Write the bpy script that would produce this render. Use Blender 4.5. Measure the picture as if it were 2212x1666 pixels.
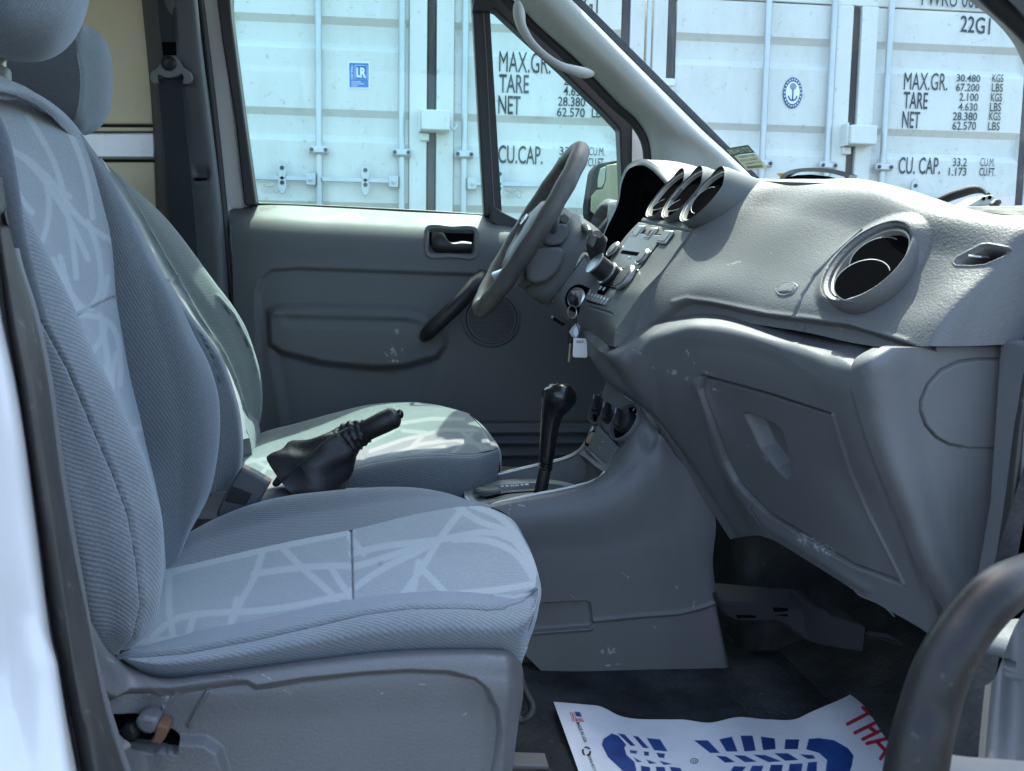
import bpy, math, random
import numpy as np
from mathutils import Vector, Matrix
random.seed(7)
S = bpy.context.scene
for o in list(bpy.data.objects):
    bpy.data.objects.remove(o)
COL = S.collection

# ------------------------------------------------------------------ camera, sky, sun, exposure
# metres; X = towards the front of the van, Y = across the van away from the photographer, Z up, ground at 0
PW, PH, PF = 2212.0, 1666.0, 2050.0
CAM = np.array([0.0, 0.0, 1.05])
YAW, PITCH, ROLL = math.radians(6.4), math.radians(6.4), math.radians(0.92)
_d = np.array([math.sin(YAW) * math.cos(PITCH), math.cos(YAW) * math.cos(PITCH), -math.sin(PITCH)])
_r0 = np.array([math.cos(YAW), -math.sin(YAW), 0.0])
_u0 = np.cross(_r0, _d)
_r = _r0 * math.cos(ROLL) + _u0 * math.sin(ROLL)
_u = _u0 * math.cos(ROLL) - _r0 * math.sin(ROLL)
cam_data = bpy.data.cameras.new('camera')
cam = bpy.data.objects.new('camera', cam_data)
COL.objects.link(cam)
cam.matrix_world = Matrix(((_r[0], _u[0], -_d[0], CAM[0]), (_r[1], _u[1], -_d[1], CAM[1]),
                           (_r[2], _u[2], -_d[2], CAM[2]), (0, 0, 0, 1)))
cam_data.sensor_width = 36.0
cam_data.sensor_fit = 'HORIZONTAL'
cam_data.lens = PF / PW * 36.0
cam_data.clip_start = 0.02
cam_data.clip_end = 2000.0
cam_data.dof.use_dof = True
cam_data.dof.focus_distance = 1.5
cam_data.dof.aperture_fstop = 18.0
S.camera = cam

SUN_EL, SUN_AZ = math.radians(60.0), math.radians(9.0)      # azimuth measured from +Y towards +X
to_sun = Vector((math.cos(SUN_EL) * math.sin(SUN_AZ), math.cos(SUN_EL) * math.cos(SUN_AZ), math.sin(SUN_EL)))
world = bpy.data.worlds.new('World')
S.world = world
world.use_nodes = True
wn = world.node_tree
wn.nodes.clear()
sky = wn.nodes.new('ShaderNodeTexSky')
sky.sky_type = 'NISHITA'
sky.sun_disc = False
sky.sun_elevation = SUN_EL
sky.sun_rotation = SUN_AZ
sky.air_density = 1.0
sky.dust_density = 3.0
sky.ozone_density = 0.4
bg = wn.nodes.new('ShaderNodeBackground')
bg.inputs['Strength'].default_value = 0.15
wo = wn.nodes.new('ShaderNodeOutputWorld')
wn.links.new(sky.outputs[0], bg.inputs[0])
wn.links.new(bg.outputs[0], wo.inputs[0])
sun_data = bpy.data.lights.new('sun', 'SUN')
sun_data.energy = 2.0
sun_data.angle = math.radians(0.53)
sun_data.color = (1.0, 0.95, 0.86)
sun = bpy.data.objects.new('sun', sun_data)
COL.objects.link(sun)
sun.rotation_euler = to_sun.to_track_quat('Z', 'Y').to_euler()
S.view_settings.view_transform = 'Standard'
S.view_settings.look = 'None'
S.view_settings.gamma = 1.0
S.view_settings.use_curve_mapping = False
S.view_settings.exposure = 2.5
S.render.engine = 'CYCLES'
S.cycles.max_bounces = 10
S.cycles.transparent_max_bounces = 16

# ------------------------------------------------------------------ helpers
def AT(P):
    """(…,3) array of photo x, photo y, distance across the van -> world points"""
    P = np.asarray(P, float)
    v = (_d * PF + _r * (P[..., 0:1] - PW / 2) + _u * (PH / 2 - P[..., 1:2]))
    return CAM + v * ((P[..., 2:3] - CAM[1]) / v[..., 1:2])
def at(x, y, Y):
    return AT(np.array([x, y, Y], float))
def atz(x, y, z):
    v = _d * PF + _r * (x - PW / 2) + _u * (PH / 2 - y)
    return CAM + v * ((z - CAM[2]) / v[2])

def spl(pts, n, lin=False):
    """points along a Catmull-Rom curve through pts, even in chord length"""
    P = np.asarray(pts, float)
    if len(P) == 1:
        return np.repeat(P, n, 0)
    seg = np.linalg.norm(np.diff(P[:, :3] * (np.array([1, 1, 800])[:P.shape[1]] if P.shape[1] == 3 and abs(P[:, 0]).max() > 20 else 1), axis=0), axis=1)
    t = np.concatenate([[0], np.cumsum(np.maximum(seg, 1e-9))])
    t /= t[-1]
    q = np.linspace(0, 1, n)
    if lin or len(P) == 2:
        return np.stack([np.interp(q, t, P[:, k]) for k in range(P.shape[1])], 1)
    m = np.zeros_like(P)
    dt = np.diff(t)[:, None]
    s = np.diff(P, axis=0) / dt
    m[1:-1] = (s[:-1] * dt[1:] + s[1:] * dt[:-1]) / (dt[1:] + dt[:-1])
    m[0] = 1.5 * s[0] - 0.5 * m[1] if len(P) > 2 else s[0]
    m[-1] = 1.5 * s[-1] - 0.5 * m[-2]
    i = np.clip(np.searchsorted(t, q, 'right') - 1, 0, len(P) - 2)
    h = (t[i + 1] - t[i])[:, None]
    u = ((q - t[i])[:, None]) / h
    return ((2 * u**3 - 3 * u**2 + 1) * P[i] + (u**3 - 2 * u**2 + u) * h * m[i]
            + (-2 * u**3 + 3 * u**2) * P[i + 1] + (u**3 - u**2) * h * m[i + 1])
def sstep(x, a, b):
    t = np.clip((x - a) / (b - a), 0, 1)
    return t * t * (3 - 2 * t)
def dline(x, y, pts, closed=False):
    P = np.asarray(pts, float)[:, :2]
    if closed:
        P = np.vstack([P, P[:1]])
    d = np.full(x.shape, 1e9)
    for a, b in zip(P[:-1], P[1:]):
        ba = b - a
        h = np.clip(((x - a[0]) * ba[0] + (y - a[1]) * ba[1]) / max(ba @ ba, 1e-9), 0, 1)
        d = np.minimum(d, np.hypot(x - a[0] - ba[0] * h, y - a[1] - ba[1] * h))
    return d
def sdpoly(x, y, pts):
    P = np.asarray(pts, float)[:, :2]
    ins = np.zeros(x.shape, bool)
    for a, b in zip(P, np.roll(P, -1, 0)):
        c = (a[1] > y) != (b[1] > y)
        with np.errstate(divide='ignore', invalid='ignore'):
            xi = (b[0] - a[0]) * (y - a[1]) / (b[1] - a[1] if b[1] != a[1] else 1e-9) + a[0]
        ins ^= c & (x < xi)
    return np.where(ins, 1, -1) * dline(x, y, P, True)
def rnd(pts, n=48):
    """smooth closed outline through pts"""
    P = np.asarray(pts, float)
    k = len(P)
    Q = np.vstack([P, P, P])
    out = spl(Q, 3 * n + 1)
    return out[n:2 * n]

def link(o, parent=None):
    COL.objects.link(o)
    if parent is not None:
        o.parent = parent
        o.matrix_parent_inverse = Matrix.Translation(-parent.location) if parent.type == 'EMPTY' else Matrix.Identity(4)
    return o
def thing(name, label, cat, loc, group=None):
    o = bpy.data.objects.new(name, None)
    o.empty_display_size = 0.1
    COL.objects.link(o)
    o.location = [float(c) for c in loc]
    o['label'] = label
    o['category'] = cat
    if group:
        o['group'] = group
    return o
def tag(o, label, cat, group=None):
    o['label'] = label
    o['category'] = cat
    if group:
        o['group'] = group
    return o
def mesh(name, V, Fs, mat, parent=None, smooth=True, label=None, kind=None, attrs=None, uv=None, sharp=None):
    me = bpy.data.meshes.new(name)
    V = np.asarray(V, float)
    if isinstance(Fs, np.ndarray) and Fs.ndim == 2:
        k = Fs.shape[1]
        me.vertices.add(len(V))
        me.vertices.foreach_set('co', V.ravel())
        me.loops.add(Fs.size)
        me.loops.foreach_set('vertex_index', Fs.ravel().astype(np.int32))
        me.polygons.add(len(Fs))
        me.polygons.foreach_set('loop_start', np.arange(0, Fs.size, k, dtype=np.int32))
        me.polygons.foreach_set('loop_total', np.full(len(Fs), k, dtype=np.int32))
        me.update(calc_edges=True)
    else:
        me.from_pydata([tuple(v) for v in V], [], [tuple(f) for f in Fs])
        me.update()
    me.validate()
    if uv is not None:
        li = np.zeros(len(me.loops), np.int32)
        me.loops.foreach_get('vertex_index', li)
        l = me.uv_layers.new(name='UVMap')
        l.data.foreach_set('uv', np.asarray(uv, np.float32)[li].ravel())
    for k, a in (attrs or {}).items():
        at_ = me.attributes.new(k, 'FLOAT', 'POINT')
        at_.data.foreach_set('value', np.asarray(a, np.float32).ravel())
    if mat:
        me.materials.append(mat)
    if smooth:
        me.shade_smooth()
        if sharp:
            me.set_sharp_from_angle(angle=math.radians(sharp))
    o = bpy.data.objects.new(name, me)
    link(o, parent)
    if label:
        o['label'] = label
    if kind:
        o['kind'] = kind
    return o
def grid_faces(nu, nv, wrapu=False, wrapv=False):
    i = np.arange(nu if wrapu else nu - 1)
    j = np.arange(nv if wrapv else nv - 1)
    I, J = np.meshgrid(i, j, indexing='ij')
    I2, J2 = (I + 1) % nu, (J + 1) % nv
    return np.stack([I * nv + J, I2 * nv + J, I2 * nv + J2, I * nv + J2], -1).reshape(-1, 4)

def loft(name, cols, mat, parent=None, nu=60, nv=60, mods=(), paint=None, skirt=0.02, label=None, lin=False,
         linv=False, world=False, flip=False, hide=None, back=None):
    """a panel through curves; mods raise or sink it along its normal by photo-traced outlines;
    skirt turns its rim back into the depth so it is a solid-edged panel"""
    C = np.stack([spl(c, nv, linv) for c in cols])
    P = np.stack([spl(C[:, j], nu, lin) for j in range(nv)], 1)      # nu, nv, 3
    Wd = P.copy() if world else AT(P)
    du = np.gradient(Wd, axis=0)
    dv = np.gradient(Wd, axis=1)
    N = np.cross(du, dv)
    N /= np.maximum(np.linalg.norm(N, axis=-1, keepdims=True), 1e-12)
    if np.nansum((N * (CAM - Wd)).sum(-1)) < 0:
        N = -N
    if flip:
        N = -N
    x, y = P[..., 0], P[..., 1]
    h = np.zeros(x.shape)
    for m in mods:
        if m[0] == 'poly':
            h += m[2] * sstep(sdpoly(x, y, m[1]), -m[3] / 2, m[3] / 2)
        elif m[0] == 'line':
            h += m[2] * np.exp(-(dline(x, y, m[1]) / m[3])**2)
        elif m[0] == 'dome':
            h += m[2] * np.sqrt(np.clip(sdpoly(x, y, m[1]) / m[3], 0, 1))
        elif m[0] == 'fn':
            h += m[1](x, y, P[..., 2])
    Wd = Wd + N * h[..., None]
    attrs = {}
    for k, ps in (paint or {}).items():
        a = np.zeros(x.shape)
        for p in ps:
            if p[0] == 'line':
                a = np.maximum(a, 1 - sstep(dline(x, y, p[1]), p[2] * 0.6, p[2] * 1.2))
            elif p[0] == 'poly':
                a = np.maximum(a, sstep(sdpoly(x, y, p[1]), -p[2], p[2]))
        attrs[k] = a
    U = np.concatenate([[0], np.cumsum(np.linalg.norm(np.diff(Wd, axis=0), axis=-1).mean(1))])
    Vv = np.concatenate([[0], np.cumsum(np.linalg.norm(np.diff(Wd, axis=1), axis=-1).mean(0))])
    uv = np.stack(np.meshgrid(U, Vv, indexing='ij'), -1).reshape(-1, 2)
    F = grid_faces(nu, nv)
    V = Wd.reshape(-1, 3)
    nrm = N.reshape(-1, 3)
    keep = None
    if hide is not None:
        keep = sdpoly(x, y, hide).ravel() > 0
        F = F[~(keep[F].any(1))]
    if skirt:
        idx = np.arange(nu * nv).reshape(nu, nv)
        loop = np.concatenate([idx[:, 0], idx[-1, 1:], idx[-2::-1, -1], idx[0, -2:0:-1]])
        off = (np.asarray(back, float) if back is not None else -nrm[loop] * skirt)
        V = np.vstack([V, V[loop], V[loop] + off])
        b = nu * nv + np.arange(len(loop))
        b2 = b + len(loop)
        F = np.vstack([F, np.stack([b, np.roll(b, -1), np.roll(b2, -1), b2], 1)])
        uv = np.vstack([uv, uv[loop], uv[loop]])
        attrs = {k: np.concatenate([a.ravel(), np.zeros(2 * len(loop))]) for k, a in attrs.items()}
    return mesh(name, V, F, mat, parent, True, label, attrs=attrs, uv=uv)

def tube(name, pts, rad, mat, parent=None, n=12, closed=False, res=None, label=None, photo=False, squash=None, kind=None, lin=False):
    P = np.asarray(pts, float)
    R = np.asarray(rad if np.ndim(rad) else [rad] * len(P), float)
    if photo:
        P = AT(P)
    if res:
        if closed:
            Q = np.vstack([P, P, P, P[:1]])
            RR = np.concatenate([R, R, R, R[:1]])
            A = spl(np.hstack([Q, RR[:, None]]), 3 * res + 1)[res:2 * res]
        else:
            A = spl(np.hstack([P, R[:, None]]), res, lin)
        P, R = A[:, :3], A[:, 3]
    k = len(P)
    T = (np.roll(P, -1, 0) - np.roll(P, 1, 0)) if closed else np.gradient(P, axis=0)
    T /= np.maximum(np.linalg.norm(T, axis=1, keepdims=True), 1e-12)
    ref = np.array([0, 0, 1.0]) if abs(T[0, 2]) < 0.9 else np.array([1.0, 0, 0])
    a = ref - T[0] * (ref @ T[0])
    V = []
    ang = np.arange(n) * 2 * math.pi / n
    for i in range(k):
        a = a - T[i] * (a @ T[i])
        a /= np.linalg.norm(a)
        b = np.cross(T[i], a)
        s1, s2 = squash or (1, 1)
        V.append(P[i] + R[i] * (np.cos(ang)[:, None] * a * s1 + np.sin(ang)[:, None] * b * s2))
    V = np.concatenate(V)
    F = [tuple(f) for f in grid_faces(k, n, closed, True)]
    if not closed:
        F.append(tuple(range(n)))
        F.append(tuple(range((k - 1) * n, k * n))[::-1])
    return mesh(name, V, F, mat, parent, True, label, kind, sharp=50)
def frame_of(axis, ref=(0, 0, 1)):
    a = np.asarray(axis, float)
    a /= np.linalg.norm(a)
    r = np.asarray(ref, float)
    if abs(r @ a) > 0.95:
        r = np.array([1.0, 0, 0])
    x = r - a * (r @ a)
    x /= np.linalg.norm(x)
    return x, np.cross(a, x), a
def lathe(name, c, axis, prof, mat, parent=None, n=32, label=None, ref=(0, 0, 1), sx=1.0, sy=1.0, sharp=40, caps=True):
    """profile of (radius, height along axis) turned about axis at c"""
    x, y, a = frame_of(axis, ref)
    ang = np.arange(n) * 2 * math.pi / n
    V, F = [], []
    for r, h in prof:
        V.append(np.asarray(c) + a * h + r * (np.cos(ang)[:, None] * x * sx + np.sin(ang)[:, None] * y * sy))
    V = np.concatenate(V)
    k = len(prof)
    F = [tuple(f) for f in grid_faces(k, n, False, True)]
    if caps and prof[0][0] > 1e-6:
        F.append(tuple(range(n)))
    if caps and prof[-1][0] > 1e-6:
        F.append(tuple(range((k - 1) * n, k * n))[::-1])
    return mesh(name, V, F, mat, parent, True, label, sharp=sharp)
def bevel(o, w, seg=2, ang=35):
    m = o.modifiers.new('bevel', 'BEVEL')
    m.width = w
    m.segments = seg
    m.limit_method = 'ANGLE'
    m.angle_limit = math.radians(ang)
    m.harden_normals = False
    return o
def prism(name, pts, depth, mat, parent=None, bev=0.0, label=None, world=False, direction=(0, 1, 0), smooth=False, seg=2):
    """outline (photo x, y, Y or world points) pushed back by depth"""
    A = np.asarray(pts, float)
    A = A if world else AT(A)
    n = len(A)
    B = A + np.asarray(direction, float) * depth
    V = np.vstack([A, B])
    F = [tuple(range(n)), tuple(range(2 * n - 1, n - 1, -1))] + [(i, i + n, (i + 1) % n + n, (i + 1) % n) for i in range(n)]
    o = mesh(name, V, F, mat, parent, True, label, sharp=35)
    if bev:
        bevel(o, bev, seg)
    return o
def rbox(name, c, size, mat, parent=None, bev=0.003, label=None, axes=None, seg=2, taper=None):
    s = np.asarray(size, float) / 2
    ax = np.asarray(axes, float) if axes is not None else np.eye(3)
    V = []
    for i in (-1, 1):
        for j in (-1, 1):
            for k in (-1, 1):
                q = np.array([i * s[0], j * s[1], k * s[2]])
                if taper and k > 0:
                    q[:2] *= taper
                V.append(np.asarray(c, float) + q @ ax)
    F = [(0, 1, 3, 2), (4, 6, 7, 5), (0, 4, 5, 1), (2, 3, 7, 6), (0, 2, 6, 4), (1, 5, 7, 3)]
    o = mesh(name, V, F, mat, parent, True, label, sharp=35)
    if bev:
        bevel(o, bev, seg)
    return o
_tc = {}
def text_mesh(body, bold=0.0):
    key = (body, bold)
    if key not in _tc:
        cu = bpy.data.curves.new('lettering', 'FONT')
        cu.body = body
        cu.size = 1.0
        cu.resolution_u = 3
        cu.offset = bold
        ob = bpy.data.objects.new('lettering', cu)
        COL.objects.link(ob)
        dg = bpy.context.evaluated_depsgraph_get()
        me = bpy.data.meshes.new_from_object(ob.evaluated_get(dg))
        V = np.zeros(len(me.vertices) * 3)
        me.vertices.foreach_get('co', V)
        V = V.reshape(-1, 3)[:, :2]
        F = [tuple(p.vertices) for p in me.polygons]
        bpy.data.objects.remove(ob)
        bpy.data.curves.remove(cu)
        bpy.data.meshes.remove(me)
        lo, hi = V.min(0), V.max(0)
        _tc[key] = ((V - lo) / (hi - lo), F)
    return _tc[key]
def text(body, o, ex, ey, mat, parent=None, name='lettering', bold=0.0, lift=0.0015, label=None):
    """letters laid flat between corner o, right edge vector ex and up vector ey (world)"""
    V, F = text_mesh(body, bold)
    o, ex, ey = (np.asarray(k, float) for k in (o, ex, ey))
    n = np.cross(ex, ey)
    n /= np.linalg.norm(n)
    return mesh(name, o + V[:, :1] * ex + V[:, 1:] * ey + n * lift, F, mat, parent, False, label)
def textP(body, x0, y0, x1, y1, Y, mat, parent=None, ytop=None, **k):
    """letters whose photo box is bottom-left (x0,y0), bottom-right (x1,y1), height up to ytop"""
    o = at(x0, y0, Y)
    return text(body, o, at(x1, y1, Y) - o, at(x0, ytop, Y) * np.array([0, 0, 1]) + o * np.array([1, 1, 0]) - o, mat, parent, **k)

# ------------------------------------------------------------------ materials
def nodes(name):
    m = bpy.data.materials.new(name)
    m.use_nodes = True
    nt = m.node_tree
    return m, nt, nt.nodes['Principled BSDF'], nt.nodes['Material Output']
def N_(nt, t, **k):
    n = nt.nodes.new(t)
    for a, v in k.items():
        if a in n.inputs:
            n.inputs[a].default_value = v
        else:
            setattr(n, a, v)
    return n
def mixc(nt, fac, a, b):
    n = nt.nodes.new('ShaderNodeMix')
    n.data_type = 'RGBA'
    for s, v in ((0, fac), (6, a), (7, b)):
        if isinstance(v, bpy.types.NodeSocket):
            nt.links.new(v, n.inputs[s])
        else:
            n.inputs[s].default_value = v if s == 0 else (*v[:3], 1)
    return n.outputs[2]
def ramp(nt, src, a, b, lo=0.0, hi=1.0):
    n = nt.nodes.new('ShaderNodeMapRange')
    n.inputs[1].default_value, n.inputs[2].default_value = a, b
    n.inputs[3].default_value, n.inputs[4].default_value = lo, hi
    nt.links.new(src, n.inputs[0])
    return n.outputs[0]
def plain(name, col, rough=0.5, metal=0.0, spec=0.5, coat=0.0):
    m, nt, b, _ = nodes(name)
    b.inputs['Base Color'].default_value = (*col, 1)
    b.inputs['Roughness'].default_value = rough
    b.inputs['Metallic'].default_value = metal
    b.inputs['Specular IOR Level'].default_value = spec
    b.inputs['Coat Weight'].default_value = coat
    return m
def plastic(name, col, rough=0.55, grain=420.0, bump=0.25, mottle=0.12, scuff=(0.42, 0.43, 0.44), spec=0.5, dust=0.0):
    """moulded plastic: pebble grain, slight colour mottle, scuff attribute, stray dust specks"""
    col = (col[0], col[1] * 1.025, col[2])
    m, nt, b, _ = nodes(name)
    co = N_(nt, 'ShaderNodeTexCoord').outputs['Object']
    v = N_(nt, 'ShaderNodeTexVoronoi', Scale=grain, feature='SMOOTH_F1')
    n = N_(nt, 'ShaderNodeTexNoise', Scale=grain * 0.7, Detail=2.0)
    big = N_(nt, 'ShaderNodeTexNoise', Scale=7.0, Detail=4.0, Roughness=0.65)
    fine = N_(nt, 'ShaderNodeTexNoise', Scale=190.0, Detail=3.0)
    for q in (v, n, big, fine):
        nt.links.new(co, q.inputs['Vector'])
    add = N_(nt, 'ShaderNodeMath', operation='ADD')
    nt.links.new(v.outputs['Distance'], add.inputs[0])
    nt.links.new(n.outputs['Fac'], add.inputs[1])
    bp = N_(nt, 'ShaderNodeBump', Strength=bump, Distance=0.0012)
    nt.links.new(add.outputs[0], bp.inputs['Height'])
    nt.links.new(bp.outputs[0], b.inputs['Normal'])
    dk = tuple(c * (1 - mottle) for c in col)
    lt = tuple(c * (1 + mottle) for c in col)
    c = mixc(nt, ramp(nt, big.outputs['Fac'], 0.3, 0.7), dk, lt)
    c = mixc(nt, ramp(nt, v.outputs['Distance'], 0.0, 0.9, 0.0, 0.16), c, tuple(k * 0.4 for k in col))
    # dust specks
    sp = N_(nt, 'ShaderNodeTexVoronoi', Scale=42.0)
    nt.links.new(co, sp.inputs['Vector'])
    rs = N_(nt, 'ShaderNodeMath', operation='LESS_THAN')
    rs.inputs[1].default_value = 0.035 + dust
    nt.links.new(sp.outputs['Distance'], rs.inputs[0])
    pick = N_(nt, 'ShaderNodeMath', operation='GREATER_THAN')
    pick.inputs[1].default_value = 0.72
    nt.links.new(sp.outputs['Color'], pick.inputs[0])
    mu = N_(nt, 'ShaderNodeMath', operation='MULTIPLY')
    nt.links.new(rs.outputs[0], mu.inputs[0])
    nt.links.new(pick.outputs[0], mu.inputs[1])
    mu2 = N_(nt, 'ShaderNodeMath', operation='MULTIPLY')
    mu2.inputs[1].default_value = 0.30
    nt.links.new(mu.outputs[0], mu2.inputs[0])
    c = mixc(nt, mu2.outputs[0], c, scuff)
    at_ = N_(nt, 'ShaderNodeAttribute', attribute_name='scuff')
    br = N_(nt, 'ShaderNodeMath', operation='MULTIPLY')
    nt.links.new(at_.outputs['Fac'], br.inputs[0])
    nt.links.new(ramp(nt, fine.outputs['Fac'], 0.45, 0.62, 0.0, 0.6), br.inputs[1])
    c = mixc(nt, br.outputs[0], c, scuff)
    il = N_(nt, 'ShaderNodeAttribute', attribute_name='recess_shade')  # black painted into the demister slot for the shade inside it
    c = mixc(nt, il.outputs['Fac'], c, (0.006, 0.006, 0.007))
    nt.links.new(c, b.inputs['Base Color'])
    nt.links.new(ramp(nt, big.outputs['Fac'], 0.3, 0.7, rough - 0.06, rough + 0.06), b.inputs['Roughness'])
    b.inputs['Specular IOR Level'].default_value = spec
    return m
def fabric(name, col, line, angle, period=0.0042, bump=0.5, band=None, bandcol=(0.3, 0.33, 0.35), amount=0.55):
    """woven seat cloth: diagonal twill from UVs in metres, fuzz noise, optional woven band pattern, seam attribute"""
    col, line = (col[0] * 0.97, col[1] * 1.025, col[2]), (line[0] * 0.97, line[1] * 1.025, line[2])
    m, nt, b, _ = nodes(name)
    uv = N_(nt, 'ShaderNodeTexCoord')
    mp = N_(nt, 'ShaderNodeMapping')
    mp.inputs['Rotation'].default_value = (0, 0, math.radians(angle))
    nt.links.new(uv.outputs['UV'], mp.inputs['Vector'])
    w = N_(nt, 'ShaderNodeTexWave', Scale=0.314 / period, Distortion=1.2, Detail=2.0)
    w.inputs['Detail Scale'].default_value = 3.0
    nt.links.new(mp.outputs[0], w.inputs['Vector'])
    n = N_(nt, 'ShaderNodeTexNoise', Scale=900.0, Detail=2.0)
    g = N_(nt, 'ShaderNodeTexNoise', Scale=9.0, Detail=4.0)
    th = N_(nt, 'ShaderNodeTexVoronoi', Scale=380.0)
    for q in (n, g, th):
        nt.links.new(uv.outputs['Object'], q.inputs['Vector'])
    c = mixc(nt, ramp(nt, w.outputs['Fac'], 0.15, 0.85, 0.0, amount), col, line)
    c = mixc(nt, ramp(nt, n.outputs['Fac'], 0.35, 0.65, 0.0, 0.22), c, tuple(k * 1.7 for k in col))
    c = mixc(nt, ramp(nt, th.outputs['Distance'], 0.15, 0.75, 0.30, 0.0), c, tuple(k * 0.45 for k in col))
    c = mixc(nt, ramp(nt, g.outputs['Fac'], 0.35, 0.7, 0.0, 0.2), c, tuple(k * 0.7 for k in col))
    if band:
        a = N_(nt, 'ShaderNodeAttribute', attribute_name=band)
        c2 = mixc(nt, ramp(nt, th.outputs['Distance'], 0.2, 0.6, 0.0, 0.3), bandcol, tuple(k * 0.7 for k in bandcol))
        c = mixc(nt, a.outputs['Fac'], c, c2)
    se = N_(nt, 'ShaderNodeAttribute', attribute_name='seam')
    c = mixc(nt, se.outputs['Fac'], c, tuple(k * 0.25 for k in col))
    st = N_(nt, 'ShaderNodeAttribute', attribute_name='stain')
    c = mixc(nt, st.outputs['Fac'], c, (0.16, 0.13, 0.10))
    nt.links.new(c, b.inputs['Base Color'])
    ad = N_(nt, 'ShaderNodeMath', operation='MULTIPLY_ADD')
    nt.links.new(th.outputs['Distance'], ad.inputs[0])
    ad.inputs[1].default_value = 0.5
    nt.links.new(w.outputs['Fac'], ad.inputs[2])
    bp = N_(nt, 'ShaderNodeBump', Strength=bump, Distance=0.0012)
    nt.links.new(ad.outputs[0], bp.inputs['Height'])
    nt.links.new(bp.outputs[0], b.inputs['Normal'])
    b.inputs['Roughness'].default_value = 0.95
    b.inputs['Specular IOR Level'].default_value = 0.15
    b.inputs['Sheen Weight'].default_value = 0.35
    b.inputs['Sheen Roughness'].default_value = 0.5
    b.inputs['Sheen Tint'].default_value = (0.75, 0.85, 1, 1)
    return m
def glass(name, tint, refl=0.9, dirt=0.0):
    """thin window glass: tinted see-through, Fresnel reflection, faint film of dust"""
    m, nt, b, out = nodes(name)
    nt.nodes.remove(b)
    tr = N_(nt, 'ShaderNodeBsdfTransparent')
    tr.inputs[0].default_value = (*tint, 1)
    gl = N_(nt, 'ShaderNodeBsdfGlossy', Roughness=0.02)
    geo = N_(nt, 'ShaderNodeNewGeometry')
    dt = N_(nt, 'ShaderNodeVectorMath', operation='DOT_PRODUCT')
    nt.links.new(geo.outputs['Normal'], dt.inputs[0])
    nt.links.new(geo.outputs['Incoming'], dt.inputs[1])
    ab = N_(nt, 'ShaderNodeMath', operation='ABSOLUTE')
    nt.links.new(dt.outputs['Value'], ab.inputs[0])
    om = N_(nt, 'ShaderNodeMath', operation='SUBTRACT')
    om.inputs[0].default_value = 1.0
    nt.links.new(ab.outputs[0], om.inputs[1])
    pw = N_(nt, 'ShaderNodeMath', operation='POWER')
    pw.inputs[1].default_value = 5.0
    nt.links.new(om.outputs[0], pw.inputs[0])
    sc = N_(nt, 'ShaderNodeMath', operation='MULTIPLY_ADD')
    nt.links.new(pw.outputs[0], sc.inputs[0])
    sc.inputs[1].default_value = 0.96
    sc.inputs[2].default_value = 0.04
    mu = N_(nt, 'ShaderNodeMath', operation='MULTIPLY')
    mu.inputs[1].default_value = refl
    nt.links.new(sc.outputs[0], mu.inputs[0])
    mx = N_(nt, 'ShaderNodeMixShader')
    nt.links.new(mu.outputs[0], mx.inputs[0])
    nt.links.new(tr.outputs[0], mx.inputs[1])
    nt.links.new(gl.outputs[0], mx.inputs[2])
    last = mx
    if dirt:
        df = N_(nt, 'ShaderNodeBsdfDiffuse')
        df.inputs[0].default_value = (0.75, 0.78, 0.76, 1)
        no = N_(nt, 'ShaderNodeTexNoise', Scale=5.0, Detail=6.0)
        sp = N_(nt, 'ShaderNodeTexVoronoi', Scale=70.0)
        co = N_(nt, 'ShaderNodeTexCoord').outputs['Object']
        nt.links.new(co, no.inputs['Vector'])
        nt.links.new(co, sp.inputs['Vector'])
        sm = N_(nt, 'ShaderNodeMath', operation='MAXIMUM')
        nt.links.new(ramp(nt, no.outputs['Fac'], 0.35, 0.75, dirt * 0.3, dirt), sm.inputs[0])
        nt.links.new(ramp(nt, sp.outputs['Distance'], 0.03, 0.06, 0.35, 0.0), sm.inputs[1])
        m2 = N_(nt, 'ShaderNodeMixShader')
        nt.links.new(sm.outputs[0], m2.inputs[0])
        nt.links.new(mx.outputs[0], m2.inputs[1])
        nt.links.new(df.outputs[0], m2.inputs[2])
        last = m2
    nt.links.new(last.outputs[0], out.inputs['Surface'])
    return m
def painted(name, col, rough=0.45, dirt=(0.35, 0.30, 0.24), amount=0.25, scale=3.0, metal=0.0, spec=0.5):
    m, nt, b, _ = nodes(name)
    co = N_(nt, 'ShaderNodeTexCoord').outputs['Object']
    n = N_(nt, 'ShaderNodeTexNoise', Scale=scale, Detail=8.0, Roughness=0.7)
    n2 = N_(nt, 'ShaderNodeTexNoise', Scale=scale * 14, Detail=4.0, Roughness=0.6)
    mp = N_(nt, 'ShaderNodeMapping')
    mp.inputs['Scale'].default_value = (1, 1, 0.25)
    nt.links.new(co, mp.inputs['Vector'])
    nt.links.new(mp.outputs[0], n.inputs['Vector'])
    nt.links.new(co, n2.inputs['Vector'])
    c = mixc(nt, ramp(nt, n.outputs['Fac'], 0.45, 0.8, 0.0, amount), col, dirt)
    c = mixc(nt, ramp(nt, n2.outputs['Fac'], 0.62, 0.75, 0.0, amount * 1.4), c, dirt)
    nt.links.new(c, b.inputs['Base Color'])
    b.inputs['Roughness'].default_value = rough
    b.inputs['Metallic'].default_value = metal
    b.inputs['Specular IOR Level'].default_value = spec
    bp = N_(nt, 'ShaderNodeBump', Strength=0.15, Distance=0.004)
    nt.links.new(n.outputs['Fac'], bp.inputs['Height'])
    nt.links.new(bp.outputs[0], b.inputs['Normal'])
    return m

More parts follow.
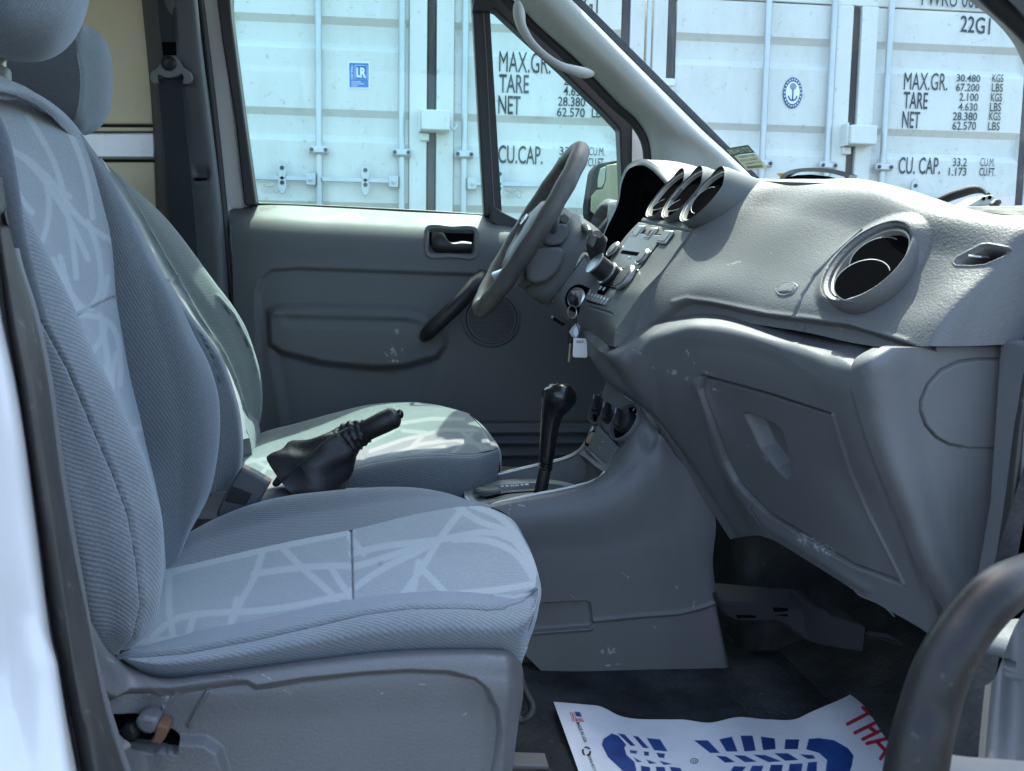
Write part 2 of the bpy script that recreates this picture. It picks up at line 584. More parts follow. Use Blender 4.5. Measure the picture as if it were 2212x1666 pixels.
M = {}
M['container'] = painted('container_paint', (0.68, 0.69, 0.66), 0.55, (0.32, 0.25, 0.16), 0.36, 2.2)
M['ink'] = painted('stencil_ink', (0.03, 0.045, 0.05), 0.6, (0.25, 0.27, 0.27), 0.35, 9.0)
M['galv'] = painted('galvanised_steel', (0.50, 0.53, 0.55), 0.42, (0.30, 0.30, 0.30), 0.5, 8.0, 0.55)
M['rubber'] = plastic('black_rubber', (0.018, 0.019, 0.021), 0.6, 300, 0.15, 0.3)
M['gasket'] = painted('container_gasket', (0.05, 0.045, 0.045), 0.8, (0.22, 0.2, 0.18), 0.5, 9.0)
M['asphalt'] = painted('asphalt', (0.055, 0.054, 0.052), 0.9, (0.11, 0.105, 0.095), 0.6, 5.0)
M['dark'] = plastic('charcoal_plastic', (0.102, 0.106, 0.112), 0.55, 600, 0.14, 0.08)
M['trim'] = plastic('slate_trim_plastic', (0.112, 0.116, 0.122), 0.55, 600, 0.12, 0.08)
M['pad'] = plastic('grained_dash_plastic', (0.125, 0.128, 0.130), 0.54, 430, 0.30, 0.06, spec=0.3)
M['stack'] = plastic('centre_panel_plastic', (0.088, 0.092, 0.089), 0.5, 700, 0.08, 0.06, spec=0.35)
M['light'] = plastic('pale_grey_trim', (0.36, 0.36, 0.35), 0.7, 600, 0.10, 0.05, spec=0.2)
M['black'] = plastic('black_plastic', (0.016, 0.0165, 0.018), 0.45, 500, 0.06, 0.2, spec=0.3)
M['gloss'] = plain('gloss_black_knob', (0.008, 0.008, 0.009), 0.22)
M['void'] = plain('black_parts_and_hole_shade', (0.004, 0.004, 0.0045), 1.0, spec=0.0)  # for black parts, and for the darkness inside holes and slots
M['silver'] = plain('satin_silver_plastic', (0.42, 0.43, 0.42), 0.35, 0.6)
M['chrome'] = plain('chrome_trim', (0.5, 0.51, 0.5), 0.32, 0.9)
M['white'] = painted('white_body_paint', (0.53, 0.54, 0.54), 0.25, (0.34, 0.31, 0.28), 0.10, 2.0)
M['carpet'] = plastic('black_carpet', (0.042, 0.043, 0.044), 1.0, 200, 1.0, 0.6, (0.13, 0.13, 0.13), 0.05, 0.1)
M['print'] = plain('printed_black', (0.01, 0.012, 0.014), 0.6)
M['blueprint'] = plain('printed_blue', (0.012, 0.055, 0.26), 0.6)
# ------------------------------------------------------------------ ground and the two containers behind the van
g = mesh('ground', [(-60, -60, 0), (60, -60, 0), (60, 60, 0), (-60, 60, 0)], [(0, 1, 2, 3)], M['asphalt'], None, False)
g['kind'] = 'structure'
YC = 5.5
def zc(py, px=690):
    return at(px, py, YC)[2]
def xc(px, py=230):
    return at(px, py, YC)[0]
CT0, CT1 = 0.16, 2.78                  # container bottom and top
Z_D = [zc(28 + 202 * k, 553) for k in range(-2, 6)]     # upper edges of the recessed bands
GX = [xc(932), xc(1841, 200)]
def leaf_mesh(name, xa, xb, parent):
    prof = [(CT1 - 0.12, 0.0)]
    per = Z_D[0] - Z_D[1]
    for z in Z_D:
        if z > CT1 - 0.2 or z - 0.2 < CT0 + 0.12:
            continue
        prof += [(z, 0.0), (z - 0.036, 0.036), (z - 0.036 - 0.10, 0.036), (z - 0.036 - 0.10 - 0.042, 0.0)]
    prof += [(CT0 + 0.12, 0.0)]
    V, F = [], []
    for x in (xa, xb):
        for z, d in prof:
            V.append((x, YC + d, z))
    n = len(prof)
    for i in range(n - 1):
        F.append((i, i + n, i + n + 1, i + 1))
    # closing pieces at the band ends and the leaf's edge return
    for s, x in ((0, xa), (n, xb)):
        b = len(V)
        for z, d in prof:
            V.append((x, YC, z))
        for i in range(n - 1):
            F.append((s + i, s + i + 1, b + i + 1, b + i))
    o = mesh(name, V, F, M['container'], parent, False)
    bevel(o, 0.012, 2, 20)
    return o
M['lrblue'] = plain('sticker_blue', (0.02, 0.16, 0.50), 0.4)
M['rust'] = plain('rust_stain', (0.16, 0.07, 0.035), 0.9)
def container(k, label):
    gx = GX[k]
    t = thing('shipping_container', label, 'shipping container', (gx, YC, CT0), 'white shipping containers standing side by side')
    hw = 1.219
    # roof, walls and floor of the box behind the doors
    V, F = [], []
    rbox('container_body', (gx, YC + 3.1, (CT0 + CT1) / 2), (2 * hw - 0.02, 5.9, CT1 - CT0 - 0.02), M['container'], t, 0.01)
    for s in (-1, 1):
        rbox('corner_post', (gx + s * (hw - 0.05), YC + 0.045, (CT0 + CT1) / 2), (0.085, 0.10, CT1 - CT0), M['container'], t, 0.008)
        rbox('gasket', (gx + s * (hw - 0.118), YC + 0.03, (CT0 + CT1) / 2), (0.046, 0.05, CT1 - CT0 - 0.2), M['gasket'], t, 0.004)
    rbox('header', (gx, YC + 0.06, CT1 - 0.055), (2 * hw - 0.19, 0.1, 0.11), M['container'], t, 0.006)
    rbox('sill', (gx, YC + 0.06, CT0 + 0.055), (2 * hw - 0.19, 0.1, 0.11), M['container'], t, 0.006)
    rbox('gasket', (gx, YC + 0.022, (CT0 + CT1) / 2), (0.044, 0.05, CT1 - CT0 - 0.24), M['gasket'], t, 0.006)
    for s in (-1, 1):
        inner, outer = gx + s * 0.024, gx + s * (hw - 0.145)
        st = gx + s * 0.128
        leaf = leaf_mesh('door_leaf', min(st, outer), max(st, outer), t)
        rbox('leaf_edge', ((inner + st) / 2, YC + 0.004, (CT0 + CT1) / 2), (abs(st - inner) - 0.006, 0.06, CT1 - CT0 - 0.24), M['container'], leaf, 0.006)
    rods = [xc(690), xc(868), xc(1003)] if k == 0 else [gx - 0.545, gx - 0.15, gx + 0.195]
    for i, rx in enumerate(rods):
        rod = lathe('locking_rod', (rx, YC - 0.035, CT0 + 0.05), (0, 0, 1), [(0.019, 0), (0.019, CT1 - CT0 - 0.1)], M['galv'], t, 14)
        for pz in (zc(327), zc(327) + 1.05, zc(327) - 0.75):
            rbox('rod_guide', (rx, YC - 0.043, pz), (0.11, 0.05, 0.046), M['galv'], rod, 0.012)
            for q in (-1, 1):
                lathe('guide_bolt', (rx + q * 0.038, YC - 0.07, pz), (0, -1, 0), [(0.0, 0), (0.011, 0), (0.011, 0.006), (0, 0.009)], M['gasket'], rod, 10)
        s = -1 if (k == 0 and i < 2) or (k == 1 and i < 2) else 1
        hz = zc(390)
        rbox('handle_hub', (rx + s * 0.045, YC - 0.045, hz), (0.055, 0.035, 0.07), M['galv'], rod, 0.006)
        lathe('hub_pin', (rx + s * 0.045, YC - 0.064, hz), (0, -1, 0), [(0.014, 0), (0.014, 0.006), (0, 0.009)], M['galv'], rod, 12)
        L = 0.38
        rbox('lock_handle', (rx + s * (0.06 + L / 2), YC - 0.05, hz + 0.002), (L, 0.014, 0.026), M['galv'], rod, 0.004)
        hx = rx + s * 0.20
        for dz, w in ((0.045, 0.05), (-0.035, 0.046)):
            A = [(hx + w / 2 * math.cos(a) * (1 if abs(math.sin(a)) < .99 else 1), YC - 0.062, hz + dz + 0.062 * math.sin(a) * (0.9 if dz > 0 else 0.8)) for a in np.linspace(0, 2 * math.pi, 20, endpoint=False)]
            h = prism('hasp', A, 0.016, M['galv'], rod, 0.003, world=True)
            lathe('hasp_hole', (hx, YC - 0.063, hz + dz + 0.012), (0, -1, 0), [(0.0, 0), (0.012, 0), (0.012, 0.003), (0, 0.003)], M['gasket'], rod, 12)
    # lock box welded over the door seam
    lz, lx = zc(259), gx
    box = rbox('lock_box', (lx + 0.02, YC - 0.075, lz), (0.158, 0.13, 0.108), M['container'], t, 0.006)
    rbox('box_bracket', (lx - 0.066, YC - 0.06, lz + 0.004), (0.012, 0.11, 0.128), M['container'], box, 0.003)
    rbox('box_tab', (lx - 0.038, YC - 0.03, lz - 0.082), (0.05, 0.05, 0.04), M['container'], box, 0.004)
    hk = [(lx + 0.115, YC - 0.05, lz + 0.01), (lx + 0.113, YC - 0.05, lz - 0.022), (lx + 0.126, YC - 0.05, lz - 0.034), (lx + 0.139, YC - 0.05, lz - 0.02), (lx + 0.14, YC - 0.05, lz + 0.0)]
    tube('box_hook', hk, 0.005, M['container'], box, 8, res=16)
    return t
cA = container(0, 'white shipping container with blue LR sticker seen through the side window')
cB = container(1, 'white shipping container with round anchor sticker seen through the windscreen')
# stencilled lettering
def stencil(body, x0, y0, x1, y1, yt, parent, bold=0.0):
    o = at(x0, y0, YC - 0.004)
    ex = at(x1, y1, YC - 0.004) - o
    ey = (at(x0, yt, YC - 0.004) - o) * np.array([0, 0, 1])
    return text(body, o, ex, ey, M['ink'], parent, bold=bold + (0.0 if 'M' in body else 0.010), lift=0.001)
L0 = [('MAX.GR.', 1078, 155, 1189, 160, 110), ('TARE', 1078, 200, 1142, 202, 160), ('NET', 1076, 246, 1124, 248, 206),
      ('CU.CAP.', 1076, 353, 1172, 356, 313),
      ('30.480', 1208, 156, 1270, 159, 138), ('67.200', 1207, 174, 1269, 178, 156), ('2.100', 1218, 184, 1266, 187, 165),
      ('4.630', 1217, 206, 1265, 209, 186), ('28.380', 1205, 229, 1264, 231, 209), ('62.570', 1203, 252, 1263, 254, 232),
      ('KGS', 1279, 231, 1309, 233, 211), ('LBS', 1278, 254, 1307, 256, 234),
      ('33.2', 1208, 335, 1248, 336, 317), ('1.173', 1206, 359, 1246, 360, 340),
      ('CU.M.', 1272, 336, 1306, 337, 318), ('CU.FT.', 1270, 360, 1306, 361, 341), ('22G1', 1230, 26, 1291, 30, -14)]
for b, x0, y0, x1, y1, yt in L0:
    if b in ('30.480', '67.200'):
        continue
    stencil(b, x0, y0, x1, y1, yt, cA)
L1 = [('MAX.GR.', 1952, 194, 2046, 196, 156), ('TARE', 1951, 234, 2003, 236, 198), ('NET', 1948, 276, 1986, 278, 240),
      ('30.480', 2066, 176, 2117, 178, 160), ('67.200', 2065, 197, 2115, 198, 180), ('2.100', 2072, 218, 2113, 219, 201),
      ('4.630', 2070, 239, 2111, 240, 222), ('28.380', 2058, 260, 2110, 261, 242), ('62.570', 2057, 281, 2108, 281, 263),
      ('KGS', 2143, 177, 2167, 178, 160), ('LBS', 2142, 198, 2166, 199, 180), ('KGS', 2140, 219, 2164, 220, 201),
      ('LBS', 2138, 241, 2162, 241, 222), ('KGS', 2136, 260, 2161, 261, 242), ('LBS', 2134, 281, 2159, 282, 263),
      ('CU. CAP.', 1940, 376, 2030, 377, 339), ('33.2', 2058, 359, 2088, 360, 341), ('1.173', 2049, 380, 2087, 380, 362),
      ('CU.M.', 2117, 359, 2148, 360, 341), ('CU.FT.', 2115, 380, 2150, 381, 362),
      ('22G1', 2074, 69, 2138, 75, 33), ('PWRU 003518 4', 1990, 12, 2180, 22, -22)]
for b, x0, y0, x1, y1, yt in L1:
    stencil(b, x0, y0, x1, y1, yt, cB)
# blue certification sticker
st = prism('sticker', [(752, 133, YC - 0.003), (799, 134, YC - 0.003), (799, 192, YC - 0.003), (753, 191, YC - 0.003)], 0.002, plain('sticker_white', (0.8, 0.8, 0.8), 0.4), cA)
prism('sticker_field', [(754.5, 136, YC - 0.005), (796, 137, YC - 0.005), (796, 189, YC - 0.005), (755, 188.5, YC - 0.005)], 0.001, M['lrblue'], st)
M['stw'] = plain('sticker_lettering', (0.8, 0.84, 0.86), 0.5)
def stk(body, x0, y0, x1, y1, yt, par, mat, dY=0.008, bold=0.0, vert=False):
    o = at(x0, y0, YC - dY)
    if vert:
        ex = (at(x0, yt, YC - dY) - o) * np.array([0, 0, 1])
        ey = at(x1, y1, YC - dY) - o
        return text(body, o, ex, -ey * 1.0, mat, par, bold=bold, lift=-0.001)
    return text(body, o, at(x1, y1, YC - dY) - o, (at(x0, yt, YC - dY) - o) * np.array([0, 0, 1]), mat, par, bold=bold, lift=0.001)
stk('L', 770, 167, 779, 167.5, 146, st, M['stw'], bold=0.03)
stk('R', 778, 168, 791, 168.5, 146, st, M['stw'], bold=0.03)
for a in ([(767, 141), (793, 142), (793, 173), (767, 172), (767, 141)],):
    tube('sticker_line', [(x, y, YC - 0.0062) for x, y in a], 0.0014, M['stw'], st, 6, photo=True)
stk('CONTAINER', 759, 178.5, 780, 179, 175, st, M['stw'])
stk('CERTIFICATION', 759, 183, 786, 183.5, 179.5, st, M['stw'])
stk('SCHEME', 759, 187.5, 772, 187.6, 184.2, st, M['stw'])
o_ = at(763, 172, YC - 0.008)
text('CERTIFIED', o_, (at(763, 141, YC - 0.008) - o_) * np.array([0, 0, 1]), np.array([-0.012, 0, 0]), M['stw'], st, lift=0.001)
# round anchor sticker
cc, M['navy'] = at(1712, 201, YC - 0.004), plain('sticker_navy', (0.02, 0.07, 0.22), 0.5)
rs_ = lathe('sticker', cc, (0, -1, 0), [(0.0, 0), (0.088, 0), (0.088, 0.002), (0, 0.002)], M['navy'], cB, 40, sx=1.0, sy=0.66)
lathe('sticker_field', cc + np.array([0, -0.0025, 0]), (0, -1, 0), [(0.0, 0), (0.064, 0), (0.064, 0.001), (0, 0.001)], M['stw'], rs_, 40, sy=0.66)
for k in range(22):
    a = k / 22 * 2 * math.pi
    p = cc + np.array([0.050 * math.cos(a), -0.004, 0.076 * math.sin(a)])
    rbox('sticker_letter', p, (0.006, 0.001, 0.009), M['stw'], rs_, 0)
tube('anchor_shank', [cc + np.array([0, -0.005, 0.02]), cc + np.array([0, -0.005, -0.04])], 0.004, M['navy'], rs_, 8)
tube('anchor_fluke', [cc + np.array([-0.026, -0.005, -0.018]), cc + np.array([-0.018, -0.005, -0.036]), cc + np.array([0, -0.005, -0.044]), cc + np.array([0.018, -0.005, -0.036]), cc + np.array([0.026, -0.005, -0.018])], 0.004, M['navy'], rs_, 8, res=16)
lathe('anchor_globe', cc + np.array([0, -0.004, 0.036]), (0, -1, 0), [(0.0, 0), (0.020, 0), (0.020, 0.001), (0, 0.002)], plain('sticker_sketch', (0.22, 0.30, 0.42), 0.6), rs_, 20)
# pipe and hinge strap in the gap between the containers
gapx = (GX[0] + GX[1]) / 2
pipe = tube('pipe', [(gapx, YC + 0.0, 0.0), (gapx, YC + 0.0, 2.9)], 0.016, M['galv'], None, 12, res=4)
tag(pipe, 'thin upright pipe standing in the gap between two containers', 'pipe')
for q, par in ((-1, cA), (1, cB)):
    h = rbox('hinge', (gapx + q * 0.085, YC - 0.028, zc(145) - 0.03), (0.14, 0.03, 0.075), M['container'], par, 0.008)
    rbox('hinge_strap', (gapx + q * 0.10, YC - 0.046, zc(145) - 0.03), (0.10, 0.012, 0.016), M['container'], h, 0.004)
# ------------------------------------------------------------------ van shell
FLZ = atz(1500, 1480, 0)[2]
FLOOR = 0.44
van = thing('van_body', 'white van body shell round the open passenger doorway', 'van', (0.0, 1.5, 0.3))
M['cream'] = painted('cream_lining_panel', (0.52, 0.48, 0.33), 0.55, (0.30, 0.28, 0.2), 0.2, 1.5)
M['pillar'] = plastic('dark_pillar_trim', (0.058, 0.062, 0.070), 0.55, 600, 0.15, 0.12)
M['sealr'] = painted('worn_rubber_seal', (0.022, 0.024, 0.025), 0.55, (0.11, 0.085, 0.06), 0.75, 5.0)
M['frit'] = plain('black_glass_border', (0.004, 0.004, 0.005), 0.45)
GLT = (0.84, 0.985, 0.945)
M['side_glass'] = glass('side_window_glass', GLT, 0.35, 0.004)
M['screen_glass'] = glass('windscreen_glass', (0.85, 0.98, 0.955), 0.5, 0.03)
# roof, with its header and rails; front edge lengthened to keep sun off the floor
roof = loft('roof', [[(-2.0, 0.82, 1.86), (-1.0, 0.82, 1.88), (0.40, 0.84, 1.86)],
                     [(-2.0, 1.1, 1.93), (-1.0, 1.1, 1.95), (0.44, 1.1, 1.91)],
                     [(-2.0, 1.55, 1.95), (-1.0, 1.55, 1.97), (0.46, 1.55, 1.92)],
                     [(-2.0, 2.0, 1.93), (-1.0, 2.0, 1.95), (0.43, 2.0, 1.91)],
                     [(-2.0, 2.30, 1.84), (-1.0, 2.30, 1.86), (0.36, 2.28, 1.84)]], M['white'], van, 24, 16, world=True, skirt=0.04, flip=False)
# far cargo wall: lining panels and a metal rail
lin = prism('lining_panel', [(-500, -300, 2.36), (316, -300, 2.36), (331, 268, 2.36), (-500, 268, 2.36)], 0.02, M['cream'], van, 0.004)
lin2 = prism('lining_panel', [(-500, 350, 2.36), (334, 350, 2.36), (348, 700, 2.36), (-500, 700, 2.36)], 0.02, M['cream'], van, 0.004)
rail = prism('load_rail', [(-500, 286, 2.335), (333, 287, 2.335), (335, 342, 2.335), (-500, 340, 2.335)], 0.03, M['galv'], van, 0.004)
prism('load_rail', [(-500, 273, 2.352), (331, 275, 2.352), (332, 284, 2.352), (-500, 283, 2.352)], 0.02, M['cream'], van, 0.003)
cw = mesh('cargo_wall', [(-2.0, 2.44, 0.3), (-0.36, 2.44, 0.3), (-0.36, 2.44, 1.1), (-0.52, 2.44, 1.9), (-2.0, 2.44, 1.9)], [(0, 1, 2, 3, 4)], M['dark'], van, False)
mesh('rear_wall', [(-2.0, 0.8, 0.3), (-2.0, 2.44, 0.3), (-2.0, 2.44, 1.95), (-2.0, 0.8, 1.95)], [(0, 1, 2, 3)], M['cream'], van, False)
rp_ = [at(-90, 1740, .69), at(-100, 1200, .712), at(-112, 800, .712), at(-122, 420, .715), at(-160, 100, .73), at(-225, -300, .77)]
rp_.append(np.array([rp_[-1][0] - 0.05, 0.82, 1.84]))
prism('b_pillar', [tuple(p) for p in rp_] + [(-0.78, 0.82, 1.84), (-0.74, 0.76, 1.3), (-0.70, 0.715, 0.9), (-0.70, 0.69, float(rp_[0][2]))], 0.09, M['white'], van, 0.006, world=True)
# far B-pillar trim, dark, then the white painted jamb and black seals
pil = loft('pillar_trim', [[(300, -60, 2.34), (312, 60, 2.34), (328, 240, 2.34), (343, 480, 2.34), (352, 620, 2.34), (380, 900, 2.34)],
                     [(330, -60, 2.29), (341, 60, 2.29), (352, 240, 2.29), (366, 480, 2.29), (374, 620, 2.29), (400, 900, 2.29)],
                     [(382, -60, 2.27), (392, 60, 2.27), (412, 240, 2.27), (430, 480, 2.27), (438, 620, 2.27), (455, 900, 2.27)],
                     [(412, -60, 2.27), (424, 60, 2.27), (446, 240, 2.27), (474, 480, 2.27), (484, 620, 2.27), (500, 900, 2.27)],
                     [(420, -60, 2.33), (431, 60, 2.33), (454, 240, 2.33), (482, 480, 2.33), (493, 620, 2.33), (512, 900, 2.33)]],
           M['pillar'], van, 50, 90, mods=[('line', [(338, -20), (346, 90), (352, 300), (372, 480)], -0.003, 3), ('line', [(376, 0), (381, 95)], -0.003, 3),
                    ('poly', [(417, 362), (452, 366), (450, 388), (421, 386)], -0.012, 5), ('line', [(420, 393), (455, 394)], 0.004, 3)], skirt=0.05)
prism('trim_slot', [(420, 384, 2.266), (447, 385, 2.266), (445, 393, 2.266), (419, 391, 2.266)], 0.01, M['void'], van)
prism('white_jamb', [(424, -60, 2.37), (470, -60, 2.37), (505, 210, 2.37), (530, 440, 2.37), (525, 452, 2.37), (499, 450, 2.37), (508, 700, 2.37), (560, 1000, 2.37), (520, 1000, 2.37), (470, 420, 2.37)], 0.06, M['white'], van, 0.008)
tube('door_seal', [(425, -60, 2.335), (452, 160, 2.335), (470, 320, 2.335), (488, 500, 2.335), (502, 640, 2.335), (515, 760, 2.335), (570, 1010, 2.335)], 0.009, M['rubber'], van, 10, res=40, photo=True)
# far A-pillar trim with its grab handle, the door seal behind it and the glass border
apl = loft('a_pillar_trim', [[(1080, -40, 2.26), (1150, 43, 2.26), (1249, 133, 2.26), (1339, 227, 2.26), (1377, 262, 2.27), (1397, 300, 2.28), (1404, 345, 2.28), (1404, 420, 2.28)],
                     [(1105, -40, 2.19), (1168, 36, 2.19), (1266, 128, 2.19), (1355, 216, 2.20), (1398, 256, 2.20), (1421, 300, 2.21), (1428, 345, 2.21), (1430, 430, 2.21)],
                     [(1150, -40, 2.15), (1208, 24, 2.15), (1310, 125, 2.15), (1405, 218, 2.16), (1465, 280, 2.16), (1510, 335, 2.17), (1530, 372, 2.17), (1545, 440, 2.17)],
                     [(1187, -40, 2.16), (1233, 5, 2.16), (1345, 119, 2.16), (1430, 206, 2.17), (1510, 285, 2.17), (1575, 345, 2.17), (1612, 382, 2.17), (1650, 440, 2.17)],
                     [(1192, -40, 2.19), (1238, 3, 2.19), (1350, 115, 2.19), (1436, 201, 2.19), (1516, 280, 2.20), (1582, 341, 2.20), (1622, 380, 2.20), (1664, 440, 2.20)]],
           M['light'], van, 50, 90, skirt=0.06)
tube('door_seal', [(1045, -50, 2.27), (1120, 25, 2.27), (1235, 132, 2.27), (1330, 228, 2.27), (1372, 266, 2.28), (1395, 306, 2.28), (1401, 350, 2.28), (1401, 440, 2.28)], 0.013, M['rubber'], van, 12, res=50, photo=True)
prism('glass_border', [(1188, -45, 2.19), (1238, -1, 2.205), (1350, 111, 2.205), (1436, 197, 2.205), (1516, 276, 2.205), (1582, 338, 2.21), (1632, 386, 2.21), (1642, 386, 2.21), (1596, 338, 2.21), (1530, 272, 2.21), (1450, 192, 2.21), (1364, 106, 2.21), (1250, -8, 2.21), (1203, -45, 2.21)], 0.01, M['frit'], van)
prism('white_jamb', [(1345, 235, 2.33), (1372, 268, 2.33), (1390, 296, 2.33), (1394, 350, 2.33), (1394, 440, 2.33), (1365, 440, 2.33), (1366, 262, 2.33)], 0.04, M['white'], van)
gh = tube('grab_handle', [(1118, 10, 2.14), (1121, 28, 2.10), (1128, 60, 2.07), (1148, 92, 2.06), (1178, 121, 2.06), (1208, 141, 2.06), (1240, 152, 2.08), (1262, 158, 2.11), (1277, 160, 2.15)],
          [0.010, 0.016, 0.0125, 0.0095, 0.0088, 0.0095, 0.0125, 0.014, 0.008], M['light'], van, 14, res=40, photo=True, squash=(1.0, 0.8))
# windscreen
wsb = [(at(1640, 388, 2.2)), np.array([0.96, 1.55, 1.2]), np.array([0.92, 1.15, 1.19]), np.array([0.84, 0.86, 1.2])]
wsm = [(at(1433, 194, 2.2)), np.array([0.73, 1.55, 1.56]), np.array([0.70, 1.15, 1.56]), np.array([0.60, 0.86, 1.5])]
wst = [(at(1200, -45, 2.2)), np.array([0.36, 1.55, 1.9]), np.array([0.34, 1.15, 1.89]), np.array([0.28, 0.86, 1.86])]
loft('windscreen', [[a, b, c] for a, b, c in zip(wst, wsm, wsb)], M['screen_glass'], van, 30, 20, world=True, skirt=0)
# near A-pillar, seen at the top right corner
loft('near_pillar_trim', [[(2010, -80, 0.86), (2089, -2, 0.86), (2142, 40, 0.86), (2186, 90, 0.87), (2215, 150, 0.87), (2240, 240, 0.87), (2250, 330, 0.87)],
                     [(2040, -80, 0.80), (2114, -2, 0.80), (2165, 40, 0.80), (2205, 85, 0.81), (2240, 150, 0.81), (2262, 240, 0.81), (2270, 330, 0.81)],
                     [(2070, -80, 0.80), (2140, -2, 0.80), (2190, 40, 0.80), (2230, 85, 0.81), (2270, 150, 0.81), (2290, 240, 0.81), (2300, 330, 0.81)]], M['light'], van, 16, 40, back=(0.03, 0.0, 0.0))
tube('door_seal', [(2075, -90, 0.79), (2152, -2, 0.79), (2200, 42, 0.79), (2250, 96, 0.79), (2300, 170, 0.79)], 0.010, M['rubber'], van, 10, res=24, photo=True)
loft('door_frame', [[(2105, -90, 0.75), (2168, -10, 0.75), (2215, 32, 0.75), (2280, 100, 0.75)], [(2200, -90, 0.74), (2260, -10, 0.74), (2310, 32, 0.74), (2370, 100, 0.74)]], M['pillar'], van, 10, 20, skirt=0.04)
# white bodywork and rubber seal of the near doorway, at the left edge
body = loft('body_side', [[(-120, 420, 0.70), (-110, 800, 0.70), (-100, 1200, 0.70), (-90, 1720, 0.68)],
                     [(-60, 420, 0.70), (-50, 800, 0.70), (-20, 1200, 0.70), (30, 1480, 0.70), (60, 1720, 0.66)],
                     [(-40, 440, 0.71), (-4, 690, 0.71), (24, 822, 0.71), (40, 908, 0.71), (66, 1110, 0.71), (104, 1393, 0.70), (128, 1533, 0.69), (168, 1720, 0.67)],
                     [(-25, 440, 0.73), (5, 690, 0.73), (33, 822, 0.73), (48, 908, 0.73), (75, 1110, 0.73), (113, 1393, 0.73), (140, 1533, 0.73), (178, 1720, 0.72)],
                     [(-22, 440, 0.78), (8, 690, 0.78), (36, 822, 0.78), (52, 908, 0.78), (80, 1110, 0.78), (118, 1393, 0.78), (146, 1533, 0.78), (184, 1720, 0.78)]],
            M['white'], van, 40, 90, mods=[('poly', [(60, 1350), (110, 1430), (140, 1720), (-10, 1720), (20, 1500)], 0.006, 60)], skirt=0.03)
loft('door_seal', [[(-34, 380, 0.745), (-3, 555, 0.745), (15, 698, 0.745), (36, 822, 0.745), (58, 972, 0.745), (80, 1110, 0.745), (112, 1350, 0.745), (150, 1533, 0.74), (186, 1720, 0.73)],
                     [(-20, 380, 0.725), (8, 555, 0.725), (30, 698, 0.725), (54, 822, 0.725), (76, 972, 0.725), (98, 1110, 0.725), (136, 1350, 0.725), (176, 1533, 0.72), (212, 1720, 0.71)],
                     [(-4, 380, 0.735), (24, 555, 0.735), (52, 698, 0.735), (78, 822, 0.735), (100, 972, 0.735), (122, 1110, 0.735), (166, 1350, 0.735), (206, 1533, 0.73), (240, 1720, 0.72)],
                     [(2, 380, 0.750), (33, 555, 0.755), (66, 665, 0.755), (100, 822, 0.755), (120, 972, 0.755), (141, 1110, 0.755), (188, 1350, 0.755), (236, 1577, 0.755), (282, 1720, 0.75)],
                     [(3, 380, 0.80), (34, 555, 0.80), (67, 665, 0.80), (101, 822, 0.80), (121, 972, 0.80), (142, 1110, 0.80), (189, 1350, 0.80), (237, 1577, 0.80), (283, 1720, 0.80)]],
     M['sealr'], van, 40, 120, mods=[('line', [(46, 700), (70, 850), (118, 1180), (160, 1440), (184, 1560)], 0.003, 3)], skirt=0.01)
tube('sill_trim', [(30, 540, .79), (34, 560, .788), (68, 668, .786), (102, 825, .785), (122, 975, .785), (144, 1112, .785), (172, 1272, .785), (206, 1445, .785), (250, 1600, .785), (292, 1720, .785)], 0.0042, M['trim'], van, 8, res=60, photo=True)
# floor, carpet and dark firewall
tb = loft('toe_board', [[(0.62, 0.74, FLOOR + 0.002), (0.72, 0.74, FLOOR + 0.05), (0.86, 0.74, 0.66), (0.94, 0.74, 0.90), (0.96, 0.74, 1.02)],
                        [(0.62, 2.36, FLOOR + 0.002), (0.72, 2.36, FLOOR + 0.05), (0.86, 2.36, 0.66), (0.94, 2.36, 0.90), (0.96, 2.36, 1.02)]], M['carpet'], van, 20, 30, world=True, skirt=0.02)
fl = mesh('floor', [(-1.9, 0.72, FLOOR), (0.95, 0.72, FLOOR), (0.95, 2.36, FLOOR), (-1.9, 2.36, FLOOR)], [(0, 1, 2, 3)], M['carpet'], None, False)
fl['kind'] = 'structure'

# the rest of the shell round the cab, beyond the picture's edges
tube('near_pillar_trim', [tuple(at(2062, -85, .825)), (0.36, 0.84, 1.62), (0.26, 0.86, 1.86)], 0.035, M['light'], van, 12, res=12)
tube('roof_rail', [(-1.9, 2.29, 1.84), (-0.6, 2.30, 1.845), (0.40, 2.27, 1.83)], 0.045, M['light'], van, 12, res=20)
loft('fender', [[(0.70, 0.74, 0.28), (0.70, 0.73, 0.7), (0.70, 0.75, 1.06)], [(1.3, 0.70, 0.5), (1.3, 0.69, 0.8), (1.3, 0.74, 1.02)], [(1.95, 0.80, 0.3), (1.95, 0.80, 0.6), (1.9, 0.86, 0.92)]], M['white'], van, 24, 14, world=True, skirt=0.02)
loft('bonnet', [[(1.04, 0.76, 1.045), (1.04, 1.1, 1.065), (1.04, 1.56, 1.075), (1.04, 2.0, 1.065), (1.04, 2.38, 1.045)], [(1.5, 0.76, 0.99), (1.5, 1.1, 1.01), (1.5, 1.56, 1.02), (1.5, 2.0, 1.01), (1.5, 2.38, 0.99)], [(1.92, 0.88, 0.86), (1.95, 1.1, 0.88), (1.97, 1.56, 0.89), (1.95, 2.0, 0.88), (1.92, 2.26, 0.86)]], M['white'], van, 20, 24, world=True, skirt=0.03)
mesh('inner_fender', [(0.64, 0.775, 0.28), (1.06, 0.775, 0.28), (1.06, 0.775, 1.10), (0.72, 0.775, 1.10)], [(0, 1, 2, 3)], M['white'], van, False)
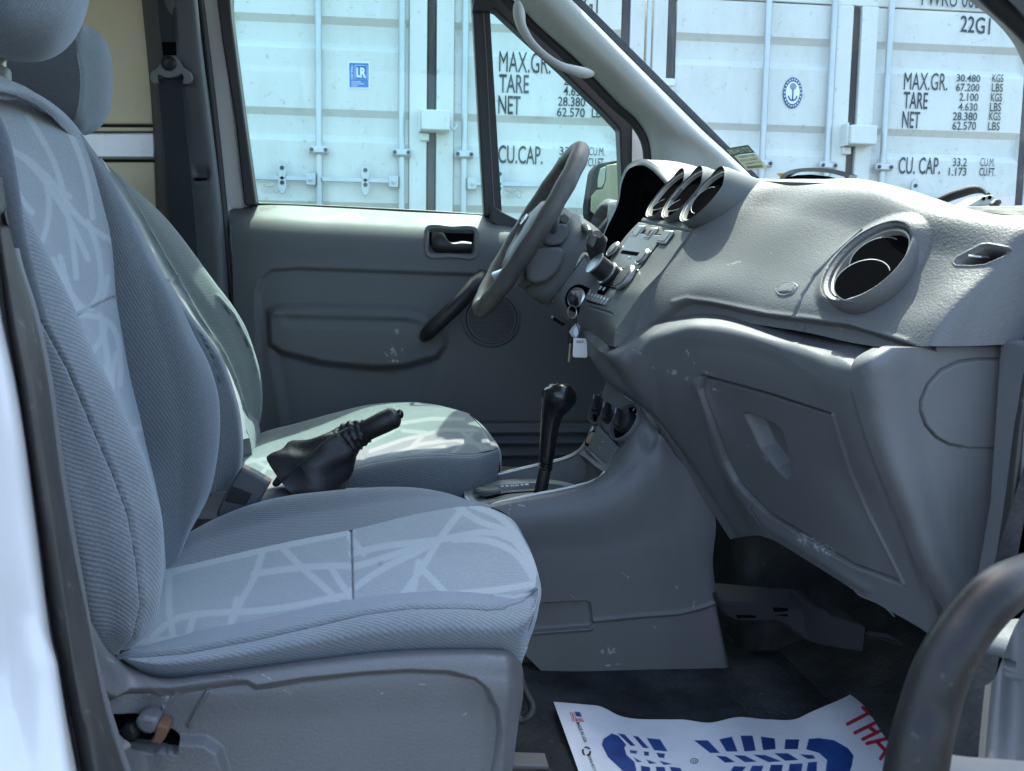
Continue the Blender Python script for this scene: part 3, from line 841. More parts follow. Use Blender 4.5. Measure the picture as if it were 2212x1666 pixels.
# ------------------------------------------------------------------ driver's door, closed, on the far side
door = thing('driver_door', 'grey driver door on the far side with black window frame and speaker', 'car door', at(880, 1000, 2.3))
M['door'] = plastic('dark_door_card', (0.098, 0.103, 0.109), 0.6, 600, 0.12, 0.06, scuff=(0.45, 0.48, 0.5), spec=0.25)
pocket = [(577, 672), (605, 661), (700, 660), (880, 664), (915, 672), (946, 700), (962, 730), (963, 750), (945, 772), (880, 792), (800, 797), (700, 786), (610, 764), (582, 745)]
recess = [(556, 1100), (556, 625), (562, 600), (585, 582), (640, 578), (1040, 592), (1300, 600), (1300, 1100)]
lower = [(585, 755), (600, 762), (700, 788), (850, 800), (945, 775), (968, 745), (935, 810), (915, 860), (915, 1100), (610, 1100), (612, 905)]
hb = [(918, 498), (926, 490), (1026, 494), (1034, 502), (1033, 549), (1026, 557), (927, 553), (919, 545)]
hin = [(927, 501), (931, 497), (1019, 500), (1024, 505), (1024, 544), (1019, 549), (932, 546), (927, 541)]
sp = [(1062 + 62 * math.cos(a), 689 + 61 * math.sin(a)) for a in np.linspace(0, 2 * math.pi, 40, endpoint=False)]
sp2 = [(1062 + 54 * math.cos(a), 689 + 53 * math.sin(a)) for a in np.linspace(0, 2 * math.pi, 40, endpoint=False)]
card = loft('door_card', [[(496, 449, 2.385), (497, 462, 2.355), (499, 480, 2.325), (500, 505, 2.305), (502, 560, 2.30), (508, 700, 2.30), (535, 850, 2.30), (575, 990, 2.30)],
                     [(560, 444, 2.385), (560, 458, 2.350), (561, 478, 2.310), (561, 505, 2.288), (562, 560, 2.285), (566, 700, 2.28), (585, 850, 2.28), (610, 1000, 2.28)],
                     [(720, 449, 2.385), (720, 464, 2.350), (720, 484, 2.308), (720, 512, 2.284), (720, 570, 2.28), (722, 700, 2.275), (726, 850, 2.275), (730, 1000, 2.275)],
                     [(880, 458, 2.385), (880, 472, 2.350), (880, 492, 2.308), (880, 520, 2.284), (880, 575, 2.28), (880, 700, 2.275), (880, 850, 2.275), (880, 1000, 2.275)],
                     [(1040, 466, 2.385), (1040, 480, 2.350), (1040, 500, 2.308), (1040, 525, 2.284), (1040, 580, 2.28), (1040, 700, 2.275), (1040, 850, 2.275), (1040, 1010, 2.275)],
                     [(1090, 474, 2.37), (1092, 490, 2.335), (1093, 510, 2.303), (1094, 535, 2.284), (1094, 590, 2.28), (1094, 700, 2.275), (1094, 850, 2.275), (1094, 1010, 2.275)],
                     [(1200, 530, 2.33), (1200, 550, 2.31), (1200, 570, 2.295), (1200, 590, 2.285), (1200, 630, 2.28), (1200, 700, 2.275), (1200, 850, 2.275), (1200, 1020, 2.275)],
                     [(1310, 600, 2.31), (1310, 620, 2.30), (1310, 640, 2.29), (1310, 660, 2.285), (1310, 690, 2.28), (1310, 760, 2.275), (1310, 850, 2.275), (1310, 1030, 2.275)]],
            M['door'], door, 330, 260,
            mods=[('poly', recess, -0.012, 14), ('line', recess[1:7], 0.004, 4), ('poly', pocket, 0.016, 20), ('line', [(596, 676), (720, 680), (880, 684), (922, 694)], 0.008, 9), ('poly', lower, -0.010, 26),
                  ('poly', [(600, 668), (890, 672), (930, 690), (900, 706), (620, 700)], -0.006, 24),
                  ('poly', hb, 0.004, 3), ('poly', hin, -0.020, 3), ('poly', sp, 0.006, 4), ('poly', sp2, -0.009, 4),
                  ('line', [(1010, 917), (1400, 915)], -0.004, 3), ('line', [(1060, 934), (1400, 933)], 0.012, 7), ('line', [(1060, 957), (1400, 956)], 0.012, 7),
                  ('line', [(1060, 984), (1400, 982)], 0.010, 7), ('line', [(1020, 495), (1090, 500)], 0.0, 3)],
            paint={'scuff': [('poly', [(853, 712), (862, 710), (861, 720), (850, 722)], 2), ('poly', [(843, 755), (850, 748), (858, 768), (846, 770)], 2), ('poly', [(866, 752), (872, 754), (871, 764), (866, 760)], 2),
                             ('poly', [(842, 772), (866, 780), (862, 784), (840, 782)], 2), ('line', [(832, 762), (836, 768)], 2)]}, skirt=0.03)
mesh('outer_skin', [(-0.42, 2.46, 0.32), (0.98, 2.46, 0.32), (0.98, 2.46, 1.08), (-0.42, 2.46, 1.2)], [(0, 1, 2, 3)], M['white'], door, False)
# speaker grille: pierced disc of small holes
gr = lathe('speaker_grille', at(1062, 689, 2.279), (0, -1, 0), [(0.0, 0.0), (0.058, 0.0), (0.058, 0.002), (0.0, 0.003)], M['dark'], door, 40, sx=1.0, sy=1.02)
Vh, Fh = [], []
c0 = at(1062, 689, 2.2755)
for i in range(-17, 18):
    for j in range(-19, 20):
        px, pz = i * 0.0034 + (j % 2) * 0.0017, j * 0.0030
        if math.hypot(px, pz) < 0.056:
            b = len(Vh)
            for a in range(6):
                Vh.append((c0[0] + px + 0.00115 * math.cos(a * math.pi / 3), c0[1], c0[2] + pz + 0.00115 * math.sin(a * math.pi / 3)))
            Fh.append(tuple(range(b, b + 6)))
mesh('grille_holes', Vh, Fh, M['void'], gr, False, kind='stuff')
# handle: bezel, dark pan, lever
lever = loft('door_lever', [[(933, 503, 2.292), (932, 520, 2.284), (933, 536, 2.286), (940, 545, 2.292)],
                       [(947, 501, 2.286), (946, 520, 2.276), (946, 536, 2.277), (947, 546, 2.287)],
                       [(957, 503, 2.286), (962, 522, 2.276), (964, 536, 2.276), (964, 546, 2.287)],
                       [(968, 521, 2.288), (975, 526, 2.276), (980, 536, 2.275), (980, 547, 2.287)],
                       [(1000, 521, 2.286), (1002, 527, 2.275), (1002, 537, 2.274), (1002, 547, 2.287)],
                       [(1018, 523, 2.286), (1019, 528, 2.277), (1019, 537, 2.277), (1018, 546, 2.289)]], M['black'], door, 40, 24, skirt=0.012)
prism('lever_pan', [(x, y, 2.296) for x, y in [(928, 502), (1023, 505), (1023, 545), (928, 542)]], 0.006, M['void'], door)
loop_ = rnd([(922, 494), (975, 492), (1029, 498), (1031, 525), (1029, 552), (975, 554), (923, 550), (921, 522)], 60)
tube('lever_bezel', [(x, y, 2.279) for x, y in loop_], 0.0042, M['dark'], door, 8, closed=True, photo=True)
tube('lever_bezel', [(x, y, 2.2765) for x, y in loop_ * [0.955, 0.91] + np.array([44, 47.1])], 0.0018, plain('bezel_edge', (0.12, 0.125, 0.125), 0.35), door, 8, closed=True, photo=True)
# black pull handle
tube('pull_handle', [(1042, 596, 2.27), (1030, 611, 2.235), (1005, 640, 2.215), (970, 676, 2.21), (940, 704, 2.215), (924, 720, 2.235), (917, 728, 2.27)],
     [0.016, 0.0185, 0.0185, 0.018, 0.0175, 0.0165, 0.012], M['black'], door, 16, res=40, photo=True)
# window frame: rear channel, sill line, division bar, quarter window surround
fr = prism('window_frame', [(462, -50, 2.345), (494, -50, 2.345), (500, 40, 2.345), (527, 250, 2.345), (553, 440, 2.345), (540, 444, 2.345), (528, 443, 2.345), (508, 260, 2.345), (480, 90, 2.345)], 0.05, M['rubber'], door, 0.004)
tube('window_seal', [(528, 441, 2.392), (640, 444.5, 2.392), (800, 452, 2.392), (950, 460, 2.392), (1050, 467, 2.392)], 0.0045, M['rubber'], fr, 8, res=30, photo=True)
prism('division_bar', [(1016, -50, 2.35), (1055, -50, 2.35), (1059, 30, 2.35), (1085, 466, 2.35), (1046, 466, 2.35), (1036, 300, 2.35), (1024, 80, 2.35)], 0.045, M['rubber'], door, 0.005)
tube('bar_seam', [(1041, -10, 2.349), (1049, 100, 2.349), (1059, 300, 2.349), (1068, 455, 2.349)], 0.0014, M['dark'], fr, 6, res=12, photo=True)
qo = [(1030, -60, 2.335), (1080, -60, 2.335), (1130, 26, 2.335), (1235, 128, 2.335), (1318, 208, 2.335), (1370, 268, 2.335), (1372, 350, 2.335), (1373, 520, 2.335), (1345, 520, 2.335), (1343, 390, 2.335), (1338, 279, 2.335), (1300, 238, 2.335), (1210, 150, 2.335), (1120, 68, 2.335), (1070, 21, 2.335), (1061, 17, 2.335), (1057, 24, 2.335), (1020, 24, 2.335)]
prism('quarter_frame', qo, 0.05, M['rubber'], door, 0.005)
prism('quarter_sill', [(1060, 440, 2.338), (1084, 457, 2.338), (1130, 480, 2.338), (1200, 520, 2.338), (1340, 560, 2.338), (1340, 620, 2.338), (1200, 560, 2.338), (1060, 480, 2.338)], 0.05, M['rubber'], door, 0.004)
win = prism('window_pane', [(470, -60, 2.40), (1045, -60, 2.40), (1070, 480, 2.40), (515, 460, 2.40)], 0.004, M['side_glass'], door)
qp = prism('quarter_pane', [(1045, -40, 2.40), (1120, -10, 2.40), (1355, 250, 2.40), (1360, 560, 2.40), (1080, 520, 2.40)], 0.004, M['side_glass'], door)
# etched glass marks, reversed because seen from inside
M['etch'] = plain('etched_mark', (0.33, 0.40, 0.40), 0.7)
def mirrored(body, x0, x1, y0, yt, Y, par, mat=None, dy=0.0):
    o = at(x1, y0 + dy, Y)
    ex = at(x0, y0, Y) - o
    ey = (at(x1, yt + dy, Y) - o) * np.array([0, 0, 1])
    return text(body, o, ex, ey, mat or M['etch'], par, lift=0.0, name='glass_mark')
for par, X, Yp in ((win, 566, 397), (qp, 1090, 408)):
    e = [(X + 15 + 11 * math.cos(a), Yp + 3 + 4 * math.sin(a), 2.397) for a in np.linspace(0, 2 * math.pi, 24, endpoint=False)]
    tube('glass_mark', e, 0.0007, M['etch'], par, 5, closed=True, photo=True)
    mirrored('TEMPERED T', X + 1, X + 24, Yp + 12.5, Yp + 9.5, 2.397, par)
    mirrored('DOT 459 AS2 M80', X, X + 26, Yp + 17, Yp + 14, 2.397, par)
    mirrored('43R 00097', X + 3, X + 24, Yp + 21, Yp + 18, 2.397, par)
    e = [(X + 31 + 5 * math.cos(a), Yp + 15 + 5 * math.sin(a), 2.397) for a in np.linspace(0, 2 * math.pi, 20, endpoint=False)]
    tube('glass_mark', e, 0.0007, M['etch'], par, 5, closed=True, photo=True)
# door mirror outside the glass
mir = thing('wing_mirror', 'black door mirror outside the driver quarter window with a tan reflection painted on its glass', 'wing mirror', at(1310, 450, 2.5))
M['mshell'] = plain('mirror_shell_black', (0.012, 0.013, 0.014), 0.8, spec=0.05)
shell = prism('mirror_housing', [(1284, 362, 2.54), (1296, 352, 2.54), (1345, 344, 2.54), (1362, 350, 2.54), (1362, 470, 2.54), (1300, 485, 2.54), (1272, 470, 2.54), (1272, 440, 2.54)], 0.10, M['mshell'], mir, 0.012)
M['mirror_tan'] = plain('painted_reflection_tan', (0.40, 0.35, 0.24), 0.25)  # tan and pale colours painted as the mirrors' reflections
M['mirror_pale'] = painted('painted_reflection_pale', (0.52, 0.50, 0.40), 0.2, (0.2, 0.2, 0.18), 0.6, 30)
prism('mirror_glass', [(1310, 357, 2.533), (1345, 352, 2.533), (1352, 360, 2.533), (1352, 462, 2.533), (1296, 470, 2.533), (1276, 456, 2.533), (1278, 424, 2.533), (1288, 411, 2.533), (1302, 408, 2.533), (1308, 392, 2.533)], 0.006, M['mirror_tan'], mir, 0.002)
prism('blind_spot_mirror', [(1297, 364, 2.533), (1309, 359, 2.533), (1306, 394, 2.533), (1300, 405, 2.533), (1291, 405, 2.533), (1292, 385, 2.533)], 0.006, M['mirror_pale'], mir, 0.002)
# ------------------------------------------------------------------ dashboard
def proj(Wp):
    w = np.asarray(Wp) - CAM
    s_ = PF / (w @ _d)
    return np.stack([PW / 2 + (w @ _r) * s_, PH / 2 - (w @ _u) * s_], -1)
def circ(c, axis, R, n=40):
    x, y, a = frame_of(axis, (0, 0, 1))
    t = np.arange(n) / n * 2 * math.pi
    return proj(np.asarray(c) + R * (np.cos(t)[:, None] * x + np.sin(t)[:, None] * y))
M['badge'] = plain('badge_grey', (0.21, 0.215, 0.22), 0.5)
dash = thing('dashboard', 'grey van dashboard with round air vents, radio and glovebox', 'dashboard', at(1600, 1150, 1.3))
seam_pad = [(1862, 500), (1830, 530), (1799, 556), (1759, 596), (1732, 639), (1716, 684), (1715, 712)]
slot = [(2061, 568), (2070, 557), (2120, 531), (2135, 529), (2178, 537), (2185, 542), (2180, 549), (2128, 571), (2100, 574), (2066, 573)]
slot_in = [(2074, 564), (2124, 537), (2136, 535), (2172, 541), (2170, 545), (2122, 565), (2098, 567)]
badge = [(1676, 626), (1683, 616), (1688, 613), (1716, 613), (1721, 616), (1715, 629), (1709, 633), (1680, 633)]
vcol_ = [(1802, 636), (1810, 600), (1835, 555), (1870, 510), (1905, 484), (1934, 474), (1950, 480), (1957, 502), (1950, 540), (1925, 585), (1890, 628), (1855, 655), (1822, 660)]
vhole_ = [(1818, 625), (1826, 592), (1850, 550), (1885, 511), (1918, 490), (1940, 494), (1947, 515), (1938, 548), (1910, 592), (1880, 625), (1850, 646), (1828, 648)]
PVC, PVA = at(1880, 571, 0.985), (-0.76, -0.17, 0.62)
vcol, vhole = circ(PVC, PVA, 0.064), circ(PVC, PVA, 0.0555)
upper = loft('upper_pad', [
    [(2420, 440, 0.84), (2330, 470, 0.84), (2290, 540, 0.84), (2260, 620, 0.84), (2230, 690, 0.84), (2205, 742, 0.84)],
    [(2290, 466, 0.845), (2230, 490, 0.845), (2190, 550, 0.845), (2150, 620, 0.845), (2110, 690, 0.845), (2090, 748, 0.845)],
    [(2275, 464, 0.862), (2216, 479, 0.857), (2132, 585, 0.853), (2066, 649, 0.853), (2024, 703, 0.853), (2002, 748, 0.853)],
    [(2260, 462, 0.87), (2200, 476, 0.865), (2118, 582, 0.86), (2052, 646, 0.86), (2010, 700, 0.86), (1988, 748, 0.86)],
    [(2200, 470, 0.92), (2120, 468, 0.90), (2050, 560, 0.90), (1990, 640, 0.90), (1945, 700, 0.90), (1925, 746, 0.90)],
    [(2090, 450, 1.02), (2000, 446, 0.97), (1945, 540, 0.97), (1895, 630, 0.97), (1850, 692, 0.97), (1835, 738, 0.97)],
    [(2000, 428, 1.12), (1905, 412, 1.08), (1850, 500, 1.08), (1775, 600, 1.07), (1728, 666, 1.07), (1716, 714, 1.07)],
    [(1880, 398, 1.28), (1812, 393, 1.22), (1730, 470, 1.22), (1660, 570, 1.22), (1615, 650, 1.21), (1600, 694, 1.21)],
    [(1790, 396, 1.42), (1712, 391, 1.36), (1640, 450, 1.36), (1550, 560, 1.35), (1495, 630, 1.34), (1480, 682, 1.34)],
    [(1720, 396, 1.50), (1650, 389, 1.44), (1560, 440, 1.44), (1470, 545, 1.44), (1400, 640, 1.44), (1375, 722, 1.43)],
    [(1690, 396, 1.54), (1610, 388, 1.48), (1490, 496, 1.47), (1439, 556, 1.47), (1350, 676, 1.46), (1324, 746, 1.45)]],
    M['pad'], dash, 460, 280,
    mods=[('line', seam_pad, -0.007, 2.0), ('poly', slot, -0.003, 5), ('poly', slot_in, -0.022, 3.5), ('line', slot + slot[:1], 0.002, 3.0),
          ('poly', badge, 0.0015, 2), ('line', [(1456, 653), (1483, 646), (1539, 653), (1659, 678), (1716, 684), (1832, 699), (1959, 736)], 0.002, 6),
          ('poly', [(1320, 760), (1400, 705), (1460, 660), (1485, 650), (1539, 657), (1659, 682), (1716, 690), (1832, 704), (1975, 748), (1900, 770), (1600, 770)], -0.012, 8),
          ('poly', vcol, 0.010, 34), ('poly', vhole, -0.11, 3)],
    paint={'recess_shade': [('poly', slot_in, 0.8)], 'scuff': [('line', [(1560, 575), (1600, 565)], 2), ('line', [(1722, 683), (1732, 694)], 2), ('line', [(1666, 548), (1672, 552)], 2), ('line', [(1790, 700), (1800, 706)], 2)]}, skirt=0.05)
# raised airbag wording, and the vane of the demister slot, set on the finished surface
def verts_of(o):
    v = np.zeros(len(o.data.vertices) * 3)
    o.data.vertices.foreach_get('co', v)
    return v.reshape(-1, 3)
UV_ = verts_of(upper)
UP_ = proj(UV_)
def on_pad(px, py, lift=0.0):
    k = np.argsort((UP_[:, 0] - px)**2 + (UP_[:, 1] - py)**2)[:4]
    p = UV_[k].mean(0)
    return p + (CAM - p) / np.linalg.norm(CAM - p) * lift
def decal_plane(outline, lift):
    q = np.asarray([(p[0], p[1]) for p in outline], float)
    cxy = q.mean(0)
    k = [np.argmin((UP_[:, 0] - x)**2 + (UP_[:, 1] - y)**2) for sc_ in (1.15, 1.3, 1.5) for x, y in (q - cxy) * sc_ + cxy]
    def basis(x, y):
        u, v = (np.asarray(x) - cxy[0]) / 50, (np.asarray(y) - cxy[1]) / 50
        return np.stack([np.ones_like(u), u, v, u * u, u * v, v * v], -1)
    co, *_ = np.linalg.lstsq(basis(UP_[k, 0], UP_[k, 1]), UV_[k, 1], rcond=None)
    def f(x, y, extra=0.0):
        p = at(x, y, float(basis(x, y) @ co))
        return p + (CAM - p) / np.linalg.norm(CAM - p) * (lift + extra)
    return f
f_ = decal_plane(badge, 0.003)
text('AIRBAG', f_(1683, 629), f_(1711, 630) - f_(1683, 629), f_(1690, 617) - f_(1683, 629), M['badge'], dash, name='airbag_lettering', bold=0.02, lift=0.0022)
tube('airbag_border', [f_(x, y) for x, y in rnd([(p[0], p[1], 0) for p in badge], 36)[:, :2]], 0.0007, M['badge'], dash, 6, closed=True)
f_ = decal_plane(slot, 0.003)
tube('slot_vane', [f_(2092, 553, -0.004), f_(2118, 555, -0.006), f_(2148, 557.5, -0.004)], 0.0013, M['silver'], dash, 6)
# the flat grained lid and hood on top of the dash, towards the windscreen
top = loft('top_pad', [
    [(1605, 390, 1.50), (1650, 389, 1.56), (1720, 389, 1.75), (1760, 389, 1.95)],
    [(1700, 393, 1.35), (1740, 389, 1.45), (1780, 388, 1.62), (1800, 388, 1.85)],
    [(1800, 398, 1.22), (1840, 388, 1.32), (1866, 389, 1.5), (1890, 394, 1.7)],
    [(1905, 420, 1.09), (1950, 410, 1.18), (1980, 416, 1.32), (2000, 424, 1.5)],
    [(2000, 450, 0.97), (2040, 440, 1.05), (2062, 444, 1.12), (2085, 452, 1.2)]], M['dark'], dash, 60, 24, skirt=0.02)
hood = loft('top_hood', [
    [(1690, 391, 1.55), (1698, 381, 1.55), (1716, 374, 1.56), (1750, 371, 1.57), (1790, 374, 1.58), (1832, 385, 1.59)],
    [(1700, 391, 1.62), (1712, 379, 1.65), (1735, 371, 1.70), (1770, 370, 1.74), (1810, 375, 1.76), (1850, 386, 1.78)]], M['stack'], dash, 10, 40, skirt=0.006)
prism('hood_mouth', [(1696, 391, 1.57), (1702, 383, 1.57), (1722, 378.5, 1.57), (1752, 377, 1.57), (1790, 381, 1.57), (1822, 390, 1.57)], 0.02, M['void'], dash)
# end cap of the dash facing the doorway
disc = [(2180, 776), (2112, 776), (2070, 782), (2030, 802), (2003, 833), (1989, 868), (1989, 890), (2000, 920), (2022, 945), (2050, 960), (2080, 966), (2186, 968), (2200, 880)]
edge_top = [(1884, 750), (1986, 748), (2080, 747), (2179, 745), (2240, 742)]
end = loft('end_panel', [
    [(1886, 752, 0.895), (1842, 783, 0.895), (1840, 830, 0.892), (1852, 882, 0.89), (1899, 1022, 0.89), (1936, 1110, 0.89), (1976, 1210, 0.89), (2042, 1330, 0.89), (2075, 1400, 0.89)],
    [(1899, 752, 0.875), (1858, 783, 0.875), (1858, 830, 0.875), (1872, 882, 0.875), (1918, 1022, 0.875), (1955, 1110, 0.875), (1996, 1210, 0.875), (2062, 1330, 0.875), (2095, 1400, 0.875)],
    [(1990, 750, 0.862), (1985, 783, 0.862), (1990, 830, 0.864), (2000, 882, 0.866), (2015, 1022, 0.868), (2035, 1110, 0.868), (2060, 1210, 0.868), (2115, 1330, 0.868), (2130, 1400, 0.868)],
    [(2110, 749, 0.858), (2108, 783, 0.858), (2108, 830, 0.860), (2106, 882, 0.862), (2100, 1022, 0.866), (2098, 1110, 0.868), (2110, 1210, 0.868), (2145, 1330, 0.868), (2150, 1400, 0.868)],
    [(2190, 746, 0.858), (2186, 783, 0.858), (2182, 830, 0.860), (2178, 882, 0.862), (2166, 1022, 0.866), (2158, 1110, 0.868), (2150, 1210, 0.868), (2170, 1330, 0.868), (2176, 1400, 0.868)]],
    M['trim'], dash, 190, 300, mods=[('line', disc[:11], -0.006, 1.8), ('poly', disc, 0.002, 5)], skirt=0.04)
# knee panel with the glovebox
lid = [(1516, 813), (1659, 852), (1794, 896), (1832, 1018), (1872, 1110), (1949, 1263), (1839, 1223), (1659, 1112), (1615, 1070), (1590, 1040), (1569, 998), (1535, 900), (1514, 840)]
pull = [(1606, 898), (1618, 900), (1668, 922), (1682, 936), (1690, 975), (1700, 1012), (1702, 1030), (1694, 1033), (1672, 1012), (1640, 970)]
knee_cols = [
    [(1249, 703, 1.69), (1258, 735, 1.68), (1278, 776, 1.63), (1311, 824, 1.575), (1383, 882, 1.46), (1473, 1005, 1.412), (1536, 1102, 1.396), (1578, 1166, 1.39)],
    [(1254, 712, 1.665), (1272, 742, 1.635), (1298, 780, 1.575), (1332, 832, 1.50), (1400, 894, 1.435), (1484, 1009, 1.405), (1543, 1103, 1.39), (1583, 1164, 1.385)],
    [(1276, 738, 1.60), (1294, 756, 1.56), (1320, 792, 1.51), (1352, 842, 1.455), (1418, 906, 1.42), (1498, 1016, 1.395), (1555, 1105, 1.38), (1592, 1162, 1.375)],
    [(1324, 756, 1.43), (1330, 768, 1.415), (1350, 800, 1.41), (1380, 850, 1.405), (1440, 920, 1.395), (1512, 1022, 1.38), (1566, 1106, 1.37), (1602, 1160, 1.36)],
    [(1412, 690, 1.43), (1410, 716, 1.40), (1408, 730, 1.37), (1415, 770, 1.365), (1435, 840, 1.365), (1485, 920, 1.36), (1545, 1020, 1.35), (1590, 1100, 1.345), (1620, 1158, 1.34)],
    [(1492, 664, 1.40), (1490, 690, 1.35), (1482, 705, 1.315), (1488, 760, 1.31), (1500, 820, 1.31), (1530, 900, 1.305), (1580, 1000, 1.30), (1610, 1090, 1.30), (1636, 1157, 1.30)],
    [(1545, 660, 1.36), (1545, 688, 1.30), (1540, 706, 1.265), (1540, 760, 1.26), (1550, 820, 1.26), (1580, 900, 1.26), (1620, 1000, 1.25), (1645, 1090, 1.25), (1662, 1164, 1.25)],
    [(1664, 680, 1.26), (1660, 712, 1.19), (1654, 732, 1.145), (1655, 780, 1.14), (1662, 840, 1.14), (1682, 920, 1.14), (1715, 1010, 1.13), (1735, 1100, 1.13), (1752, 1216, 1.13)],
    [(1786, 712, 1.12), (1780, 742, 1.06), (1764, 764, 1.02), (1760, 805, 1.015), (1768, 860, 1.015), (1794, 950, 1.01), (1830, 1050, 1.005), (1850, 1150, 1.00), (1880, 1296, 1.00)],
    [(1880, 732, 1.01), (1868, 760, 0.967), (1831, 785, 0.931), (1825, 825, 0.928), (1834, 878, 0.926), (1873, 1002, 0.925), (1911, 1099, 0.925), (1943, 1192, 0.925), (1986, 1356, 0.925)],
    [(1900, 738, 1.0), (1888, 766, 0.95), (1846, 790, 0.912), (1840, 832, 0.908), (1850, 884, 0.906), (1892, 1010, 0.905), (1930, 1105, 0.905), (1965, 1200, 0.905), (2012, 1372, 0.905)],
    [(1905, 738, 0.97), (1891, 762, 0.93), (1850, 788, 0.894), (1844, 832, 0.892), (1856, 882, 0.89), (1902, 1022, 0.89), (1939, 1110, 0.89), (1980, 1210, 0.89), (2040, 1372, 0.89)]]
for ci, c_ in enumerate(knee_cols):
    w_ = {3: 0.2, 4: 0.6, 5: 1, 6: 1, 7: 1, 8: 0.8, 9: 0.25}.get(ci, 0)
    f0 = 2 if ci >= 3 else 1
    knee_cols[ci] = [(x, y, Y - (0.03 * w_ if j >= 1 else 0)) for j, (x, y, Y) in enumerate(c_)]
knee = loft('knee_panel', knee_cols,
    M['dark'], dash, 420, 360,
    mods=[('poly', lid, -0.004, 5), ('line', lid + lid[:1], -0.010, 1.9), ('line', [(1800, 897), (1837, 1018), (1877, 1110), (1953, 1262)], 0.0025, 3), ('line', [(1516, 814), (1659, 853), (1792, 897)], -0.008, 3.0), ('poly', pull, -0.020, 9),
          ('line', [(1504, 830), (1520, 860), (1555, 990), (1600, 1075), (1650, 1130), (1760, 1200), (1870, 1270)], 0.0035, 11),
          ('line', [(1629, 1074), (1622, 1098), (1672, 1166)], -0.002, 2.5)],
    paint={'scuff': [('poly', [(1438, 800), (1462, 800), (1460, 811), (1444, 808)], 2), ('poly', [(1478, 810), (1488, 812), (1484, 822), (1476, 818)], 2), ('poly', [(1518, 800), (1542, 804), (1538, 810), (1520, 806)], 2),
                     ('line', [(1479, 750), (1500, 787)], 2.2), ('line', [(1365, 755), (1385, 765)], 2), ('line', [(1410, 795), (1415, 797)], 2.5), ('line', [(1610, 965), (1615, 972)], 2), ('line', [(1640, 985), (1652, 998)], 2.2),
                     ('line', [(1536, 842), (1542, 846)], 2), ('poly', [(1725, 1150), (1800, 1190), (1792, 1204), (1720, 1166)], 3), ('line', [(1830, 1267), (1850, 1276)], 2.5)]}, skirt=0.04)
AX = np.array([-0.79, -0.09, 0.60])
VC = [at(px, py, Y) for px, py, Y in ((1446, 424, 1.655), (1483, 423, 1.56), (1527, 428, 1.462))]
# centre panel: radio stack and vents above it
stack = loft('centre_panel', [
    [(1390, 470, 1.69), (1350, 512, 1.685), (1319, 556, 1.68), (1283, 612, 1.67), (1253, 665, 1.66), (1250, 695, 1.66), (1262, 726, 1.66), (1290, 746, 1.65)],
    [(1398, 472, 1.675), (1358, 514, 1.67), (1326, 558, 1.665), (1291, 612, 1.655), (1262, 664, 1.645), (1260, 694, 1.645), (1270, 724, 1.645), (1294, 744, 1.64)],
    [(1452, 478, 1.555), (1412, 524, 1.55), (1380, 570, 1.545), (1340, 624, 1.54), (1307, 676, 1.535), (1298, 706, 1.535), (1300, 732, 1.535), (1310, 748, 1.53)],
    [(1500, 480, 1.466), (1462, 530, 1.462), (1430, 574, 1.458), (1380, 630, 1.452), (1340, 688, 1.446), (1326, 712, 1.444), (1322, 734, 1.444), (1323, 749, 1.444)],
    [(1508, 482, 1.452), (1468, 532, 1.448), (1437, 577, 1.444), (1386, 633, 1.438), (1345, 692, 1.432), (1330, 714, 1.43), (1326, 736, 1.43), (1326, 750, 1.43)]],
    M['stack'], dash, 120, 200, mods=[('line', [(1378, 477), (1489, 500)], -0.004, 1.8), ('line', [(1362, 491), (1322, 545), (1305, 580)], -0.0025, 1.8), ('line', [(1272, 663), (1317, 676), (1322, 679)], -0.003, 1.4)] + [('poly', circ(c, AX, 0.050), -0.08, 2) for c in VC], skirt=0.04)
RN = np.array([-0.78, 0.0, 0.62])
def vent(c, axis, R, parent, flaps, depth=0.05, name='air_vent', big=False):
    """round eyeball vent: collar, silver ring, dark barrel and tilted flaps"""
    axis = np.asarray(axis, float) / np.linalg.norm(axis)
    v = lathe(name, c, axis, ([(R * 1.02, -0.03), (R * 1.16, -0.012), (R * 1.17, 0.0), (R * 1.12, 0.006), (R * 1.04, 0.004), (R * 1.01, -0.004)] if big else [(R * 1.02, -0.03), (R * 1.075, -0.012), (R * 1.085, 0.0), (R * 1.06, 0.0035), (R * 1.03, 0.002), (R * 1.01, -0.004)]), M['pad'] if big else M['stack'], parent, 48, caps=False)
    lathe('vent_ring', c, axis, [(R * 1.01, -0.004), (R * 0.99, 0.0015), (R * 0.945, 0.0005), (R * 0.93, -0.0025), (R * 0.915, -0.005)], M['ring'], v, 48, caps=False)
    lathe('vent_barrel', c, axis, [(R * 0.915, -0.005), (R * 0.9, -depth), (0.0, -depth)], M['void'], v, 40)
    x, y, a = frame_of(axis, (0, 0, 1))
    for px, py, dep, nrm_, half in flaps:
        w_ = _d * PF + _r * (px - PW / 2) + _u * (PH / 2 - py)
        t_ = ((np.asarray(c) - a * dep - CAM) @ a) / (w_ @ a)
        fc = CAM + w_ * t_
        n = np.asarray(nrm_, float) / np.linalg.norm(nrm_)
        fl = lathe('vent_flap', fc, n, [(0.0, -0.0012), (half * 0.97, -0.0012), (half, 0.0), (half * 0.97, 0.0012), (0.0, 0.0012)], M['flap'], v, 32)
        fx, fy, fa = frame_of(n)
        e = [fc + n * 0.0008 + half * 0.99 * (np.cos(q) * fx + np.sin(q) * fy) for q in np.linspace(0, 2 * math.pi, 40, endpoint=False)]
        tube('flap_edge', e, 0.0009, M['fedge'], v, 6, closed=True)
    return v
M['fedge'] = plain('flap_edge_grey', (0.13, 0.13, 0.125), 0.5)
M['flap'] = plain('vent_flap_black', (0.004, 0.004, 0.0045), 1.0, spec=0.0)
M['ring'] = plain('champagne_ring', (0.26, 0.25, 0.22), 0.4, 0.2)
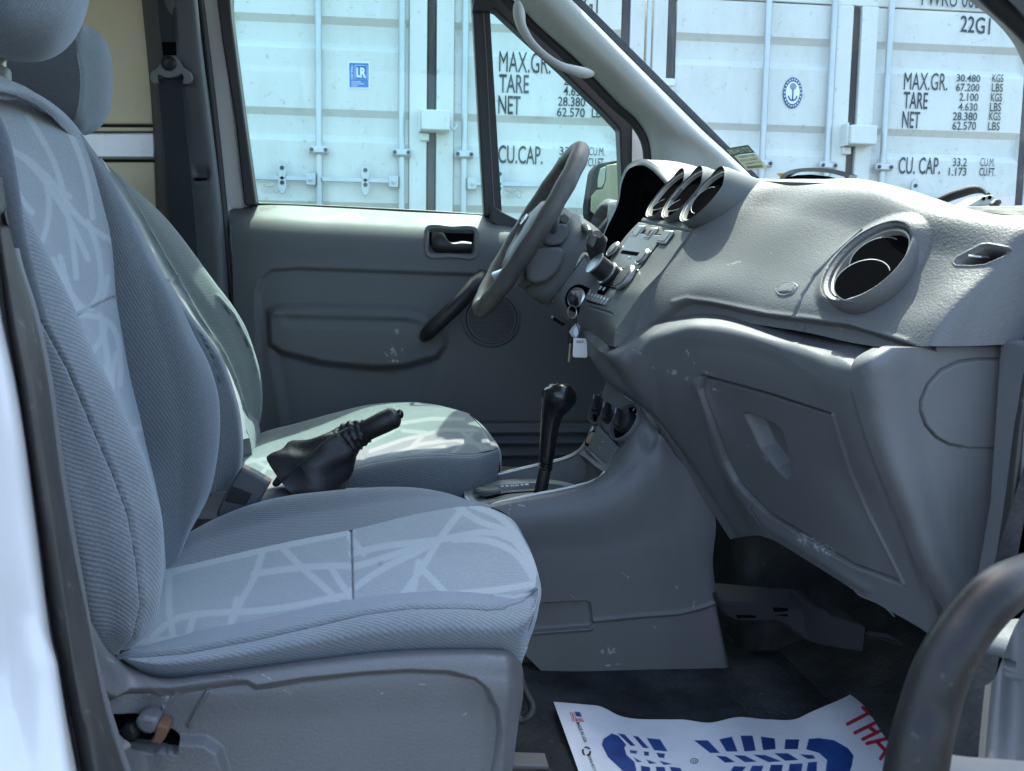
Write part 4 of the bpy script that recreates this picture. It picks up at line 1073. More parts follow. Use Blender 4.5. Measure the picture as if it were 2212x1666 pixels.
for c, flaps in zip(VC, [[(1455, 406, 0.010, (-0.74, -0.28, 0.6), 0.020), (1436, 440, 0.005, (-0.5, -0.2, 0.84), 0.024)], [(1493, 406, 0.010, (-0.74, -0.28, 0.6), 0.020), (1470, 442, 0.005, (-0.5, -0.2, 0.84), 0.024)], [(1541, 406, 0.011, (-0.74, -0.28, 0.6), 0.022), (1522, 434, 0.006, (-0.76, -0.3, 0.58), 0.026)]]):
    vent(c + AX * 0.004, AX, 0.0490, dash, flaps)
    # cowl running forward from each ring into the top of the dash
    x, y, a = frame_of(-AX, (0, 0, 1))
    lathe('vent_cowl', c, np.array([0.94, 0.0, -0.33]), [(0.0525, 0.002), (0.0545, 0.012), (0.0555, 0.06), (0.052, 0.16), (0.04, 0.24)], M['stack'], dash, 40, caps=False)
vent(PVC, PVA, 0.049, dash, [(1892, 557, 0.003, (-0.66, -0.40, 0.64), 0.029), (1862, 607, -0.002, (-0.60, -0.45, 0.66), 0.030)], 0.055, big=True)
# instrument hood: open shell over dark dials
hoodL = [(1300, 545, 2.02), (1308, 510, 2.03), (1335, 430, 2.04), (1340, 395, 2.04), (1349, 366, 2.03), (1366, 350, 1.99), (1385, 344, 1.94), (1410, 352, 1.86), (1440, 378, 1.78), (1462, 402, 1.73), (1480, 430, 1.70)]
def shift(p, dx, dy, dY=0):
    return [(a + dx, b + dy, c + dY) for a, b, c in p]
outer = [hoodL, [(a + 6 + 14 * k / 10, b + 2 * k / 10, c) for k, (a, b, c) in enumerate(hoodL)],
         [(a + 40 + 26 * k / 10, b + 8 - (4 if k > 5 else 0), c - 0.0) for k, (a, b, c) in enumerate(hoodL)],
         [(a + 100 + 30 * k / 10, b + 22 - (4 if k > 5 else 0), c) for k, (a, b, c) in enumerate(hoodL)]]
loft('instrument_hood', outer, M['pad'], dash, 30, 70, skirt=0, label=None)
innr = [[(1296, 556, 2.0), (1304, 512, 2.01), (1338, 430, 2.02), (1343, 397, 2.02), (1353, 372, 2.01), (1368, 360, 1.97), (1384, 357, 1.93), (1404, 365, 1.86), (1428, 388, 1.79), (1446, 410, 1.75), (1460, 440, 1.73)]]
lip = loft('hood_lip', [hoodL, [((a + p) / 2 - 2, (b + q) / 2 - 1, c) for (a, b, c), (p, q, r) in zip(hoodL, innr[0])], innr[0]], M['pad'], dash, 8, 70, skirt=0)
dials = loft('instrument_recess', [innr[0], [(a + 18, b + 20, c) for a, b, c in innr[0]], [(1370, 560, 1.9), (1372, 530, 1.92), (1380, 470, 1.95), (1384, 440, 1.95), (1388, 420, 1.94), (1395, 412, 1.92), (1402, 412, 1.90), (1412, 416, 1.86), (1424, 424, 1.82), (1432, 436, 1.80), (1440, 452, 1.78)]], M['void'], dash, 24, 60, skirt=0)
prism('instrument_panel', [(1302, 560, 2.03), (1312, 510, 2.03), (1345, 430, 2.03), (1352, 380, 2.03), (1390, 366, 2.03), (1430, 392, 2.03), (1470, 450, 2.03), (1420, 520, 2.03), (1360, 570, 2.03)], 0.02, M['void'], dash)
# driver's outer vent next to the hood
lathe('air_vent', at(1302, 478, 2.17), (-0.78, 0.0, 0.62), [(0.05, -0.03), (0.058, -0.01), (0.058, 0.0), (0.050, 0.005), (0.048, -0.002)], M['stack'], dash, 40, caps=False)
lathe('vent_barrel', at(1302, 478, 2.17), (-0.78, 0.0, 0.62), [(0.048, -0.002), (0.046, -0.03), (0, -0.03)], M['void'], dash, 40, caps=False)
loft('driver_pad', [[(1270, 520, 2.22), (1280, 470, 2.22), (1296, 440, 2.22), (1312, 430, 2.22), (1335, 432, 2.22)],
                     [(1290, 535, 2.14), (1305, 490, 2.13), (1318, 455, 2.12), (1326, 440, 2.12), (1342, 440, 2.12)],
                     [(1300, 555, 2.06), (1316, 500, 2.06), (1330, 462, 2.06), (1338, 445, 2.06), (1350, 445, 2.06)]], M['stack'], dash, 20, 30, mods=[('poly', [(1276, 500), (1284, 470), (1300, 446), (1310, 446), (1308, 470), (1290, 512)], -0.03, 5)], skirt=0.03)
loft('lower_driver_dash', [
    [(1195, 470, 2.24), (1230, 500, 2.22), (1268, 530, 2.18), (1310, 570, 2.10), (1340, 600, 1.9)],
    [(1190, 560, 2.24), (1225, 570, 2.20), (1255, 590, 2.10), (1280, 612, 1.95), (1300, 625, 1.8)],
    [(1200, 640, 2.24), (1215, 655, 2.18), (1232, 668, 2.05), (1250, 680, 1.9), (1268, 690, 1.75)],
    [(1215, 672, 2.24), (1232, 700, 2.18), (1255, 740, 2.05), (1285, 790, 1.9), (1312, 830, 1.75)]], M['trim'], dash, 40, 40, skirt=0.03)

# the hidden shelf from the crest of the dash to the windscreen base, and the firewall below it
loft('dash_shelf', [[(0.60, 0.80, 1.10), (0.80, 0.80, 1.12), (1.0, 0.80, 1.13)], [(0.62, 1.3, 1.11), (0.80, 1.3, 1.12), (1.02, 1.3, 1.13)], [(0.66, 1.6, 1.13), (0.80, 1.6, 1.13), (1.02, 1.6, 1.13)], [(0.62, 2.34, 1.12), (0.80, 2.34, 1.12), (1.0, 2.34, 1.12)]], M['dark'], dash, 12, 10, world=True, skirt=0.02)
rbox('dash_sun_block', (0.78, 1.60, 0.76), (0.44, 0.26, 0.68), M['carpet'], dash, 0.02)  # unseen block added inside the dash to stop a sun leak
mesh('firewall', [(1.01, 0.74, 0.3), (1.01, 2.42, 0.3), (1.01, 2.42, 1.135), (1.01, 0.74, 1.135)], [(0, 1, 2, 3)], M['carpet'], van, False)
mesh('kick_panel', [(0.45, 0.80, 0.42), (1.02, 0.80, 0.42), (1.02, 0.80, 1.12), (0.62, 0.80, 1.12)], [(0, 1, 2, 3)], M['carpet'], van, False)
# ------------------------------------------------------------------ controls on the centre panel
def sp(u, v, lift=0.0):
    """point on the centre panel: u across (0 driver side, 1 passenger side), v along its length (0 top seam, 1 lower edge)"""
    v_ = np.array([0, 0.18, 0.45, 0.75, 1.0])
    Lx = np.interp(v, v_, [1386, 1355, 1319, 1283, 1255]); Ly = np.interp(v, v_, [477, 508, 556, 612, 662])
    Rx = np.interp(v, v_, [1489, 1462, 1437, 1386, 1345]); Ry = np.interp(v, v_, [499, 530, 577, 633, 690])
    p = AT(np.array([Lx + (Rx - Lx) * u, Ly + (Ry - Ly) * u, 1.685 - 0.01 * v + (1.448 - 1.685) * u], float))
    return p + np.array([-0.78, 0, 0.62]) * lift
EU = sp(1, 0.5) - sp(0, 0.5)                    # across, towards the passenger
EU /= np.linalg.norm(EU)
EV = sp(0.5, 0.9) - sp(0.5, 0.05)               # down the panel
EV -= EU * (EV @ EU)
EV /= np.linalg.norm(EV)
EN = np.cross(EU, EV)                           # out of the panel
if EN[2] < 0:
    EN = -EN
def on_panel(px, py, lift=0.0):
    best = None
    for u in np.linspace(0, 1, 41):
        for v in np.linspace(0, 1.15, 47):
            q = sp(u, v)
            w = q - CAM
            s = PF / (w @ _d)
            d = (PW / 2 + (w @ _r) * s - px)**2 + (PH / 2 - (w @ _u) * s - py)**2
            if best is None or d < best[0]:
                best = (d, q)
    return best[1] + EN * (lift + 0.0015)
AXP = [EU, EV, EN]
def pbox(name, px, py, w, h, t, mat, par=dash, bev=0.002, lift=0.0):
    return rbox(name, on_panel(px, py, lift), (w, h, t), mat, par, bev, axes=AXP)
M['button'] = plain('button_face', (0.10, 0.105, 0.105), 0.35)
M['radio'] = plain('radio_face', (0.085, 0.09, 0.09), 0.38)
for px, w in ((1380, 0.026), (1407, 0.028), (1438, 0.032)):
    py = 504 + (px - 1380) * 0.2
    b = pbox('switch', px, py, w + 0.003, 0.026, 0.005, M['chromed'] if 'chromed' in M else M['silver'], bev=0.002)
    pbox('switch_face', px, py, w, 0.022, 0.0065, M['button'], b)
hz_ = on_panel(1407, 509, 0.004)
tube('hazard_triangle', [hz_ + EV * -0.006, hz_ + EV * 0.004 + EU * 0.006, hz_ + EV * 0.004 - EU * 0.006], 0.0006, plain('hazard_red', (0.30, 0.03, 0.02), 0.5), dash, 5, closed=True)
rad = pbox('radio', 1368, 553, 0.142, 0.092, 0.004, M['radio'], bev=0.003)
pbox('disc_slot', 1366, 552, 0.09, 0.007, 0.006, M['void'], rad, 0.001)
pbox('radio_frame', 1368, 553, 0.147, 0.097, 0.0025, M['void'], rad, 0.002)
for px, py in ((1327, 543), (1391, 560)):
    c = on_panel(px, py, 0.003)
    k = lathe('radio_knob', c, EN, [(0.0165, 0.0), (0.0165, 0.002), (0.0150, 0.0035), (0.0135, 0.003), (0.0, 0.0032)], M['chrome'], rad, 32)
    lathe('knob_cap', c + EN * 0.003, EN, [(0.0135, 0.0), (0.012, 0.0018), (0.0, 0.0025)], M['radio'], k, 28)
pbox('radio_mark', 1364, 557.5, 0.010, 0.0025, 0.0066, M['silver'], rad, 0)
# lower radio block: dark display, volume knob standing proud, round pad with chrome ring
blk = pbox('control_block', 1338, 600, 0.12, 0.044, 0.007, M['gloss'], bev=0.004)
c = on_panel(1322, 600, 0.004)
kn = lathe('volume_knob', c, EN, [(0.0215, 0.0), (0.0215, 0.004), (0.0195, 0.006), (0.0190, 0.032), (0.0205, 0.0335), (0.0205, 0.036), (0.018, 0.0365), (0.0, 0.036)], M['black'], dash, 36)
lathe('knob_ring', c + EN * 0.0335, EN, [(0.0193, 0), (0.0212, 0.0005), (0.0212, 0.003), (0.018, 0.0036)], M['silver'], kn, 36)
lathe('knob_ring', c + EN * 0.004, EN, [(0.0205, 0), (0.0222, 0.0008), (0.0222, 0.003), (0.0195, 0.004)], M['chrome'], kn, 36)
c = on_panel(1356, 604, 0.0035)
cp = lathe('menu_pad', c, EN, [(0.0235, 0.0), (0.0235, 0.005), (0.021, 0.0075), (0.019, 0.0065), (0.0, 0.007)], M['chrome'], dash, 36)
lathe('pad_face', c + EN * 0.0068, EN, [(0.0195, 0.0), (0.0185, 0.002), (0.0, 0.0024)], M['radio'], cp, 32)
for dx in (-0.012, 0, 0.012):
    rbox('pad_key', c + EU * dx + EN * 0.009, (0.009, 0.016, 0.001), M['button'], cp, 0.0008, axes=AXP)
# rocker and row of buttons
rk = pbox('rocker_switch', 1307, 628, 0.036, 0.022, 0.010, M['void'], bev=0.006)
for dx in (-0.009, 0.009):
    rbox('rocker_mark', on_panel(1307, 628, 0.0057) + EU * dx, (0.007, 0.007, 0.0008), M['silver'], rk, 0.001, axes=AXP)
row = pbox('button_strip', 1296, 651, 0.112, 0.021, 0.006, M['void'], bev=0.005)
bc = on_panel(1296, 651, 0.0)
for i in range(7):
    p = bc + EU * (-0.0465 + i * 0.0155)
    b = rbox('button', p + EN * 0.0035, (0.0135, 0.0165, 0.006), M['button'], row, 0.0012, axes=AXP)
    rbox('button_mark', p + EN * 0.0068 + EV * -0.003, (0.006, 0.004, 0.0006), M['silver'], row, 0, axes=AXP)
# ------------------------------------------------------------------ seats
BL, BLL = (0.085, 0.105, 0.125), (0.165, 0.185, 0.205)
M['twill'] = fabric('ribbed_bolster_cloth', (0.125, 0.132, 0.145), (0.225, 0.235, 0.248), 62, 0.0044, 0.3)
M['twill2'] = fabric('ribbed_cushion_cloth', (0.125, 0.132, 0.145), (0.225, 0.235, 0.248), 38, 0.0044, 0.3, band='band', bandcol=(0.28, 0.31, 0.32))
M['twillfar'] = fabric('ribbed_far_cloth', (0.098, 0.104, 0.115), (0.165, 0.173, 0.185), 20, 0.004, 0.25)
M['insert'] = fabric('patterned_insert_cloth', (0.195, 0.207, 0.222), (0.285, 0.298, 0.312), 8, 0.0038, 0.35, band='band', bandcol=(0.305, 0.335, 0.345), amount=0.6)
M['head'] = fabric('headrest_cloth', (0.165, 0.178, 0.195), (0.235, 0.25, 0.265), 25, 0.0032, 0.3, amount=0.45)
M['head_shade_edge'] = fabric('shaded_headrest_and_edge_cloth', (0.065, 0.070, 0.078), (0.095, 0.10, 0.11), 90, 0.003, 0.4)  # darker cloth: shade on the headrest side, also the backrest edge
M['seatplastic'] = plastic('seat_side_plastic', (0.105, 0.106, 0.112), 0.52, 420, 0.28, 0.06)
seat = thing('passenger_seat', 'near passenger seat in grey patterned cloth with scuffed plastic side cover', 'car seat', at(650, 1640, 1.1))
# backrest, near face to far face
NB = [(-30, 160, .90), (0, 277, .90), (43, 427, .90), (107, 555, .90), (157, 655, .90), (200, 755, .895), (240, 832, .89), (287, 932, .89), (320, 1005, .885), (337, 1065, .885), (350, 1120, .88), (354, 1190, .88), (350, 1260, .875), (341, 1318, .87), (320, 1364, .87), (286, 1398, .87), (258, 1416, .88)]
def off(c, dx, dy=0, Y=None, f=None):
    n = len(c)
    return [(x + (dx[0] + (dx[1] - dx[0]) * i / (n - 1) if isinstance(dx, tuple) else dx), y + dy, Y if Y is not None else (Y0 + (f or 0))) for i, (x, y, Y0) in enumerate(c)]
seamN = [(30, 560, .845), (80, 668, .845), (150, 798, .845), (200, 915, .845), (247, 1022, .84), (280, 1110, .84), (300, 1220, .835), (308, 1310, .835), (290, 1383, .84), (262, 1412, .85)]
backL = [(-120, 160, .90), (-90, 277, .88), (-40, 427, .87), (-10, 555, .86), (30, 665, .85), (70, 822, .84), (95, 972, .835), (120, 1110, .83), (150, 1230, .83), (175, 1320, .83), (200, 1375, .835), (240, 1418, .85)]
side = loft('backrest_bolster', [
    off(backL, -70, 0, .95), backL,
    [(-60, 200, .87), (-20, 400, .86), (5, 520, .85), (55, 665, .845), (105, 800, .842), (145, 915, .838), (180, 1022, .834), (205, 1110, .83), (228, 1220, .828), (238, 1310, .83), (238, 1370, .835), (250, 1414, .85)],
    [(-55, 180, .885), (-8, 380, .872), (22, 500, .865), (82, 664, .852), (152, 796, .848), (203, 915, .846), (250, 1022, .844), (282, 1110, .842), (302, 1220, .838), (309, 1310, .838), (292, 1382, .845), (256, 1415, .855)],
    NB, off(NB, -14, 2, f=.05), off(NB, (-34, -30), 4, f=.10)],
    M['twill'], seat, 120, 240, mods=[('line', seamN, -0.005, 4)], paint={'seam': [('line', seamN, 1.6)]}, skirt=0.03)
side['label'] = 'ribbed near bolster of the backrest'
FB0 = [(150, 262, 1.27), (162, 275, 1.26), (174, 294, 1.25), (200, 360, 1.25), (220, 433, 1.25), (237, 500, 1.25), (245, 560, 1.25), (251, 642, 1.25), (264, 722, 1.25), (284, 828, 1.25), (301, 895, 1.25), (318, 972, 1.25), (338, 1055, 1.24), (349, 1110, 1.24), (357, 1200, 1.24), (360, 1290, 1.24)]
FBS = [(152, 260, 1.30), (166, 274, 1.31), (180, 294, 1.31), (234, 373, 1.31), (284, 463, 1.31), (328, 555, 1.31), (378, 638, 1.31), (418, 722, 1.31), (451, 788, 1.31), (470, 855, 1.31), (474, 905, 1.31), (468, 988, 1.31), (448, 1075, 1.31), (430, 1112, 1.31), (410, 1150, 1.31), (370, 1260, 1.31)]
top_edge = [(0, 175), (67, 197), (117, 227), (150, 257), (177, 293)]
b_lines = [[(-10, 300), (60, 350), (130, 440), (190, 560)], [(60, 250), (120, 360), (150, 480), (165, 600)], [(70, 352), (100, 385), (150, 425)], [(120, 230), (170, 330), (195, 430), (200, 470)],
           [(130, 555), (155, 640), (165, 665), (200, 665)], [(115, 560), (150, 630), (178, 665)], [(190, 480), (212, 545), (212, 640), (200, 662)], [(232, 600), (222, 650)], [(200, 760), (225, 700), (215, 680)], [(170, 680), (225, 690), (260, 830)],
           [(220, 700), (240, 830), (230, 790)], [(255, 760), (240, 850), (290, 940)], [(285, 930), (302, 925)], [(10, 300), (40, 420), (70, 460)], [(-5, 330), (30, 330), (100, 380), (180, 480), (240, 520)], [(100, 390), (105, 470), (92, 520)]]
ins = loft('backrest_insert', [
    [(-100, 180, 1.0), (-40, 277, 1.0), (10, 427, 1.0), (70, 555, .99), (120, 655, .98), (165, 755, .98), (205, 832, .98), (255, 932, .97), (290, 1005, .97), (308, 1065, .97), (320, 1120, .97), (325, 1200, .97), (325, 1300, .97)],
    [(-60, 165, 1.08), (-10, 190, 1.08), (70, 420, 1.08), (130, 555, 1.07), (170, 655, 1.07), (210, 755, 1.06), (243, 832, 1.06), (280, 932, 1.06), (306, 1005, 1.06), (322, 1065, 1.06), (332, 1120, 1.06), (338, 1200, 1.06), (340, 1300, 1.06)],
    [(-20, 168, 1.15), (50, 192, 1.15), (125, 400, 1.15), (180, 520, 1.15), (205, 620, 1.15), (230, 740, 1.15), (258, 832, 1.15), (288, 925, 1.15), (310, 1000, 1.15), (328, 1062, 1.15), (338, 1115, 1.15), (345, 1200, 1.15), (348, 1300, 1.15)],
    off(FB0[1:], 0, 0)], M['insert'], seat, 170, 320,
    mods=[('line', [(140, 680), (170, 679), (248, 642)], -0.004, 3), ('line', [(100, 575), (130, 680)], 0, 1)],
    paint={'band': [('line', spl([(a, b) for a, b in l], 14) if len(l) > 2 else l, 7.0) for l in b_lines], 'seam': [('line', [(150, 684), (170, 679), (250, 641)], 1.4)]}, skirt=0.03)
crown = loft('backrest_crown', [
    [(-130, 150, .92), (-70, 150, .95), (0, 172, 1.0), (67, 196, 1.06), (117, 226, 1.13), (152, 257, 1.2), (178, 292, 1.27)],
    [(-130, 170, .90), (-70, 172, .93), (0, 192, .98), (62, 205, 1.05), (112, 236, 1.12), (148, 268, 1.19), (173, 296, 1.25)],
    [(-130, 215, .89), (-70, 205, .92), (0, 199, .985), (55, 215, 1.055), (104, 246, 1.125), (140, 280, 1.19), (168, 306, 1.24)]], M['insert'], seat, 24, 60, skirt=0.02)
far = loft('backrest_bolster', [
    FB0, [((x0 * .55 + x1 * .45), (y0 * .55 + y1 * .45), 1.255) for (x0, y0, _), (x1, y1, _) in zip(FB0, FBS)],
    [((x0 * .15 + x1 * .85), (y0 * .15 + y1 * .85), 1.27) for (x0, y0, _), (x1, y1, _) in zip(FB0, FBS)],
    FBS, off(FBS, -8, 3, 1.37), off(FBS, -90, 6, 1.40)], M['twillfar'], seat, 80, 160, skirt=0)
tube('backrest_piping', [(-34, 400, .83), (-5, 470, .82), (20, 560, .82), (34, 640, .82)], 0.006, M['seatplastic'], seat, 8, res=20, photo=True)
tube('backrest_edge', [(-60, 200, .84), (-8, 300, .825), (12, 400, .82), (30, 520, .815), (50, 600, .82), (75, 690, .825)], 0.010, M['head_shade_edge'], seat, 10, res=24, photo=True)
# headrest
def cushion_block(name, cx, cy, hw, hh, slices, mat, parent, n=2.4, k=64, mods=None):
    """closed padded block: superellipse outlines (photo centre and half sizes at the middle slice) stacked across the van"""
    V, U = [], []
    t = np.arange(k) / k * 2 * math.pi
    for Y, sc_ in slices:
        ex = np.sign(np.cos(t)) * np.abs(np.cos(t))**(2 / n) * hw * sc_ + cx
        ey = np.sign(np.sin(t)) * np.abs(np.sin(t))**(2 / n) * hh * sc_ + cy
        V.append(AT(np.stack([ex, ey, np.full(k, Y)], 1)))
    m_ = len(V)
    V = np.concatenate(V)
    F = [tuple(f) for f in grid_faces(m_, k, False, True)] + [tuple(range(k))[::-1], tuple(range((m_ - 1) * k, m_ * k))]
    return mesh(name, V, F, mat, parent, True, uv=np.stack([V[:, 0] + V[:, 1], V[:, 2]], 1))
th_ = np.linspace(0, math.pi / 2, 12)
sl_ = [(1.03 - 0.095 * math.sin(q), 0.03 + 0.97 * max(math.cos(q), 0.0)**0.55) for q in th_[::-1]] + [(1.10, 1.0), (1.17, 0.99), (1.22, 0.97)] + [(1.22 + 0.09 * math.sin(q), 0.03 + 0.94 * max(math.cos(q), 0.0)**0.55) for q in th_[1:]]
cushion_block('headrest', 58, -82, 141, 217, sl_, M['head'], seat)
lathe('headrest_post', at(0, 118, 1.12), (0.1, 0, 1), [(0.007, -0.08), (0.007, 0.06)], M['silver'], seat, 14)
rbox('post_collar', at(-4, 164, 1.12), (0.024, 0.02, 0.02), M['light'], seat, 0.005)
# cushion
CF = [(300, 1225, 1.40), (357, 1188, 1.39), (420, 1145, 1.38), (480, 1114, 1.37), (560, 1085, 1.36), (630, 1070, 1.36), (700, 1062, 1.36), (790, 1054, 1.36), (850, 1052, 1.355), (900, 1054, 1.35), (940, 1060, 1.345), (980, 1070, 1.335), (1010, 1081, 1.32), (1050, 1094, 1.30)]
CI = [(300, 1250, 1.24), (357, 1231, 1.24), (420, 1217, 1.24), (500, 1198, 1.24), (570, 1182, 1.24), (660, 1163, 1.24), (757, 1145, 1.24), (820, 1130, 1.24), (880, 1115, 1.24), (930, 1105, 1.24), (970, 1098, 1.245), (1010, 1094, 1.25), (1040, 1094, 1.265), (1060, 1098, 1.28)]
FR = [(1050, 1094, 1.30), (1078, 1100, 1.26), (1104, 1116, 1.20), (1124, 1144, 1.14), (1142, 1184, 1.08), (1156, 1226, 1.02), (1164, 1258, .97), (1166, 1290, .93)]
NI = [(280, 1404, .965), (360, 1382, .965), (433, 1362, .965), (553, 1339, .965), (640, 1319, .965), (713, 1303, .965), (790, 1291, .965), (853, 1283, .965), (953, 1277, .965), (1010, 1279, .965), (1053, 1283, .962), (1090, 1285, .958), (1125, 1282, .955), (1156, 1268, .958)]
SE = [(250, 1417, .885), (330, 1413, .885), (400, 1407, .885), (553, 1378, .885), (620, 1362, .885), (687, 1347, .885), (786, 1323, .885), (886, 1310, .885), (986, 1309, .885), (1020, 1311, .885), (1053, 1314, .885), (1090, 1311, .888), (1128, 1300, .898), (1161, 1273, .932)]
LO = [(256, 1420, .875), (333, 1457, .87), (433, 1453, .865), (553, 1438, .865), (620, 1429, .865), (686, 1421, .865), (786, 1410, .865), (886, 1402, .865), (986, 1400, .865), (1030, 1401, .865), (1060, 1402, .866), (1093, 1404, .870), (1118, 1402, .878), (1140, 1370, .90)]
LO2 = off(LO, 0, 30, f=.01)
SIDEM = [((a[0] + b[0]) / 2 + (4 if i > 11 else 0), (a[1] + b[1]) / 2, .852 + (0.02 if i == 13 else 0.006 if i == 12 else 0)) for i, (a, b) in enumerate(zip(SE, LO))]
NBT = [((a[0] + b[0]) / 2, (a[1] + b[1]) / 2 - 1, .915) for a, b in zip(NI, SE)]
c_lines = [[(290, 1388), (380, 1380), (450, 1372)], [(350, 1240), (420, 1222), (560, 1190), (760, 1148)], [(430, 1214), (365, 1240), (340, 1250)], [(366, 1236), (366, 1320), (382, 1410)], [(330, 1376), (378, 1337), (440, 1326), (553, 1320), (640, 1308), (716, 1292), (762, 1284)], [(568, 1186), (548, 1250), (520, 1300), (498, 1350)],
           [(606, 1180), (653, 1227), (720, 1289), (735, 1310)], [(548, 1240), (653, 1226), (762, 1222)], [(712, 1222), (738, 1262), (764, 1300)], [(756, 1160), (785, 1196)], [(760, 1196), (830, 1180), (920, 1170), (986, 1160), (1036, 1150), (1100, 1160), (1140, 1205), (1160, 1258)],
           [(760, 1274), (830, 1227), (900, 1193), (955, 1163)], [(760, 1226), (830, 1205), (905, 1180)], [(1000, 1100), (953, 1160), (916, 1220), (866, 1292)], [(908, 1226), (940, 1258), (970, 1290)], [(980, 1166), (1060, 1170), (1110, 1193), (1150, 1246)],
           [(990, 1098), (1040, 1128), (1100, 1150), (1150, 1212)], [(1020, 1092), (1080, 1118), (1130, 1172)], [(905, 1215), (890, 1288)], [(960, 1286), (1060, 1276), (1150, 1262)], [(512, 1296), (498, 1350)], [(420, 1326), (402, 1390)]]
dark_ = [[(1046, 1098), (1100, 1140), (1140, 1200), (1160, 1255)]]
cu = loft('cushion', [
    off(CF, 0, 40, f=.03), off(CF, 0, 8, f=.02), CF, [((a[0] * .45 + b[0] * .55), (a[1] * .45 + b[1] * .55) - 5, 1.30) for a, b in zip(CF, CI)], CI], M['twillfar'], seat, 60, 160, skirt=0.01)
top_ = loft('cushion_insert', [
    CI,
    [(330, 1275, 1.18), (390, 1262, 1.18), (450, 1248, 1.18), (530, 1229, 1.18), (600, 1213, 1.18), (690, 1194, 1.18), (780, 1175, 1.18), (840, 1162, 1.18), (900, 1148, 1.18), (950, 1137, 1.18), (1000, 1128, 1.18), (1045, 1122, 1.19), (1080, 1120, 1.20), (1104, 1120, 1.215)],
    [(320, 1315, 1.10), (390, 1303, 1.10), (450, 1290, 1.10), (540, 1268, 1.10), (620, 1249, 1.10), (700, 1233, 1.10), (785, 1217, 1.10), (846, 1206, 1.10), (915, 1196, 1.10), (975, 1188, 1.10), (1030, 1182, 1.10), (1080, 1180, 1.10), (1115, 1180, 1.105), (1143, 1186, 1.11)],
    [(300, 1365, 1.02), (375, 1346, 1.02), (440, 1329, 1.02), (548, 1304, 1.02), (630, 1284, 1.02), (706, 1267, 1.02), (788, 1254, 1.02), (850, 1245, 1.02), (935, 1237, 1.02), (995, 1235, 1.02), (1045, 1236, 1.02), (1090, 1235, 1.02), (1125, 1232, 1.022), (1158, 1230, 1.03)],
    NI], M['insert'], seat, 230, 380,
    mods=[('line', [(757, 1143), (762, 1295)], -0.004, 3)], paint={'band': [('line', spl([(a, b) for a, b in l], 14) if len(l) > 2 else l, 8.0) for l in c_lines], 'seam': [('line', [(757, 1143), (762, 1295)], 1.3)],
          'stain': [('poly', [(818, 1215), (826, 1213), (824, 1222), (817, 1222)], 4)]}, skirt=0)
bol = loft('cushion_bolster', [NI, NBT, SE, SIDEM, LO, LO2], M['twill2'], seat, 110, 330,
    mods=[('line', [(a, b) for a, b, _ in SE[:-2]], -0.003, 4)], paint={'seam': [('line', [(a, b) for a, b, _ in SE], 1.5)], 'band': [('line', [(1070, 1284), (1110, 1290), (1145, 1282)], 4)]}, skirt=0)
frt = loft('cushion_front', [
    [(1050, 1094, 1.30), (1080, 1102, 1.25), (1104, 1119, 1.215), (1126, 1150, 1.16), (1143, 1185, 1.11), (1158, 1230, 1.03), (1157, 1266, .96), (1161, 1273, .935)],
    [(1052, 1100, 1.32), (1086, 1110, 1.27), (1110, 1128, 1.22), (1132, 1160, 1.16), (1148, 1195, 1.11), (1162, 1238, 1.03), (1165, 1268, .975), (1158, 1290, .93)],
    [(1052, 1140, 1.34), (1088, 1150, 1.28), (1112, 1170, 1.23), (1134, 1205, 1.17), (1150, 1245, 1.11), (1163, 1290, 1.03), (1163, 1318, .975), (1150, 1340, .915)],
    [(1040, 1230, 1.34), (1078, 1240, 1.28), (1100, 1260, 1.23), (1120, 1300, 1.17), (1136, 1345, 1.11), (1145, 1375, 1.03), (1142, 1388, .975), (1138, 1372, .901)],
    [(1030, 1300, 1.34), (1060, 1320, 1.28), (1080, 1350, 1.23), (1100, 1390, 1.17), (1118, 1425, 1.11), (1125, 1440, 1.03), (1124, 1432, .975), (1120, 1410, .885)]], M['twill2'], seat, 80, 90, skirt=0,
    paint={'band': [('line', [(1100, 1122), (1140, 1185), (1158, 1240)], 5)]})
